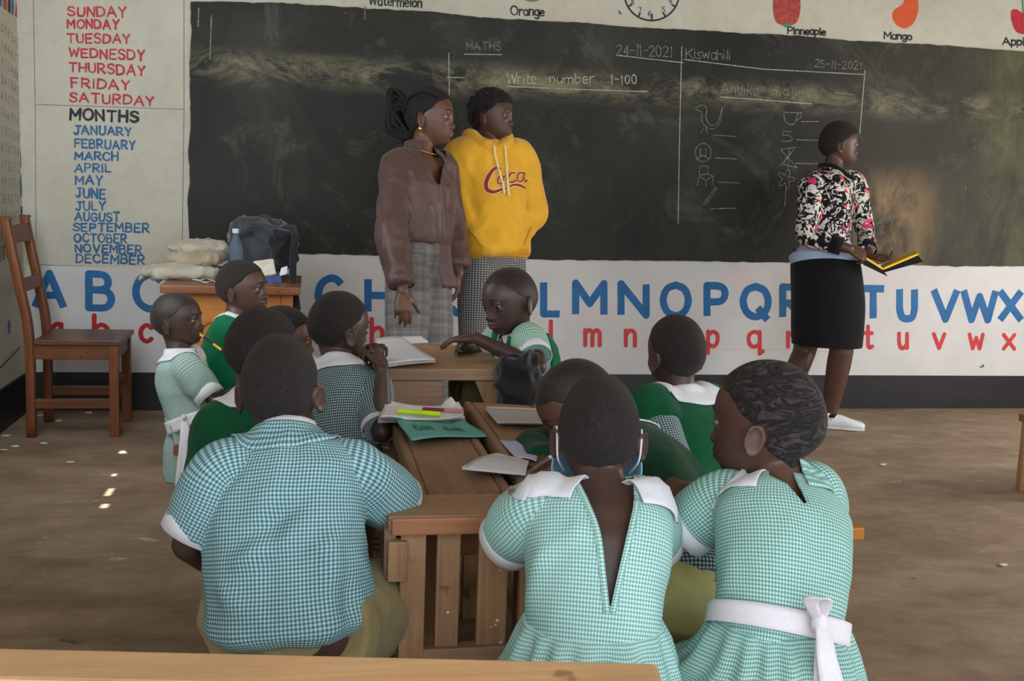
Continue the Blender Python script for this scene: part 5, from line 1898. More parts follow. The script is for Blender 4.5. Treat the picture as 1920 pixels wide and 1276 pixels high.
def fold_lines(lines):
    """explicit creases: list of (a, b, width, height) in world space; height<0 cuts a valley"""
    def fn(v):
        out = np.zeros(len(v))
        for a, b, w, h in lines:
            a, b = np.asarray(a), np.asarray(b)
            ab = b-a
            t = np.clip(((v-a)@ab)/(ab@ab), 0, 1)
            d = np.linalg.norm(v-(a+t[:, None]*ab), axis=1)
            out += h*np.exp(-(d/w)**2)*np.sin(math.pi*np.clip(t*0.94+0.03, 0, 1))**0.6
        return out
    return fn


def sleeve_piece(P, sd, frac, r0, r1, puff=0.0, drop=0.0, start=0.5):
    """sleeve along the upper arm (frac<=1) or on to the wrist (frac in 1..2)"""
    a, b, c = P.sh[sd], P.el[sd], P.wr[sd]
    inn = P.spine(0.86)[0]*(1-start)+a*start
    pts = [inn, a]
    if frac <= 1:
        e = a+(b-a)*frac
        pts += [a*0.5+e*0.5, e]
        rad = [r0*0.95, r0+puff*0.4, (r0+r1)/2+puff, r1]
    else:
        e = b+(c-b)*(frac-1)
        pts += [a*0.5+b*0.5, b, b*0.5+e*0.5, e]
        rad = [r0*0.95, r0, r0*0.6+r1*0.4, r1*1.12, r1*1.05, r1]
    n = 12*len(pts)
    Pp = cr(pts, n)
    Rr = cr(rad, n)[:, 0]
    X, Y, T = frames(Pp, P.fwd)
    return loft(Pp, X, Y, Rr, Rr, 2.0, 28), (Pp[-1], T[-1], Rr[-1])


def cuff(P, end, mat, w=0.03, grow=0.004, name='cuff', taper=1.0, parent=None):
    p, t, r = end
    X, Y, T = frames(np.array([p-t*w, p, p+t*0.004]), P.fwd)
    C = [p-t*w, p-t*w*0.5, p+t*0.004]
    pc = loft(C, X, Y, [r+grow, r+grow, (r+grow)*taper], [r+grow]*3, 2.0, 32, cap=False)
    return piece_mesh(name, pc, mat, parent or P.root, solid=0.003)


def bvh_of(v, f):
    return BVHTree.FromPolygons([tuple(p) for p in v], [tuple(int(a) for a in q) for q in f])


def grid_uv(me, m, du, dv):
    l = me.uv_layers.new(name='UVMap')
    for lp in me.loops:
        i = lp.vertex_index
        l.data[lp.index].uv = ((i//m)*du, (i % m)*dv)


def collar(P, bv, mat, a0=-250, a1=70, width=0.05, r0=None, lift=0.012, name='collar', off=0.004, steps=56, rise=0.0, pointed=0.0):
    """flat collar: angles in degrees in the body frame (0 = right shoulder, 90 = chest, -90 = nape)"""
    c, T = P.spine(0.985)
    l = P.lat(1.0)
    f = np.cross(T, l)
    r0 = r0 or 0.047*P.k
    V, F_ = [], []
    nt = 8
    for i in range(steps+1):
        a = math.radians(a0+(a1-a0)*i/steps)
        o = l*math.cos(a)+f*math.sin(a)
        wd_ = width*(1+pointed*(abs(2*i/steps-1)**4))
        for j in range(nt+1):
            t = j/nt
            p = c+o*(r0+wd_*t)+T*(lift+rise*(1-t)-0.05*P.k*t*t)
            if j >= 2:
                q, nn, _, dd = bv.find_nearest(p)
                if q is not None:
                    nn = np.array(nn)
                    if np.dot(nn, o+T) < 0:
                        nn = -nn
                    q = np.array(q)+nn*off
                    w_ = min(1, (j-1)/2.5)
                    p = p*(1-w_)+q*w_
            V.append(p)
    for i in range(steps):
        for j in range(nt):
            F_.append((i*(nt+1)+j, i*(nt+1)+j+1, (i+1)*(nt+1)+j+1, (i+1)*(nt+1)+j))
    o = piece_mesh(name, (V, F_), mat, P.root, solid=0.003)
    grid_uv(o.data, nt+1, math.radians(a1-a0)/steps*(r0+wd_*0.6), wd_/nt)
    return o


def carve(v, f, uvc, poly, toward=True):
    """drop the cloth inside a picture polygon on the side that faces us (an opening cut in the cloth)"""
    n = vnormals(v, f)
    fc = v[f].mean(1)
    fn = n[f].mean(1)
    pp = px_of(fc)
    poly = np.asarray(poly, float)
    x, y = pp[:, 0], pp[:, 1]
    ins = np.zeros(len(f), bool)
    j = len(poly)-1
    for i in range(len(poly)):
        xi, yi, xj, yj = poly[i][0], poly[i][1], poly[j][0], poly[j][1]
        c = ((yi > y) != (yj > y)) & (x < (xj-xi)*(y-yi)/(yj-yi+1e-9)+xi)
        ins ^= c
        j = i
    ins &= (fn*(CAM-fc)).sum(1) > -0.25*np.linalg.norm(CAM-fc, axis=1)
    keep = ~ins
    f2 = f[keep]
    u2 = uvc[keep]
    # straighten the cut edge: pull its border onto the outline
    e = np.sort(np.vstack([f2[:, [0, 1]], f2[:, [1, 2]], f2[:, [2, 3]], f2[:, [3, 0]]]), 1)
    ue, cnt = np.unique(e, axis=0, return_counts=True)
    v = v.copy()
    for b in np.unique(ue[cnt == 1]):
        q = px_of(v[b])
        best = None
        for i in range(len(poly)):
            a_, b_ = poly[i], poly[(i+1) % len(poly)]
            t = np.clip(((q-a_)@(b_-a_))/((b_-a_)@(b_-a_)+1e-9), 0, 1)
            c = a_+(b_-a_)*t
            d_ = np.hypot(*(q-c))
            if best is None or d_ < best[0]:
                best = (d_, c)
        if best[0] < 14 and (n[b]@(CAM-v[b])) > 0:
            v[b] = CAM+ray(*best[1])*((v[b]-CAM)@c_f)
    used = np.unique(f2)
    re = -np.ones(len(v), int)
    re[used] = np.arange(len(used))
    return v[used], re[f2], u2


def strip(pts, wid, axis_dirs, N=2):
    """flat ribbon of cloth along points; axis_dirs = width direction per point"""
    pts = np.asarray(pts, float)
    V, F_ = [], []
    m = 5
    for p, w, d in zip(pts, wid, axis_dirs):
        for j in range(m):
            V.append(p+np.asarray(d)*w*(j/(m-1)-0.5))
    for i in range(len(pts)-1):
        for j in range(m-1):
            F_.append((i*m+j, i*m+j+1, (i+1)*m+j+1, (i+1)*m+j))
    return V, F_


def sash(P, t, mat, dx, dy, w=0.032, name='sash'):
    tt = np.linspace(t-w/2/np.linalg.norm(P.neck-P.pelvis), t+w/2/np.linalg.norm(P.neck-P.pelvis), 5)
    C, AX, AY, RX, RY = [], [], [], [], []
    for q in tt:
        p, d = P.spine(q)
        l = P.lat(q)
        C.append(p)
        AX.append(l)
        AY.append(np.cross(d, l))
        RX.append(np.interp(q, P.S, P.RXb)*P.k*P.girth+dx)
        RY.append(np.interp(q, P.S, P.RYb)*P.k*P.girth+dy)
    return piece_mesh(name, loft(C, AX, AY, RX, RY, 2.3, 48, cap=False), mat, P.root, solid=0.004)


def skirt(P, t, rings, mat, pleats=18, amp=0.05, R=0.13, name='skirt', per=0.0062):
    """gathered skirt from the waist (spine parameter t) through rings (centre, rx, ry)"""
    p, d = P.spine(t)
    p = p+d*0.012
    C = [p]+[np.asarray(r[0]) for r in rings]
    RX = [np.interp(t, P.S, P.RXb)*P.k*P.girth+0.019]+[r[1] for r in rings]
    RY = [np.interp(t, P.S, P.RYb)*P.k*P.girth+0.019]+[r[2] for r in rings]
    n = 44
    C, RX, RY = cr(C, n), cr(RX, n)[:, 0], cr(RY, n)[:, 0]
    l = P.pright
    f = P.pfwd

    def rip(u, ph):
        return 1+amp*min(1, 0.15+u*7)*(np.sin(ph*pleats+1.5*np.sin(ph*3))+0.4*np.sin(ph*(pleats*0.5)+1))
    pc = loft(C, [l]*n, [f]*n, RX, RY, 2.2, 180, ripple=rip)
    R = round(2*math.pi*R*1.5/per)*per/(2*math.pi)
    return loft_uv(name, pc, R, mat, P.root)


def shorts(P, mat, name='shorts', r=0.078, frac=0.9, folds=True, voxel=0.006):
    pcs = [P.torso(-0.13, 0.22, 0.012, 0.012, M=14)]
    k = P.k
    for sd in 'RL':
        a, b = P.hip[sd], P.kn[sd]
        e = a+(b-a)*frac
        pcs.append(tube([a-(b-a)*0.08, a*0.5+e*0.5, e], [r*k, r*k*0.98, r*k*0.88], 24, rnd=False))
    v, f, uv = cloth(pcs, [0.12, 0.07, 0.07], voxel, 3, (fold_noise(0.005, 16, (1, 1, 1), 3),) if folds else ())
    return link(name, uv_mesh(name, v, f, uv), mat, P.root)
# ------------------------------------------------------------------ people: the figures
G_TEAL = m_gingham('teal_gingham', (66, 106, 114), (188, 216, 220), 0.0064, (122, 162, 168))
G_GREEN = m_gingham('green_gingham', (106, 160, 152), (208, 234, 232), 0.0060, (154, 197, 192))
G_GREEN2 = m_gingham('sea_green_gingham', (92, 144, 134), (200, 226, 220), 0.0060, (138, 182, 174))
G_DARK = m_gingham('dark_gingham', (40, 62, 66), (188, 198, 198), 0.0068, (92, 116, 120))
G_PALE = m_gingham('pale_gingham', (104, 140, 132), (198, 208, 202), 0.0062, (148, 174, 166))
G_MINT = m_gingham('mint_gingham', (96, 150, 126), (216, 230, 220), 0.0062, (152, 192, 172))
M_WHITEC = m_fabric('white_cotton', (222, 222, 228), 0.85, 0.25, 500, 0.04)
M_WHITES = m_fabric('white_satin_sash', (226, 220, 226), 0.5, 0.15, 500, 0.04, 0.1)
M_GREENK = m_fabric('bottle_green_knit', (18, 82, 52), 0.95, 0.35, 520, 0.2, 0.08)
M_GREENK2 = m_fabric('dark_green_knit', (22, 64, 42), 0.95, 0.35, 520, 0.2, 0.08)
M_GREENB = m_fabric('bright_green_knit', (16, 108, 70), 0.95, 0.35, 520, 0.18, 0.08)
M_KHAKI = m_fabric('khaki_cotton', (146, 132, 92), 0.9, 0.4, 300, 0.14, 0.15)
M_OLIVE = m_fabric('olive_cotton', (186, 180, 116), 0.9, 0.4, 300, 0.14, 0.15)
M_DKOLIVE = m_fabric('dull_olive_cotton', (96, 90, 48), 0.9, 0.4, 300, 0.14, 0.15)


def shirt(P, mat, t0, fx, sl, folds=(), name='shirt', t1=1.0, smooth=4, voxel=0.0062, fy=None, poly=None, Rt=0.13, solid=None, ripple=None):
    pcs, Rs, ends = [P.torso(t0, t1, fx=fx, fy=fy or fx, M=60, ripple=ripple)], [Rt], {}
    for sd, (fr_, r0, r1, puff) in sl.items():
        pc, e = sleeve_piece(P, sd, fr_, r0, r1, puff)
        pcs.append(pc)
        Rs.append(0.055)
        ends[sd] = e
    v, f, uv = cloth(pcs, Rs, voxel, smooth, folds)
    bv = bvh_of(v, f)
    if poly:
        for q in poly:
            v, f, uv = carve(v, f, uv, q)
    o = link(name, uv_mesh(name, v, f, uv), mat, P.root)
    if poly:
        md = o.modifiers.new('thickness', 'SOLIDIFY')
        md.thickness = 0.003
        md.offset = -1
    return o, ends, bv, (v, f)


def px_lines(d, lst):
    """creases traced at depth d: (x0,y0,x1,y1,width m,height m)"""
    return fold_lines([(at(a, b, d), at(c, e, d), w, h) for a, b, c, e, w, h in lst])


ONLY = None


def want(n):
    return ONLY is None or n in ONLY


# --- child in the loose checked shirt, seen from behind at the left
if want('K1'):
    P = Person('child seen from behind in a loose teal checked shirt, nearest on the left bench', (525, 722, 2.02), 1, (540, 812, 2.0), (545, 1165, 1.93), 14, k=1.08, hs=0.97, nod=4, tilt=-3,
               shw=0.128, bend=0.03, skin=M_SKIN2, sh={'L': (424, 886, 1.95), 'R': (664, 884, 1.98)},
               arms={'L': dict(el=(352, 1020, 1.95), wr=(440, 1080, 2.2)), 'R': dict(el=(752, 952, 2.09), wr=(735, 1000, 2.28))},
               legs={'R': (at(728, 1130, 2.14), on(735, 1180, 2, 0.06)), 'L': (at(560, 1150, 2.3), on(590, 1200, 2, 0.06))})
    P.body()
    P.hair(M_HAIR, 0.002, nape=-0.062)
    fx = ([-0.08, 0.0, 0.25, 0.5, 0.8, 0.95, 1.0], [0.026, 0.036, 0.036, 0.028, 0.010, 0.008, 0.008])
    lines = px_lines(1.84, [(640, 960, 590, 1190, .022, .016), (455, 1010, 620, 900, .018, -.015), (430, 1060, 560, 1010, .020, .014), (520, 940, 500, 1180, .022, -.012), (600, 880, 640, 1010, .016, -.015), (660, 980, 560, 1060, .016, .012),
                            (690, 1000, 650, 1180, .018, -.016), (410, 1100, 540, 1190, .02, .013), (500, 830, 560, 860, .012, -.009)])
    o, e, bv, _ = shirt(P, G_TEAL, -0.06, fx, {'L': (0.86, 0.056, 0.056, 0.006), 'R': (0.86, 0.056, 0.056, 0.006)}, (fold_noise(0.006, 7, (1, 1, 0.5), 1), fold_noise(0.003, 17, (1, 1, 0.6), 61), lines))
    for sd in 'LR':
        cuff(P, e[sd], M_WHITEC, 0.03)
    collar(P, bv, G_TEAL, -235, 55, 0.045, lift=0.016)
    X = P.spine(0.985)
    piece_mesh('undershirt_collar', loft([X[0]+X[1]*0.005, X[0]+X[1]*0.016, X[0]+X[1]*0.026], [P.lat(1)]*3, [np.cross(X[1], P.lat(1))]*3, [0.056, 0.053, 0.049], [0.058, 0.054, 0.050], 2, 36, cap=False), M_WHITEC, P.root, solid=0.003, label='white inner collar')
    shorts(P, M_KHAKI, r=0.092, frac=0.96)

# --- child in the green sweater behind him
if want('K2'):
    P = Person('child in a dark green sweater, head half hidden behind the nearest child', (490, 655, 2.5), 35, (478, 745, 2.46), (455, 1000, 2.44), 35, k=0.96, hs=0.98, nod=10, shw=0.11, bend=0.04, skin=M_SKIN2,
               sh={'L': (412, 806, 2.42)},
               arms={'L': dict(el=(380, 900, 2.46), wr=(430, 930, 2.62))})
    P.body()
    P.hair(M_HAIR)
    o, e, bv, _ = shirt(P, M_GREENK, -0.08, ([0, .5, .9, 1], [0.026, 0.024, 0.012, 0.008]), {'L': (1.9, 0.06, 0.036, 0), 'R': (1.9, 0.06, 0.036, 0)}, (fold_noise(0.005, 11, (1, 1, 0.6), 2),), 'sweater')
    collar(P, bv, M_WHITEC, -250, 70, 0.04, lift=0.016)
    shorts(P, M_KHAKI)

# --- child of whom only the lit forehead shows
if want('K3'):
    P = Person('child of whom only the crown and lit forehead show between two nearer heads', (528, 632, 3.35), 72, (512, 705, 3.35), (560, 880, 3.35), 80, k=0.9, hs=0.98, nod=4, skin=M_SKIN3, bend=0.03)
    P.body()
    P.hair(M_HAIR, 0.003, front=0.05)
    P.eyes()
    o, e, bv, _ = shirt(P, M_GREENK2, -0.08, ([0, .5, .9, 1], [0.02, 0.02, 0.012, 0.008]), {'L': (1.9, 0.055, 0.034, 0), 'R': (1.9, 0.055, 0.034, 0)}, (), 'sweater')
    shorts(P, M_KHAKI)

# --- child with hands at his chin
if want('K4'):
    P = Person('child in a dark checked shirt with broad white collar, hands clasped at his chin', (634, 610, 3.02), 44, (640, 684, 3.0), (640, 900, 2.88), 40, k=0.96, hs=0.97, nod=6, shw=0.12, bend=0.04, skin=M_SKIN2,
               sh={'L': (592, 712, 3.05), 'R': (692, 724, 2.94)},
               arms={'R': dict(el=(716, 812, 2.80), wr=(717, 694, 2.84), hand=dict(d=nrm(at(710, 652, 2.92)-at(717, 694, 2.84)), pn=-c_r*0.6+c_f*0.5, thumb_dir=-c_r, curl=(58, 60, 62, 64), size=0.8)),
                     'L': dict(el=(690, 800, 3.1), wr=(698, 690, 3.02), hand=dict(d=nrm(at(703, 652, 3.0)-at(698, 690, 3.02)), pn=-c_f*0.5+c_r*0.3, thumb_dir=-c_r, curl=(56, 56, 58, 60), size=0.8))},
               legs={'R': (at(735, 880, 2.98), on(740, 900, 2, 0.06)), 'L': (at(690, 885, 3.1), on(700, 900, 2, 0.06))})
    P.body()
    P.hair(M_HAIR)
    P.eyes()
    o, e, bv, _ = shirt(P, G_DARK, -0.05, ([0, .5, .9, 1], [0.026, 0.024, 0.012, 0.008]), {'L': (0.86, 0.06, 0.058, 0.004), 'R': (0.9, 0.058, 0.046, 0.004)},
                        (fold_noise(0.005, 9, (1, 1, 0.6), 4), px_lines(2.9, [(640, 760, 670, 830, .014, -.009), (668, 720, 690, 800, .012, -.006)])))
    for sd in 'LR':
        cuff(P, e[sd], M_WHITEC, 0.034)
    collar(P, bv, M_WHITEC, -262, 82, 0.085, lift=0.018)
    shorts(P, M_OLIVE, r=0.08)

# --- small child with the pencil in her mouth
if want('K5'):
    P = Person('small child in a pale checked dress with white sash, pencil in her mouth', (330, 597, 3.62), 93, (338, 660, 3.62), (374, 810, 3.62), 88, k=0.86, hs=0.90, nod=-4, shw=0.09, bend=0.03, skin=M_SKIN2,
               sh={'R': (352, 692, 3.53)},
               arms={'R': dict(el=(402, 752, 3.52), wr=(440, 735, 3.56))},
               legs={'R': (at(446, 818, 3.58), on(440, 930, 2, 0.06)), 'L': (at(446, 806, 3.70), on(440, 915, 2, 0.06))})
    P.body()
    P.hair(M_SHAVED, 0.001, front=0.05)
    P.eyes()
    o, e, bv, _ = shirt(P, G_PALE, 0.12, ([0, .2, .5, .9, 1], [0.014, 0.014, 0.016, 0.012, 0.008]), {'R': (0.86, 0.052, 0.044, 0.006), 'L': (0.86, 0.052, 0.044, 0.006)}, (fold_noise(0.004, 12, (1, 1, 0.5), 5),), 'dress_bodice', Rt=0.11)
    for sd in 'LR':
        cuff(P, e[sd], M_WHITEC, 0.036)
    collar(P, bv, M_WHITEC, -262, 82, 0.060, lift=0.016)
    b = P.pelvis
    skirt(P, 0.16, [(b+np.array([0.02, 0, -0.0]), 0.118, 0.120), (b+P.pfwd*0.06+np.array([0, 0, -0.06]), 0.130, 0.17), (b+P.pfwd*0.09+np.array([0, 0, -0.16]), 0.136, 0.20)], G_PALE, 16, 0.05)
    sash(P, 0.16, M_WHITES, 0.020, 0.020, 0.04)
    kx = at(345, 783, 3.47)
    piece_mesh('sash_knot', ellipsoid(kx, np.eye(3), (0.009, 0.012, 0.012)), M_WHITES, P.root)
    for dx_, dl in ((0, 1.0), (10, 0.82)):
        pts = cr([kx, at(345+dx_*0.6, 820, 3.445), at(343+dx_, 865, 3.43), at(340+dx_, 783+int(128*dl), 3.42)], 14)
        piece_mesh('sash_tail', strip(pts, np.linspace(0.018, 0.042, 14), [nrm(c_r+c_f*0.4)]*14), M_WHITES, P.root, solid=0.003)
    # pencil held between the lips
    a, bb = at(376, 627, 3.60), at(421, 660, 3.52)
    pen('pencil', 'yellow and black pencil held in the mouth of the small child', 'pencil', bb, a, 0.0042, M_YPENCIL, [('end_cap', -0.01, 0.10, 1.1, 1.1, M_BLACKP), ('dark_stripe', 0.45, 0.85, 1.05, 1.05, M_BLACKP)])

# --- child in the bright green sweater before the teacher's table
if want('K6'):
    P = Person('child in a bright green sweater in profile before the orange table', (452, 537, 3.95), 97, (445, 594, 3.95), (432, 770, 3.95), 88, k=0.98, hs=0.98, nod=-2, shw=0.105, bend=0.045, skin=M_SKIN,
               sh={'R': (425, 622, 3.86)}, arms={'R': dict(el=(408, 705, 3.88), wr=(450, 735, 3.95))})
    P.body()
    P.hair(M_HAIR, 0.003)
    P.eyes()
    o, e, bv, _ = shirt(P, M_GREENB, -0.08, ([0, .5, .9, 1], [0.022, 0.02, 0.012, 0.008]), {'R': (1.9, 0.056, 0.036, 0), 'L': (1.9, 0.056, 0.036, 0)}, (fold_noise(0.005, 11, (1, 1, 0.6), 6),), 'sweater')
    collar(P, bv, M_WHITEC, -40, 200, 0.045, lift=0.016)
    shorts(P, M_KHAKI)

# --- child facing us at the far desk
if want('K7'):
    lookd = 232
    wr7 = at(893, 634, 3.24)
    P = Person('child at the far desk looking to the left, forearm resting on the wood', (957, 560, 3.36), lookd, (966, 622, 3.38), (990, 742, 3.42), 250, k=0.98, hs=1.0, nod=12, tilt=6, shw=0.115, bend=0.03, skin=M_SKIN2,
               sh={'L': (992, 640, 3.29)},
               arms={'L': dict(el=(1008, 688, 3.20), wr=wr7, hand=dict(d=nrm(at(838, 636, 3.27)-wr7), pn=(0, 0, -1), thumb_dir=c_f, curl=(8, 12, 16, 18), size=0.80)),
                     'R': dict(el=(905, 665, 3.56), wr=(875, 655, 3.45))},
               legs={'L': (at(880, 735, 3.35), on(880, 820, 2, 0.06)), 'R': (at(865, 720, 3.5), on(860, 805, 2, 0.06))})
    P.body()
    P.hair(M_SHAVED, 0.001, front=0.060)
    P.eyes((-0.003, 0))
    o, e, bv, (v, f) = shirt(P, G_MINT, -0.06, ([0, .5, .9, 1], [0.022, 0.018, 0.010, 0.008]), {'L': (0.62, 0.056, 0.050, 0.004), 'R': (0.62, 0.056, 0.050, 0.004)}, (fold_noise(0.004, 12, (1, 1, 0.5), 7),))
    for sd in 'LR':
        cuff(P, e[sd], M_WHITEC, 0.026)
    collar(P, bv, M_WHITEC, -250, 70, 0.045, lift=0.016)
    # green waistcoat: back, sides and front edges over the shirt
    tc0, ax_ = P.spine(0.5)[0], P.fwd
    n = vnormals(v, f)
    fc = v[f].mean(1)
    rel = fc-tc0
    yb = rel@P.fwd
    xr = np.abs(rel@P.right)
    selb = ((yb < -0.035) & (xr < 0.135) | ((yb > 0.03) & (xr > 0.035) & (xr < 0.085))) & (fc[:, 2] < P.neck[2]-0.006)
    ff = f[selb]
    used = np.unique(ff)
    re = -np.ones(len(v), int)
    re[used] = np.arange(len(used))
    vv = v[used]+n[used]*0.008
    o = link('waistcoat', mesh_np('waistcoat', vv, re[ff]), M_GREENB, P.root)
    md = o.modifiers.new('thickness', 'SOLIDIFY')
    md.thickness = 0.008
    md.offset = -1
    shorts(P, M_DKOLIVE, r=0.086, frac=1.1)

# --- child bent over his writing
if want('K8'):
    P = Person('child in a dark green sweater bent low over his writing, face down', (1083, 752, 2.45), 262, (1155, 812, 2.42), (1288, 1095, 2.2), 288, ppsi=278, k=1.02, hs=0.98, nod=38, shw=0.12, bend=0.07, skin=M_SKIN3,
               sh={'R': (1112, 828, 2.58), 'L': (1210, 872, 2.32)},
               arms={'R': dict(el=(1002, 840, 2.56), wr=(1022, 874, 2.36), hand=dict(d=nrm(at(985, 880, 2.30)-at(1022, 874, 2.36)), pn=(0, 0, -1), thumb_dir=-c_r, curl=(25, 28, 30, 32))),
                     'L': dict(el=(1236, 1020, 2.14), wr=(1140, 985, 2.1))},
               legs={'L': (at(1110, 1085, 2.1), on(1100, 1170, 2, 0.06)), 'R': (at(1120, 1060, 2.3), on(1110, 1140, 2, 0.06))})
    P.body()
    P.hair(M_SHAVED, 0.001, front=0.048)
    P.eyes()
    o, e, bv, _ = shirt(P, M_GREENK2, 0.20, ([0, .5, .9, 1], [0.03, 0.026, 0.014, 0.008]), {'R': (1.8, 0.060, 0.040, 0), 'L': (1.9, 0.066, 0.042, 0)}, (fold_noise(0.006, 10, (1, 1, 0.6), 8),), 'sweater')
    collar(P, bv, M_WHITEC, -250, 70, 0.04, lift=0.014)
    shirt(P, G_DARK, -0.06, ([-0.06, 0, .2, .36], [0.046, 0.042, 0.034, 0.012]), {}, (fold_noise(0.005, 12, (1, 1, 0.5), 9),), 'shirt_tail', t1=0.36)
    shorts(P, M_OLIVE, r=0.095)
    a, bb = at(1037, 853, 2.33), at(985, 889, 2.25)
    pen('pencil', 'pencil with white and red end in the hand of the bent writing child', 'pencil', a, bb, 0.0040, M_GREYLINE, [('white_band', 0.02, 0.16, 1.12, 1.12, M_PAPERW), ('end_cap', -0.02, 0.04, 1.15, 1.15, M_MAROON), ('tip', 0.92, 1.02, 0.9, 0.3, M_GRAPH)])

# --- child in the green waistcoat on the right bench
if want('K9'):
    P = Person('child seen from behind in a green sleeveless pullover with white collar, right bench', (1268, 658, 2.88), 335, (1272, 738, 2.88), (1285, 965, 2.85), 318, k=1.0, hs=0.97, nod=3, shw=0.115, bend=0.03, skin=M_SKIN2,
               arms={'L': dict(el=(1262, 880, 2.68), wr=(1200, 900, 2.85))})
    P.body()
    P.hair(M_HAIR, 0.003)
    o, e, bv, (v, f) = shirt(P, G_DARK, 0.0, ([0, .5, .9, 1], [0.016, 0.014, 0.010, 0.008]), {'L': (0.95, 0.056, 0.054, 0.004), 'R': (0.95, 0.056, 0.052, 0.004)}, (fold_noise(0.004, 12, (1, 1, 0.5), 9),))
    o2, _, bv2, _ = shirt(P, M_GREENK, -0.08, ([0, .4, .7, .85, .93, .98], [0.036, 0.034, 0.030, 0.022, 0.018, 0.012]), {'L': (0.34, 0.064, 0.068, 0), 'R': (0.34, 0.064, 0.068, 0)}, (fold_noise(0.004, 10, (1, 1, 0.5), 12),), 'pullover', t1=0.985)
    collar(P, bv2, M_WHITEC, -262, 82, 0.062, lift=0.02)
    shorts(P, M_OLIVE)

# --- child with the open-backed dress
if want('K10'):
    P = Person('child with face mask seen from behind, her checked dress gaping open down the back', (1123, 805, 1.87), 2, (1128, 912, 1.84), (1106, 1235, 1.73), 2, k=1.0, hs=0.97, nod=6, girth=0.92, shw=0.100, bend=0.035, skin=M_SKIN2,
               sh={'L': (1018, 956, 1.82), 'R': (1196, 952, 1.82)},
               arms={'L': dict(el=(938, 1024, 1.90), wr=(1000, 985, 2.05), hand=dict(pn=(0, 0, -1), thumb_dir=c_r)), 'R': dict(el=(1238, 1040, 1.92), wr=(1180, 985, 2.05), hand=dict(pn=(0, 0, -1), thumb_dir=-c_r))},
               legs={'L': (at(1070, 1225, 1.98), on(1085, 1260, 2, 0.06)), 'R': (at(1150, 1225, 1.98), on(1150, 1260, 2, 0.06))})
    P.body()
    P.hair(M_HAIR, 0.002, nape=-0.06)
    P.eyes()
    P.eyes_ = True
    gap = [(1078, 850), (1083, 906), (1104, 942), (1125, 998), (1135, 1077), (1143, 1146), (1156, 1091), (1170, 1030), (1183, 968), (1190, 940), (1188, 905), (1186, 850)]
    lines = px_lines(1.72, [(1000, 1060, 1080, 1000, .016, .006), (1010, 1000, 1000, 1150, .02, .007), (1075, 960, 1120, 1130, .014, .006), (1040, 1010, 1090, 1160, .02, -.005), (1200, 1010, 1190, 1160, .016, -.006)])
    o, e, bv, _ = shirt(P, G_GREEN, 0.05, ([0, .13, .2, .5, .9, 1], [0.004, 0.008, 0.013, 0.016, 0.012, 0.010]), {'L': (0.85, 0.052, 0.050, 0.014), 'R': (0.80, 0.050, 0.046, 0.010)}, (fold_noise(0.0035, 10, (1, 1, 0.5), 10), lines), 'dress_bodice', poly=[gap], Rt=0.115)
    for sd in 'LR':
        cuff(P, e[sd], M_WHITEC, 0.026)
    collar(P, bv, M_WHITEC, 158, 240, 0.066, lift=0.0, name='collar', off=0.006)
    collar(P, bv, M_WHITEC, -48, 5, 0.055, lift=0.0, name='collar', off=0.006)
    for pts in ([(1083, 900), (1104, 942), (1125, 998), (1135, 1077), (1143, 1150)], [(1189, 938), (1186, 962), (1170, 1030), (1156, 1091), (1144, 1150)]):
        Q = []
        for x, y in cr([(a, b) for a, b in pts], 24):
            h = bv.ray_cast(Vector(CAM), Vector(nrm(ray(x, y))))
            Q.append(np.array(h[0])+np.array(h[1])*0.001 if h[0] is not None else at(x, y, 1.75))
        sx_ = -1 if pts[0][0] < 1120 else 1
        grid_uv(piece_mesh('placket', strip([q_+c_r*sx_*0.004 for q_ in Q], [0.010]*24, [c_r]*24), G_GREEN, P.root, solid=0.003).data, 5, 0.011, 0.0025)
    b = P.pelvis
    skirt(P, 0.19, [(b+np.array([0, 0, 0.0]), 0.138, 0.120), (b+P.pfwd*0.05+np.array([0, 0, -0.08]), 0.165, 0.17), (b+P.pfwd*0.06+np.array([0, 0, -0.20]), 0.185, 0.19)], G_GREEN, 15, 0.045)
    # face mask with ear loops
    V, F_ = [], []
    for i in range(17):
        for j in range(9):
            a = math.radians(-80+10*i)
            z_ = -0.034-0.064*j/8
            r_x, r_y = 0.076*(1+0.10*math.sin(math.pi*j/10)), 0.106+0.010*math.sin(math.pi*j/8)-0.005*(j/8)
            V.append((r_x*math.sin(a), r_y*math.cos(a)*1.0+0.0008*(j % 2), z_))
    F_ = [(i*9+j, i*9+j+1, (i+1)*9+j+1, (i+1)*9+j) for i in range(16) for j in range(8)]
    M_MASK = m_fabric('pale_blue_mask_fleece', (150, 208, 240), 0.8, 0.2, 400, 0.06)
    mk = piece_mesh('face_mask', (xf(P.Hm, V), F_), M_MASK, P.root, solid=0.002)
    for sg in (1, -1):
        pts = [(sg*0.066, 0.034, -0.042), (sg*0.074, 0.012, -0.012), (sg*0.076, -0.010, 0.004), (sg*0.075, -0.026, -0.018), (sg*0.073, -0.020, -0.048), (sg*0.068, 0.0, -0.064), (sg*0.060, 0.026, -0.080)]
        piece_mesh('ear_loop', tube(xf(P.Hm, np.array(pts)), [0.0018]*7, 8, n=40), M_WHITEC, mk)

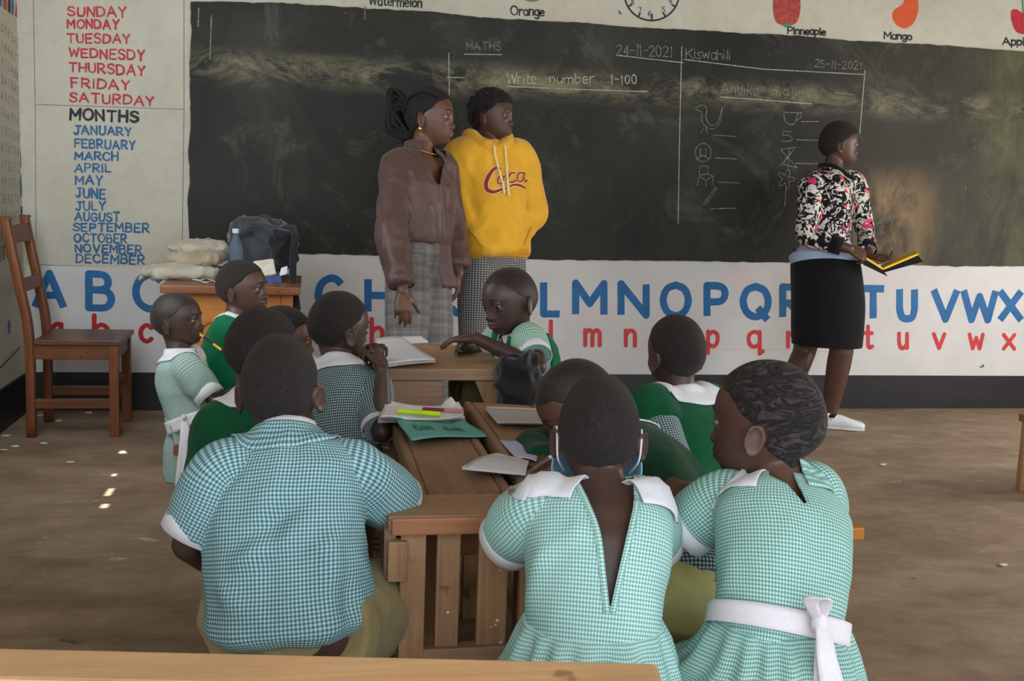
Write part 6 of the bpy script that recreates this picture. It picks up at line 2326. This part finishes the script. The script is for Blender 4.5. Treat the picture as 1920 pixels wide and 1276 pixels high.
# --- child with the white sash at the right
if want('K11'):
    P = Person('child at the right in a checked dress with white sash bow, head turned left', (1440, 788, 1.88), 306, (1464, 902, 1.86), (1450, 1235, 1.74), 344, k=1.0, girth=0.86, hs=1.03, nod=4, tilt=4, shw=0.1, bend=0.03, skin=M_SKIN,
               sh={'L': (1360, 938, 1.88), 'R': (1516, 926, 1.90)},
               arms={'L': dict(el=(1272, 1000, 1.92), wr=(1262, 912, 1.97), hand=dict(d=nrm(c_r+np.array([0, 0, -0.1])+c_f*0.3), pn=(0, 0, -1), thumb_dir=-c_f, curl=(30, 34, 36, 40))),
                     'R': dict(el=(1538, 1040, 2.02), wr=(1490, 1060, 2.15))},
               legs={'L': (at(1390, 1225, 2.0), on(1380, 1260, 2, 0.06)), 'R': (at(1470, 1230, 2.0), on(1470, 1260, 2, 0.06))})
    P.body()
    P.hair(M_HAIRW, 0.005, front=0.056, nape=-0.07)
    P.eyes()
    gap = [(1440, 860), (1442, 890), (1475, 905), (1509, 944), (1513, 940), (1492, 896), (1483, 872), (1480, 850)]
    lines = px_lines(1.73, [(1395, 1060, 1420, 1160, .016, -.012), (1420, 1080, 1450, 1160, .014, .008), (1480, 960, 1490, 1150, .018, .005), (1380, 930, 1470, 960, .016, .005), (1530, 980, 1520, 1150, .016, -.006), (1345, 1000, 1385, 1130, .02, .006)])
    o, e, bv, _ = shirt(P, G_GREEN2, 0.05, ([0, .13, .2, .5, .9, 1], [0.004, 0.008, 0.013, 0.020, 0.014, 0.012]), {'L': (0.86, 0.050, 0.050, 0.007), 'R': (0.42, 0.054, 0.054, 0.012)}, (fold_noise(0.004, 9, (1, 1, 0.5), 21), lines), 'dress_bodice', poly=[gap], Rt=0.115)
    cuff(P, e['L'], M_WHITEC, 0.024)
    cuff(P, e['R'], M_WHITEC, 0.008, 0.002)
    collar(P, bv, M_WHITEC, 80, 216, 0.042, lift=0.006, off=0.004)
    collar(P, bv, G_GREEN2, -75, -10, 0.030, lift=0.03, name='neck_facing', off=0.004)
    b = P.pelvis
    skirt(P, 0.20, [(b+np.array([0, 0, 0.0]), 0.140, 0.125), (b+P.pfwd*0.05+np.array([-0.01, 0, -0.07]), 0.185, 0.17), (b+P.pfwd*0.06+np.array([-0.03, 0, -0.20]), 0.235, 0.20)], G_GREEN2, 17, 0.04)
    sash(P, 0.20, M_WHITES, 0.026, 0.026, 0.036)
    kx = at(1537, 1168, 1.655)
    piece_mesh('sash_knot', ellipsoid(kx, np.eye(3), (0.014, 0.013, 0.018)), M_WHITES, P.root)
    pts = cr([kx, at(1526, 1146, 1.645), at(1520, 1126, 1.64), at(1536, 1120, 1.63), at(1545, 1128, 1.64), at(1541, 1150, 1.65), kx], 26)
    piece_mesh('bow_loop', strip(pts, 0.012+0.016*np.sin(np.linspace(0, math.pi, 26)), [nrm(c_r+c_f*-0.6)]*26), M_WHITES, P.root, solid=0.003)
    for x1, x2, dl, dd in ((1556, 1562, 1292, 1.62), (1546, 1548, 1290, 1.632)):
        pts = cr([kx, at(1544, 1190, 1.64), at((x1+1545)/2, 1235, dd+0.004), at(x2, dl, dd)], 16)
        piece_mesh('sash_tail', strip(pts, np.linspace(0.018, 0.040, 16), [nrm(c_r*0.95+c_f*0.15)]*16), M_WHITES, P.root, solid=0.003)
# ------------------------------------------------------------------ the three women
def m_satin(name, rgb):
    k = NT(name)
    co = k.coord()
    g = k.noise(co, 5, 4, 0.6)
    c = np.array(s2l(rgb))[:3]
    k.base(k.ramp(g, [(0.3, tuple(c*0.85)+(1,)), (0.7, tuple(c*1.15)+(1,))]))
    k.rough(0.48, 0.4)
    k.b.inputs['Sheen Weight'].default_value = 0.15
    k.bump(k.noise(co, 60, 3), 0.06, 0.003)
    return k.m


def m_plaid(name, base, line, dark):
    k = NT(name)
    tc = k.n('ShaderNodeTexCoord')
    sx = k.n('ShaderNodeSeparateXYZ')
    k.l(tc.outputs['UV'], sx.inputs[0])
    c = s2l(base)
    cur = k.ramp(k.noise(k.coord(), 300, 2), [(0.3, tuple(np.array(c[:3])*0.8)+(1,)), (0.7, tuple(np.array(c[:3])*1.2)+(1,))])
    for o in (0, 1):
        q = k.math('FRACT', k.math('DIVIDE', sx.outputs[o], 0.055))
        cur = k.mix(k.math('MULTIPLY', k.math('LESS_THAN', q, 0.05), 0.32), cur, s2l(line))
        q2 = k.math('FRACT', k.math('ADD', k.math('DIVIDE', sx.outputs[o], 0.055), 0.5))
        cur = k.mix(k.math('MULTIPLY', k.math('LESS_THAN', q2, 0.3), 0.35), cur, s2l(dark))
    k.base(cur)
    k.rough(0.85, 0.15)
    return k.m


def m_floral(name):
    """black knit scattered with white figures and pink, red and orange blooms"""
    k = NT(name)
    co = k.coord()
    wv = k.n('ShaderNodeTexNoise')
    wv.inputs['Scale'].default_value = 14
    k.l(co, wv.inputs['Vector'])
    wm = k.n('ShaderNodeMix', data_type='RGBA')
    wm.inputs[0].default_value = 0.12
    k.l(co, wm.inputs[6])
    k.l(wv.outputs['Color'], wm.inputs[7])
    vec = wm.outputs[2]

    def vor(scale, feat='F1'):
        v = k.n('ShaderNodeTexVoronoi', feature=feat)
        v.inputs['Scale'].default_value = scale
        k.l(vec, v.inputs['Vector'])
        return v
    a = k.noise(vec, 32, 3, 0.5, 1.0)
    cur = k.ramp(a, [(0.50, s2l((22, 20, 24))), (0.54, s2l((206, 200, 192)))])
    v2 = vor(34)
    d = k.math('LESS_THAN', v2.outputs['Distance'], 0.22)
    cur = k.mix(d, cur, s2l((26, 24, 28)))
    v3 = vor(15)
    sep = k.n('ShaderNodeSeparateColor')
    k.l(v3.outputs['Color'], sep.inputs[0])
    pick = k.math('GREATER_THAN', sep.outputs[0], 0.45)
    m = k.math('MULTIPLY', pick, k.math('LESS_THAN', v3.outputs['Distance'], 0.30))
    bloom = k.ramp(sep.outputs[1], [(0.3, s2l((206, 60, 110))), (0.5, s2l((214, 52, 60))), (0.8, s2l((226, 110, 96)))])
    cur = k.mix(m, cur, bloom)
    m2 = k.math('MULTIPLY', pick, k.math('LESS_THAN', v3.outputs['Distance'], 0.10))
    cur = k.mix(m2, cur, s2l((226, 190, 190)))
    k.base(cur)
    k.rough(0.85, 0.15)
    k.bump(k.noise(co, 400, 2), 0.3, 0.001)
    return k.m


M_GOLD = m_plain('gold_metal', (220, 180, 90), 0.25, 0.5)
M_GOLD.node_tree.nodes['Principled BSDF'].inputs['Metallic'].default_value = 0.9
M_BLOUSE = m_satin('brown_satin', (82, 56, 52))
M_TROUS = m_plaid('grey_plaid_wool', (122, 120, 118), (184, 180, 174), (92, 90, 90))
M_HOOD = m_fabric('yellow_fleece', (230, 172, 48), 0.9, 0.35, 260, 0.08, 0.25)
M_HOODR = m_fabric('yellow_rib_knit', (210, 148, 18), 0.9, 0.6, 200, 0.1, 0.25)
M_CHECKT = m_gingham('small_check_trouser_cloth', (56, 54, 56), (176, 172, 168), 0.011, (112, 110, 110))
M_FLORAL = m_floral('floral_knit')
M_BLACKC = m_fabric('black_cotton', (22, 21, 23), 0.9, 0.3, 300, 0.2, 0.1)
M_BLUESH_C = m_fabric('pale_blue_shirting', (168, 184, 206), 0.85, 0.2, 400, 0.06)
M_SHOE = m_plain('white_canvas', (214, 216, 222), 0.7, 0.3, 0.05)
M_SOLE = m_plain('pale_sole', (196, 194, 190), 0.7)
M_HAIRB = m_hair('braided_black_hair', (30, 27, 30), 90, 0.6)
M_LOGO = m_plain('dark_red_print', (140, 44, 44), 0.8, 0.2, 0.06)
M_LOGOE = m_plain('pale_print_edge', (236, 206, 150), 0.8, 0.2, 0.04)


def trousers(P, mat, r=(0.092, 0.072, 0.058), name='trousers', folds=(), t1=0.24, flare=None):
    pcs = [P.torso(-0.16, t1, 0.012, 0.012, M=24)]
    for sd in 'RL':
        a, b, c = P.hip[sd], P.kn[sd], P.an[sd]
        pcs.append(tube([a+np.array([0, 0, 0.02]), a*0.5+b*0.5, b, b*0.5+c*0.5, c], [r[0], r[0]*0.97, r[1], (r[1]+r[2])/2, r[2]], 28, n=60, rnd=False))
    v, f, uv = cloth(pcs, [0.14, 0.075, 0.075], 0.008, 5, folds, 0.011)
    return link(name, uv_mesh(name, v, f, uv), mat, P.root)


def shoe(P, sd, mat, yaw=None):
    an = P.an[sd]
    f = P.pfwd if yaw is None else np.array([math.sin(yaw), math.cos(yaw), 0])
    l = np.array([f[1], -f[0], 0])
    g = np.array([an[0], an[1], 0.0])
    C = [g-f*0.062+np.array([0, 0, 0.040]), g-f*0.03+np.array([0, 0, 0.048]), g+f*0.05+np.array([0, 0, 0.044]), g+f*0.11+np.array([0, 0, 0.034]), g+f*0.165+np.array([0, 0, 0.028]), g+f*0.185+np.array([0, 0, 0.026])]
    up = np.array([0, 0, 1.0])
    n = 26
    C = cr(C, n)
    RX = cr([0.024, 0.033, 0.038, 0.043, 0.036, 0.014], n)[:, 0]
    RY = cr([0.024, 0.034, 0.034, 0.026, 0.018, 0.010], n)[:, 0]
    so_ = piece_mesh('shoe', loft(C, [l]*n, [up]*n, RX, RY, 2.5, 28), mat, P.root)
    col_ = [g-f*0.012+np.array([0, 0, z]) for z in (0.05, 0.075, 0.09)]
    piece_mesh('shoe_collar', loft(col_, [l]*3, [f]*3, [0.036, 0.036, 0.038], [0.048, 0.046, 0.048], 2.2, 24, cap=False), mat, so_, solid=0.005)
    P2 = [c*np.array([1, 1, 0])+np.array([0, 0, 0.009]) for c in C]
    piece_mesh('sole', loft(P2, [l]*n, [up]*n, RX+0.003, [0.009]*n, 4.0, 24), M_SOLE, so_)
    for q in (0.055, 0.075, 0.095):
        c = g+f*q+np.array([0, 0, 0.072-0.25*(q-0.04)])
        piece_mesh('lace', tube([c-l*0.02-up*0.006, c, c+l*0.02-up*0.006], [0.003]*3, 8), M_WHITEC, so_)


# --- person in the brown satin blouse
P = Person('person in a brown satin blouse and grey plaid trousers, arms hanging, looking right', (806, 216, 4.72), 104, (786, 283, 4.72), (784, 488, 4.7), 128, k=1.2, hs=1.14, nod=0, adult=True, ppsi=128, bend=0.02, voxel=0.0045,
           skin=M_SKIN3, sh={'R': (743, 312, 4.62), 'L': (832, 314, 4.82)},
           arms={'R': dict(el=(733, 432, 4.50), wr=(755, 546, 4.44), hand=dict(d=nrm(at(756, 592, 4.42)-at(755, 546, 4.44)), pn=c_f*0.9-c_r*0.2, thumb_dir=c_r, curl=(16, 18, 20, 24), spread=0.3)),
                 'L': dict(el=(846, 428, 4.84), wr=(860, 512, 4.78), hand=dict(d=nrm(at(858, 560, 4.77)-at(860, 512, 4.78)), pn=-c_r, thumb_dir=-c_f, curl=(18, 20, 24, 28), spread=0.3))},
           legs={'R': (at(762, 650, 4.64), on(764, 812, 2, 0.08)), 'L': (at(812, 652, 4.72), on(815, 806, 2, 0.08))})
P.body()
P.eyes()
P.hair(M_HAIRB, 0.010, front=0.062, rough_amp=0.003, freq=70)
# cornrow braids swept back and gathered into a loose bun
br = []
for i in range(13):
    x = -0.060+0.010*i
    zt = 0.100-6.5*x*x
    path = []
    for t in np.linspace(0, 1, 9):
        a = math.radians(62-152*t)
        r_ = 0.094+0.004*math.sin(20*t+i)
        path.append((x*(1-0.45*max(0, t-0.4)), r_*math.sin(a)*0.95-0.004, (zt-0.0)*math.cos(a)+0.008))
    path = [p for p in path if p[1] < 0.066]
    br.append(tube(xf(P.Hm, np.array(path)), [0.0052]*len(path), 8, n=36))
v_, f_, _, _ = join_pieces(br)
o = link('braids', mesh_np('braids', v_, f_), M_HAIRB, P.root)
bun = []
rb = random.Random(5)
for i in range(46):
    a = rb.uniform(-1.2, 1.2)
    b_ = rb.uniform(-1, 1)
    c0 = np.array([0.02*b_, -0.085, 0.035+0.01*a])
    c1 = c0+np.array([0.035*b_, -0.045-0.02*rb.random(), 0.015+0.03*a])
    c2 = c1+np.array([0.012*b_, -0.02*rb.random()+0.004, -0.05-0.03*rb.random()])
    c3 = np.array([0.035*b_, -0.075-0.045*rb.random(), -0.055-0.05*rb.random()])
    c4 = np.array([0.02*b_, -0.06-0.02*rb.random(), -0.055-0.02*rb.random()])
    bun.append(tube(xf(P.Hm, np.array([c0, c1, c2, c3, c4])), [0.006, 0.007, 0.007, 0.006, 0.004], 7, n=26))
v_, f_, _, _ = join_pieces(bun)
link('bun', mesh_np('bun', v_, f_), M_HAIRB, P.root, label='loose bun of thin black braids')
ring = xf(P.Hm, np.array([[0.080, -0.012, -0.048+0.0], [0.084, -0.010, -0.056], [0.083, -0.012, -0.062]]))
piece_mesh('earring', ellipsoid(ring[1], np.eye(3), (0.008, 0.008, 0.011)), M_GOLD, P.root, label='gold stud earring')
fx = ([0.1, .2, .4, .66, .8, .9, 1], [0.016, 0.03, 0.034, 0.026, 0.014, 0.012, 0.012])
fy = ([0.1, .2, .4, .66, .8, .9, 1], [0.016, 0.034, 0.048, 0.05, 0.03, 0.014, 0.010])
lines = px_lines(4.55, [(790, 300, 830, 400, .03, -.010), (760, 350, 770, 440, .025, .008), (800, 390, 850, 340, .03, .008), (790, 430, 845, 400, .025, -.008)])
vneck = [(792, 255), (795, 285), (804, 310), (817, 342), (825, 346), (829, 322), (836, 290), (838, 255)]
o, e, bv, _ = shirt(P, M_BLOUSE, 0.12, fx, {'R': (1.90, 0.066, 0.058, 0), 'L': (1.90, 0.066, 0.058, 0)}, (fold_noise(0.007, 13, (1, 1, 0.22), 31), fold_noise(0.003, 24, (1, 1, 0.5), 32), lines), 'blouse', voxel=0.007, fy=fy, poly=[vneck])
for sd in 'LR':
    cuff(P, e[sd], M_BLOUSE, 0.05, 0.003, taper=0.8)
collar(P, bv, M_BLOUSE, -232, 52, 0.062, lift=0.026, name='shawl_collar', rise=0.02)
V_ = [at(836, 452, 4.56), at(836, 500, 4.55), at(846, 540, 4.56)]
piece_mesh('blouse_tail', strip(cr(V_, 12), np.linspace(0.05, 0.085, 12), [nrm(c_r*0.8+c_f*0.5)]*12), M_BLOUSE, P.root, solid=0.004)
nk, nT = P.spine(0.985)
nl = P.lat(1)
nf = np.cross(nT, nl)
pts = [nk+nl*0.062*math.cos(t)+nf*(0.072*math.sin(t)+0.012)+nT*(-0.022*math.sin(t)+0.012) for t in np.linspace(-0.2, math.pi+0.2, 14)]
piece_mesh('necklace', tube(pts, [0.0022]*14, 8, n=50), M_GOLD, P.root, label='thin gold necklace')
trousers(P, M_TROUS, (0.098, 0.082, 0.070), folds=(fold_noise(0.007, 6, (1, 1, 0.3), 33),))
for sd in 'LR':
    shoe(P, sd, M_BLACKP)

# --- person in the yellow hoodie
P = Person('person in a yellow hoodie with dark red lettering, hands in the front pocket', (922, 214, 5.06), 112, (914, 268, 5.06), (922, 482, 5.06), 152, k=1.2, hs=1.10, nod=0, adult=True, bend=0.02, voxel=0.0045,
           skin=M_SKIN, sh={'R': (868, 300, 5.0), 'L': (968, 302, 5.14)},
           arms={'R': dict(el=(868, 405, 4.96), wr=(908, 448, 5.02)), 'L': dict(el=(1002, 395, 5.10), wr=(962, 448, 5.06))},
           legs={'R': (at(890, 640, 5.02), on(886, 822, 2, 0.08)), 'L': (at(958, 640, 5.12), on(955, 822, 2, 0.08))})
P.body(hands='')
P.eyes()
P.hair(M_HAIRB, 0.014, front=0.050, rough_amp=0.006, freq=55)
lk = []
rb = random.Random(9)
for i in range(90):
    a, b_ = rb.uniform(-math.pi, math.pi), rb.uniform(0.15, 1.0)
    d_ = np.array([math.sin(a)*b_*0.078, math.cos(a)*b_*0.096-0.008, 0.0])
    zz = 0.104*math.sqrt(max(0.02, 1-b_*b_*0.92))
    if d_[1] > 0.062 and zz < 0.07:
        continue
    p0 = np.array([d_[0], d_[1], zz])
    out = nrm(p0)
    p1 = p0+out*0.014+np.array([0, 0, -0.006])
    p2 = p1+out*0.004+np.array([0.006*rb.uniform(-1, 1), 0.006*rb.uniform(-1, 1), -0.026*b_])
    if p2[1] > 0.075:
        p2[1] = 0.075
    lk.append(tube(xf(P.Hm, np.array([p0*0.97, p1, p2])), [0.006, 0.006, 0.004], 7, n=10))
for i in range(16):
    x = -0.07+0.14*i/15
    p0 = np.array([x, -0.078+4*x*x*1.2, 0.0])
    lk.append(tube(xf(P.Hm, np.array([p0+[0, 0.0, 0.03], p0+[0, -0.014, 0.0], p0+[0, -0.012, -0.035], p0+[0, 0.006, -0.058]])), [0.007, 0.008, 0.007, 0.004], 7, n=18))
v_, f_, _, _ = join_pieces(lk)
link('short_twists', mesh_np('short_twists', v_, f_), M_HAIRB, P.root, 'stuff')
fx = ([-.05, 0.05, .2, .4, .66, .8, .9, 1], [0.030, 0.050, 0.062, 0.055, 0.045, 0.032, 0.026, 0.018])
lines = px_lines(4.9, [(875, 330, 905, 450, .03, -.012), (880, 440, 930, 470, .02, .012), (960, 420, 1000, 440, .02, .012), (900, 470, 990, 465, .03, .012), (880, 380, 890, 440, .025, .012), (940, 400, 945, 470, .03, .008)])
o, e, bv, _ = shirt(P, M_HOOD, 0.0, fx, {'R': (1.75, 0.092, 0.062, 0), 'L': (1.75, 0.092, 0.062, 0)}, (fold_noise(0.012, 6, (1, 1, 0.5), 41), fold_noise(0.005, 15, (1, 1, 0.7), 42), lines), 'hoodie', voxel=0.008)
# hood lying round the neck
nk, nT = P.spine(0.99)
nl = P.lat(1)
nf = np.cross(nT, nl)
hp = []
pts = [nk+nl*(0.088*math.cos(t))+nf*(0.078*math.sin(t)+0.002)+nT*(0.022-0.055*max(0, math.sin(t))**1.5+0.012*abs(math.cos(t))) for t in np.linspace(math.pi/2-0.10, math.pi/2-2*math.pi+0.10, 22)]
hp.append(tube(pts, [0.020]+[0.030]*6+[0.036]*8+[0.030]*6+[0.020], 14, n=90, flat=1.3, hint=nT))
hp.append(ellipsoid(nk-nf*0.085-nT*0.03, np.stack([nl, nf, nT], 1), (0.11, 0.055, 0.075)))
v_, f_, uv_ = cloth(hp, [0.1, 0.1], 0.008, 4, (fold_noise(0.005, 12, (1, 1, 1), 43),))
link('hood', uv_mesh('hood', v_, f_, uv_), M_HOOD, P.root)
piece_mesh('neckband', tube([nk+nl*0.058*math.cos(t)+nf*(0.062*math.sin(t)+0.006)+nT*(0.012-0.014*math.sin(t)) for t in np.linspace(-0.3, math.pi+0.3, 14)], [0.008]*14, 10, n=40), M_BLACKC, P.root)
hbv = bvh_of(np.vstack([v_]), f_)


def drape(px_pts, bvh_list, off, d_guess):
    out, nn = [], []
    for x, y in px_pts:
        best = None
        for b_ in bvh_list:
            h = b_.ray_cast(Vector(CAM), Vector(nrm(ray(x, y))))
            if h[0] is not None and (best is None or h[3] < best[3]):
                best = h
        if best is None:
            out.append(at(x, y, d_guess))
            nn.append(-c_f)
        else:
            n_ = np.array(best[1])
            if n_@(CAM-np.array(best[0])) < 0:
                n_ = -n_
            out.append(np.array(best[0])+n_*off)
            nn.append(n_)
    return np.array(out), np.array(nn)


for pts in ([(924, 272), (928, 296), (934, 318), (942, 344), (944, 364)], [(946, 272), (948, 300), (950, 330), (953, 370)]):
    Q, _ = drape(cr(pts, 20), [bv, hbv], 0.007, 4.9)
    Q = lap_path = np.array([Q[max(0, i-1):i+2].mean(0) for i in range(len(Q))])
    piece_mesh('drawstring', tube(Q, [0.006]*len(Q), 8, n=44), m_plain('cream_cord', (232, 206, 150), 0.8), P.root)
# dark red script lettering with a pale edge
script = []
script.append((cr([(938, 318), (934, 314), (925, 318), (916, 330), (911, 343), (913, 355), (924, 360), (938, 356), (950, 352)], 60), np.interp(np.linspace(0, 1, 60), [0, .15, .45, .7, 1], [3, 4, 8, 7, 2.5])))
script.append((cr([(950, 352), (962, 347), (974, 348), (985, 354)], 24), np.interp(np.linspace(0, 1, 24), [0, .6, .85, 1], [2.5, 5, 5, 2])))
script.append((cr([(940, 330), (934, 333), (932, 341), (936, 345), (942, 341), (943, 333), (940, 330)], 36), np.full(36, 3.0)))
script.append((cr([(942, 332), (949, 330), (955, 328)], 10), np.full(10, 2.2)))
script.append((cr([(964, 325), (958, 325), (953, 333), (954, 341), (960, 342), (966, 338)], 30), np.full(30, 3.2)))
script.append((cr([(980, 325), (973, 325), (969, 333), (971, 340), (976, 340), (981, 333), (982, 324), (981, 334), (984, 341), (988, 338)], 44), np.full(44, 3.0)))
mpx = 5.0/FPX
for mat_, extra, off in ((M_LOGOE, 2.6, 0.003), (M_LOGO, 0.0, 0.0048)):
    V_, F_ = [], []
    for i, (pp, ww) in enumerate(script):
        Q, N_ = drape(pp, [bv], off+0.00012*i, 4.9)
        N_ = np.array([nrm(N_[max(0, j-3):j+4].mean(0)) for j in range(len(N_))])
        ribbon(V_, F_, Q, (ww+extra)*mpx, N_, 0)
    lg = link('lettering_edge' if extra else 'lettering', mesh_np('lettering', V_, F_, True), mat_, P.root if extra else lg, label=None if extra else 'dark red script lettering with swash')
# front pocket edge and hem rib
for q in ((880, 430, 905, 462), (996, 425, 982, 458)):
    Q, _ = drape(cr([(q[0], q[1]), ((q[0]+q[2])/2, (q[1]+q[3])/2), (q[2], q[3])], 10), [bv], 0.002, 4.9)
    piece_mesh('pocket_edge', tube(Q, [0.004]*10, 8, n=20), M_HOODR, P.root)
pc = P.torso(-0.035, 0.035, fx=([-.05, .05], [0.040, 0.060]), fy=([-.05, .05], [0.040, 0.060]), M=10)
piece_mesh('hem_rib', pc, M_HOODR, P.root)
trousers(P, M_CHECKT, (0.092, 0.074, 0.062), folds=(fold_noise(0.005, 6, (1, 1, 0.3), 45),), t1=0.2)
for sd in 'LR':
    shoe(P, sd, M_BLACKP)

# --- person at the board on the right
P = Person('person in a floral jumper and black skirt standing before the board, facing right', (1574, 268, 5.68), 94, (1560, 318, 5.68), (1548, 478, 5.68), 112, k=1.2, hs=1.06, nod=2, adult=True, ppsi=100, bend=0.02, voxel=0.0045,
           skin=M_SKIN, sh={'R': (1524, 350, 5.60), 'L': (1598, 348, 5.80)},
           arms={'R': dict(el=(1512, 442, 5.50), wr=(1592, 466, 5.44), hand=dict(d=nrm(c_r*0.9+np.array([0, 0, -0.45])-c_f*0.1), pn=nrm(c_f*0.6+np.array([0, 0, -0.5])), thumb_dir=(0, 0, 1), curl=(45, 48, 50, 52))),
                 'L': dict(el=(1622, 430, 5.78), wr=(1628, 478, 5.62), hand=dict(d=nrm(c_r*0.8+np.array([0, 0, -0.3])-c_f*0.3), pn=(0, 0, 1), thumb_dir=-c_f, curl=(30, 34, 36, 40)))},
           legs={'R': (at(1578, 655, 5.62), on(1556, 770, 2, 0.095)), 'L': (at(1508, 660, 5.84), on(1462, 768, 2, 0.095))})
P.body(feet=False)
P.eyes()
P.hair(M_HAIR, 0.012, front=0.052, rough_amp=0.002)
ring = xf(P.Hm, np.array([[0.080, -0.006, -0.046]]))[0]
piece_mesh('earring', ellipsoid(ring, np.eye(3), (0.004, 0.013, 0.004)), m_plain('yellow_earring', (222, 186, 40), 0.4, 0.4), P.root, label='yellow bar earring')
fx = ([0.0, .1, .3, .6, .8, .9, 1], [0.028, 0.024, 0.030, 0.030, 0.018, 0.012, 0.010])
fy = ([0.0, .1, .3, .6, .8, .9, 1], [0.028, 0.022, 0.034, 0.040, 0.024, 0.012, 0.010])
o, e, bv, _ = shirt(P, M_FLORAL, 0.10, fx, {'R': (1.82, 0.072, 0.044, 0), 'L': (1.82, 0.072, 0.044, 0)}, (fold_noise(0.006, 8, (1, 1, 0.5), 51),), 'jumper', voxel=0.007, fy=fy)
for sd in 'LR':
    cuff(P, e[sd], M_BLACKC, 0.06, 0.002)
nk, nT = P.spine(0.975)
nl = P.lat(1)
nf = np.cross(nT, nl)
for rr_, wd2, mt, zz in ((0.066, 0.012, M_BLACKC, 0.012), (0.056, 0.010, m_plain('white_rib_trim', (212, 212, 222), 0.85), 0.008)):
    pts = [nk+nl*(rr_*math.cos(t))+nf*((rr_+0.05*max(0, math.sin(t))**3)*math.sin(t))+nT*(zz+0.012-0.05*max(0, math.sin(t))**2) for t in np.linspace(0, 2*math.pi, 33)]
    piece_mesh('neck_trim', tube(pts, [wd2]*33, 10, n=80), mt, P.root)
pc = P.torso(-0.10, 0.16, fx=([-.1, .0, .1, .2], [0.068, 0.052, 0.026, 0.022]), fy=([-.1, .0, .1, .2], [0.100, 0.088, 0.036, 0.022]), M=16)
piece_mesh('shirt_tail', pc, M_BLUESH_C, P.root, label='pale blue shirt showing under the jumper')
# pencil skirt
b = P.pelvis
sk = [at(1547, 470, 5.68), at(1548, 500, 5.68), at(1552, 560, 5.68), at(1551, 612, 5.68), at(1550, 646, 5.68)]
n = 36
Cs, RXs, RYs = cr(sk, n), cr([0.170, 0.176, 0.170, 0.160, 0.150], n)[:, 0], cr([0.165, 0.182, 0.190, 0.188, 0.182], n)[:, 0]
pc = loft(Cs, [P.pright]*n, [P.pfwd]*n, RXs, RYs, 2.3, 60)
piece_mesh('skirt', pc, M_BLACKC, P.root)
for sd in 'LR':
    shoe(P, sd, M_SHOE)
    piece_mesh('sock', tube([P.an[sd]+np.array([0, 0, -0.03]), P.an[sd]+np.array([0, 0, 0.02])], [0.040, 0.038], 18, rnd=False), M_BLACKC, P.root)
# the book she holds open
q = {k_: at(*p) for k_, p in dict(a=(1619, 479, 5.46), b=(1656, 502, 5.50), c=(1722, 474, 5.52), a2=(1612, 474, 5.62), b2=(1650, 498, 5.66), c2=(1716, 470, 5.68)).items()}
nb = thing('notebook', 'dark notebook with yellow page edges held open by the person at the board', 'notebook', tuple(q['b']))
M_YEDGE = m_plain('yellow_page_edge', (228, 190, 40), 0.6, 0.3, 0.08)
dn = np.array([0, 0, -0.012])
for nm, a, b_, a2, b2 in (('left_half', 'a', 'b', 'a2', 'b2'), ('right_half', 'b', 'c', 'b2', 'c2')):
    shear_part(nm, [q[a]+dn, q[b_]+dn, q[b2]+dn, q[a2]+dn, q[a], q[b_], q[b2], q[a2]], M_YEDGE, nb)
    d2 = np.array([0, 0, -0.016])
    shear_part('cover', [q[a]+d2-np.array([0, 0, 0.03 if nm == 'left_half' else 0.01]), q[b_]+d2+c_r*0.03-np.array([0, 0, 0.03]), q[b2]+d2, q[a2]+d2, q[a]+dn*1.05, q[b_]+dn*1.05, q[b2]+dn*1.05, q[a2]+dn*1.05], M_BLACKC, nb)
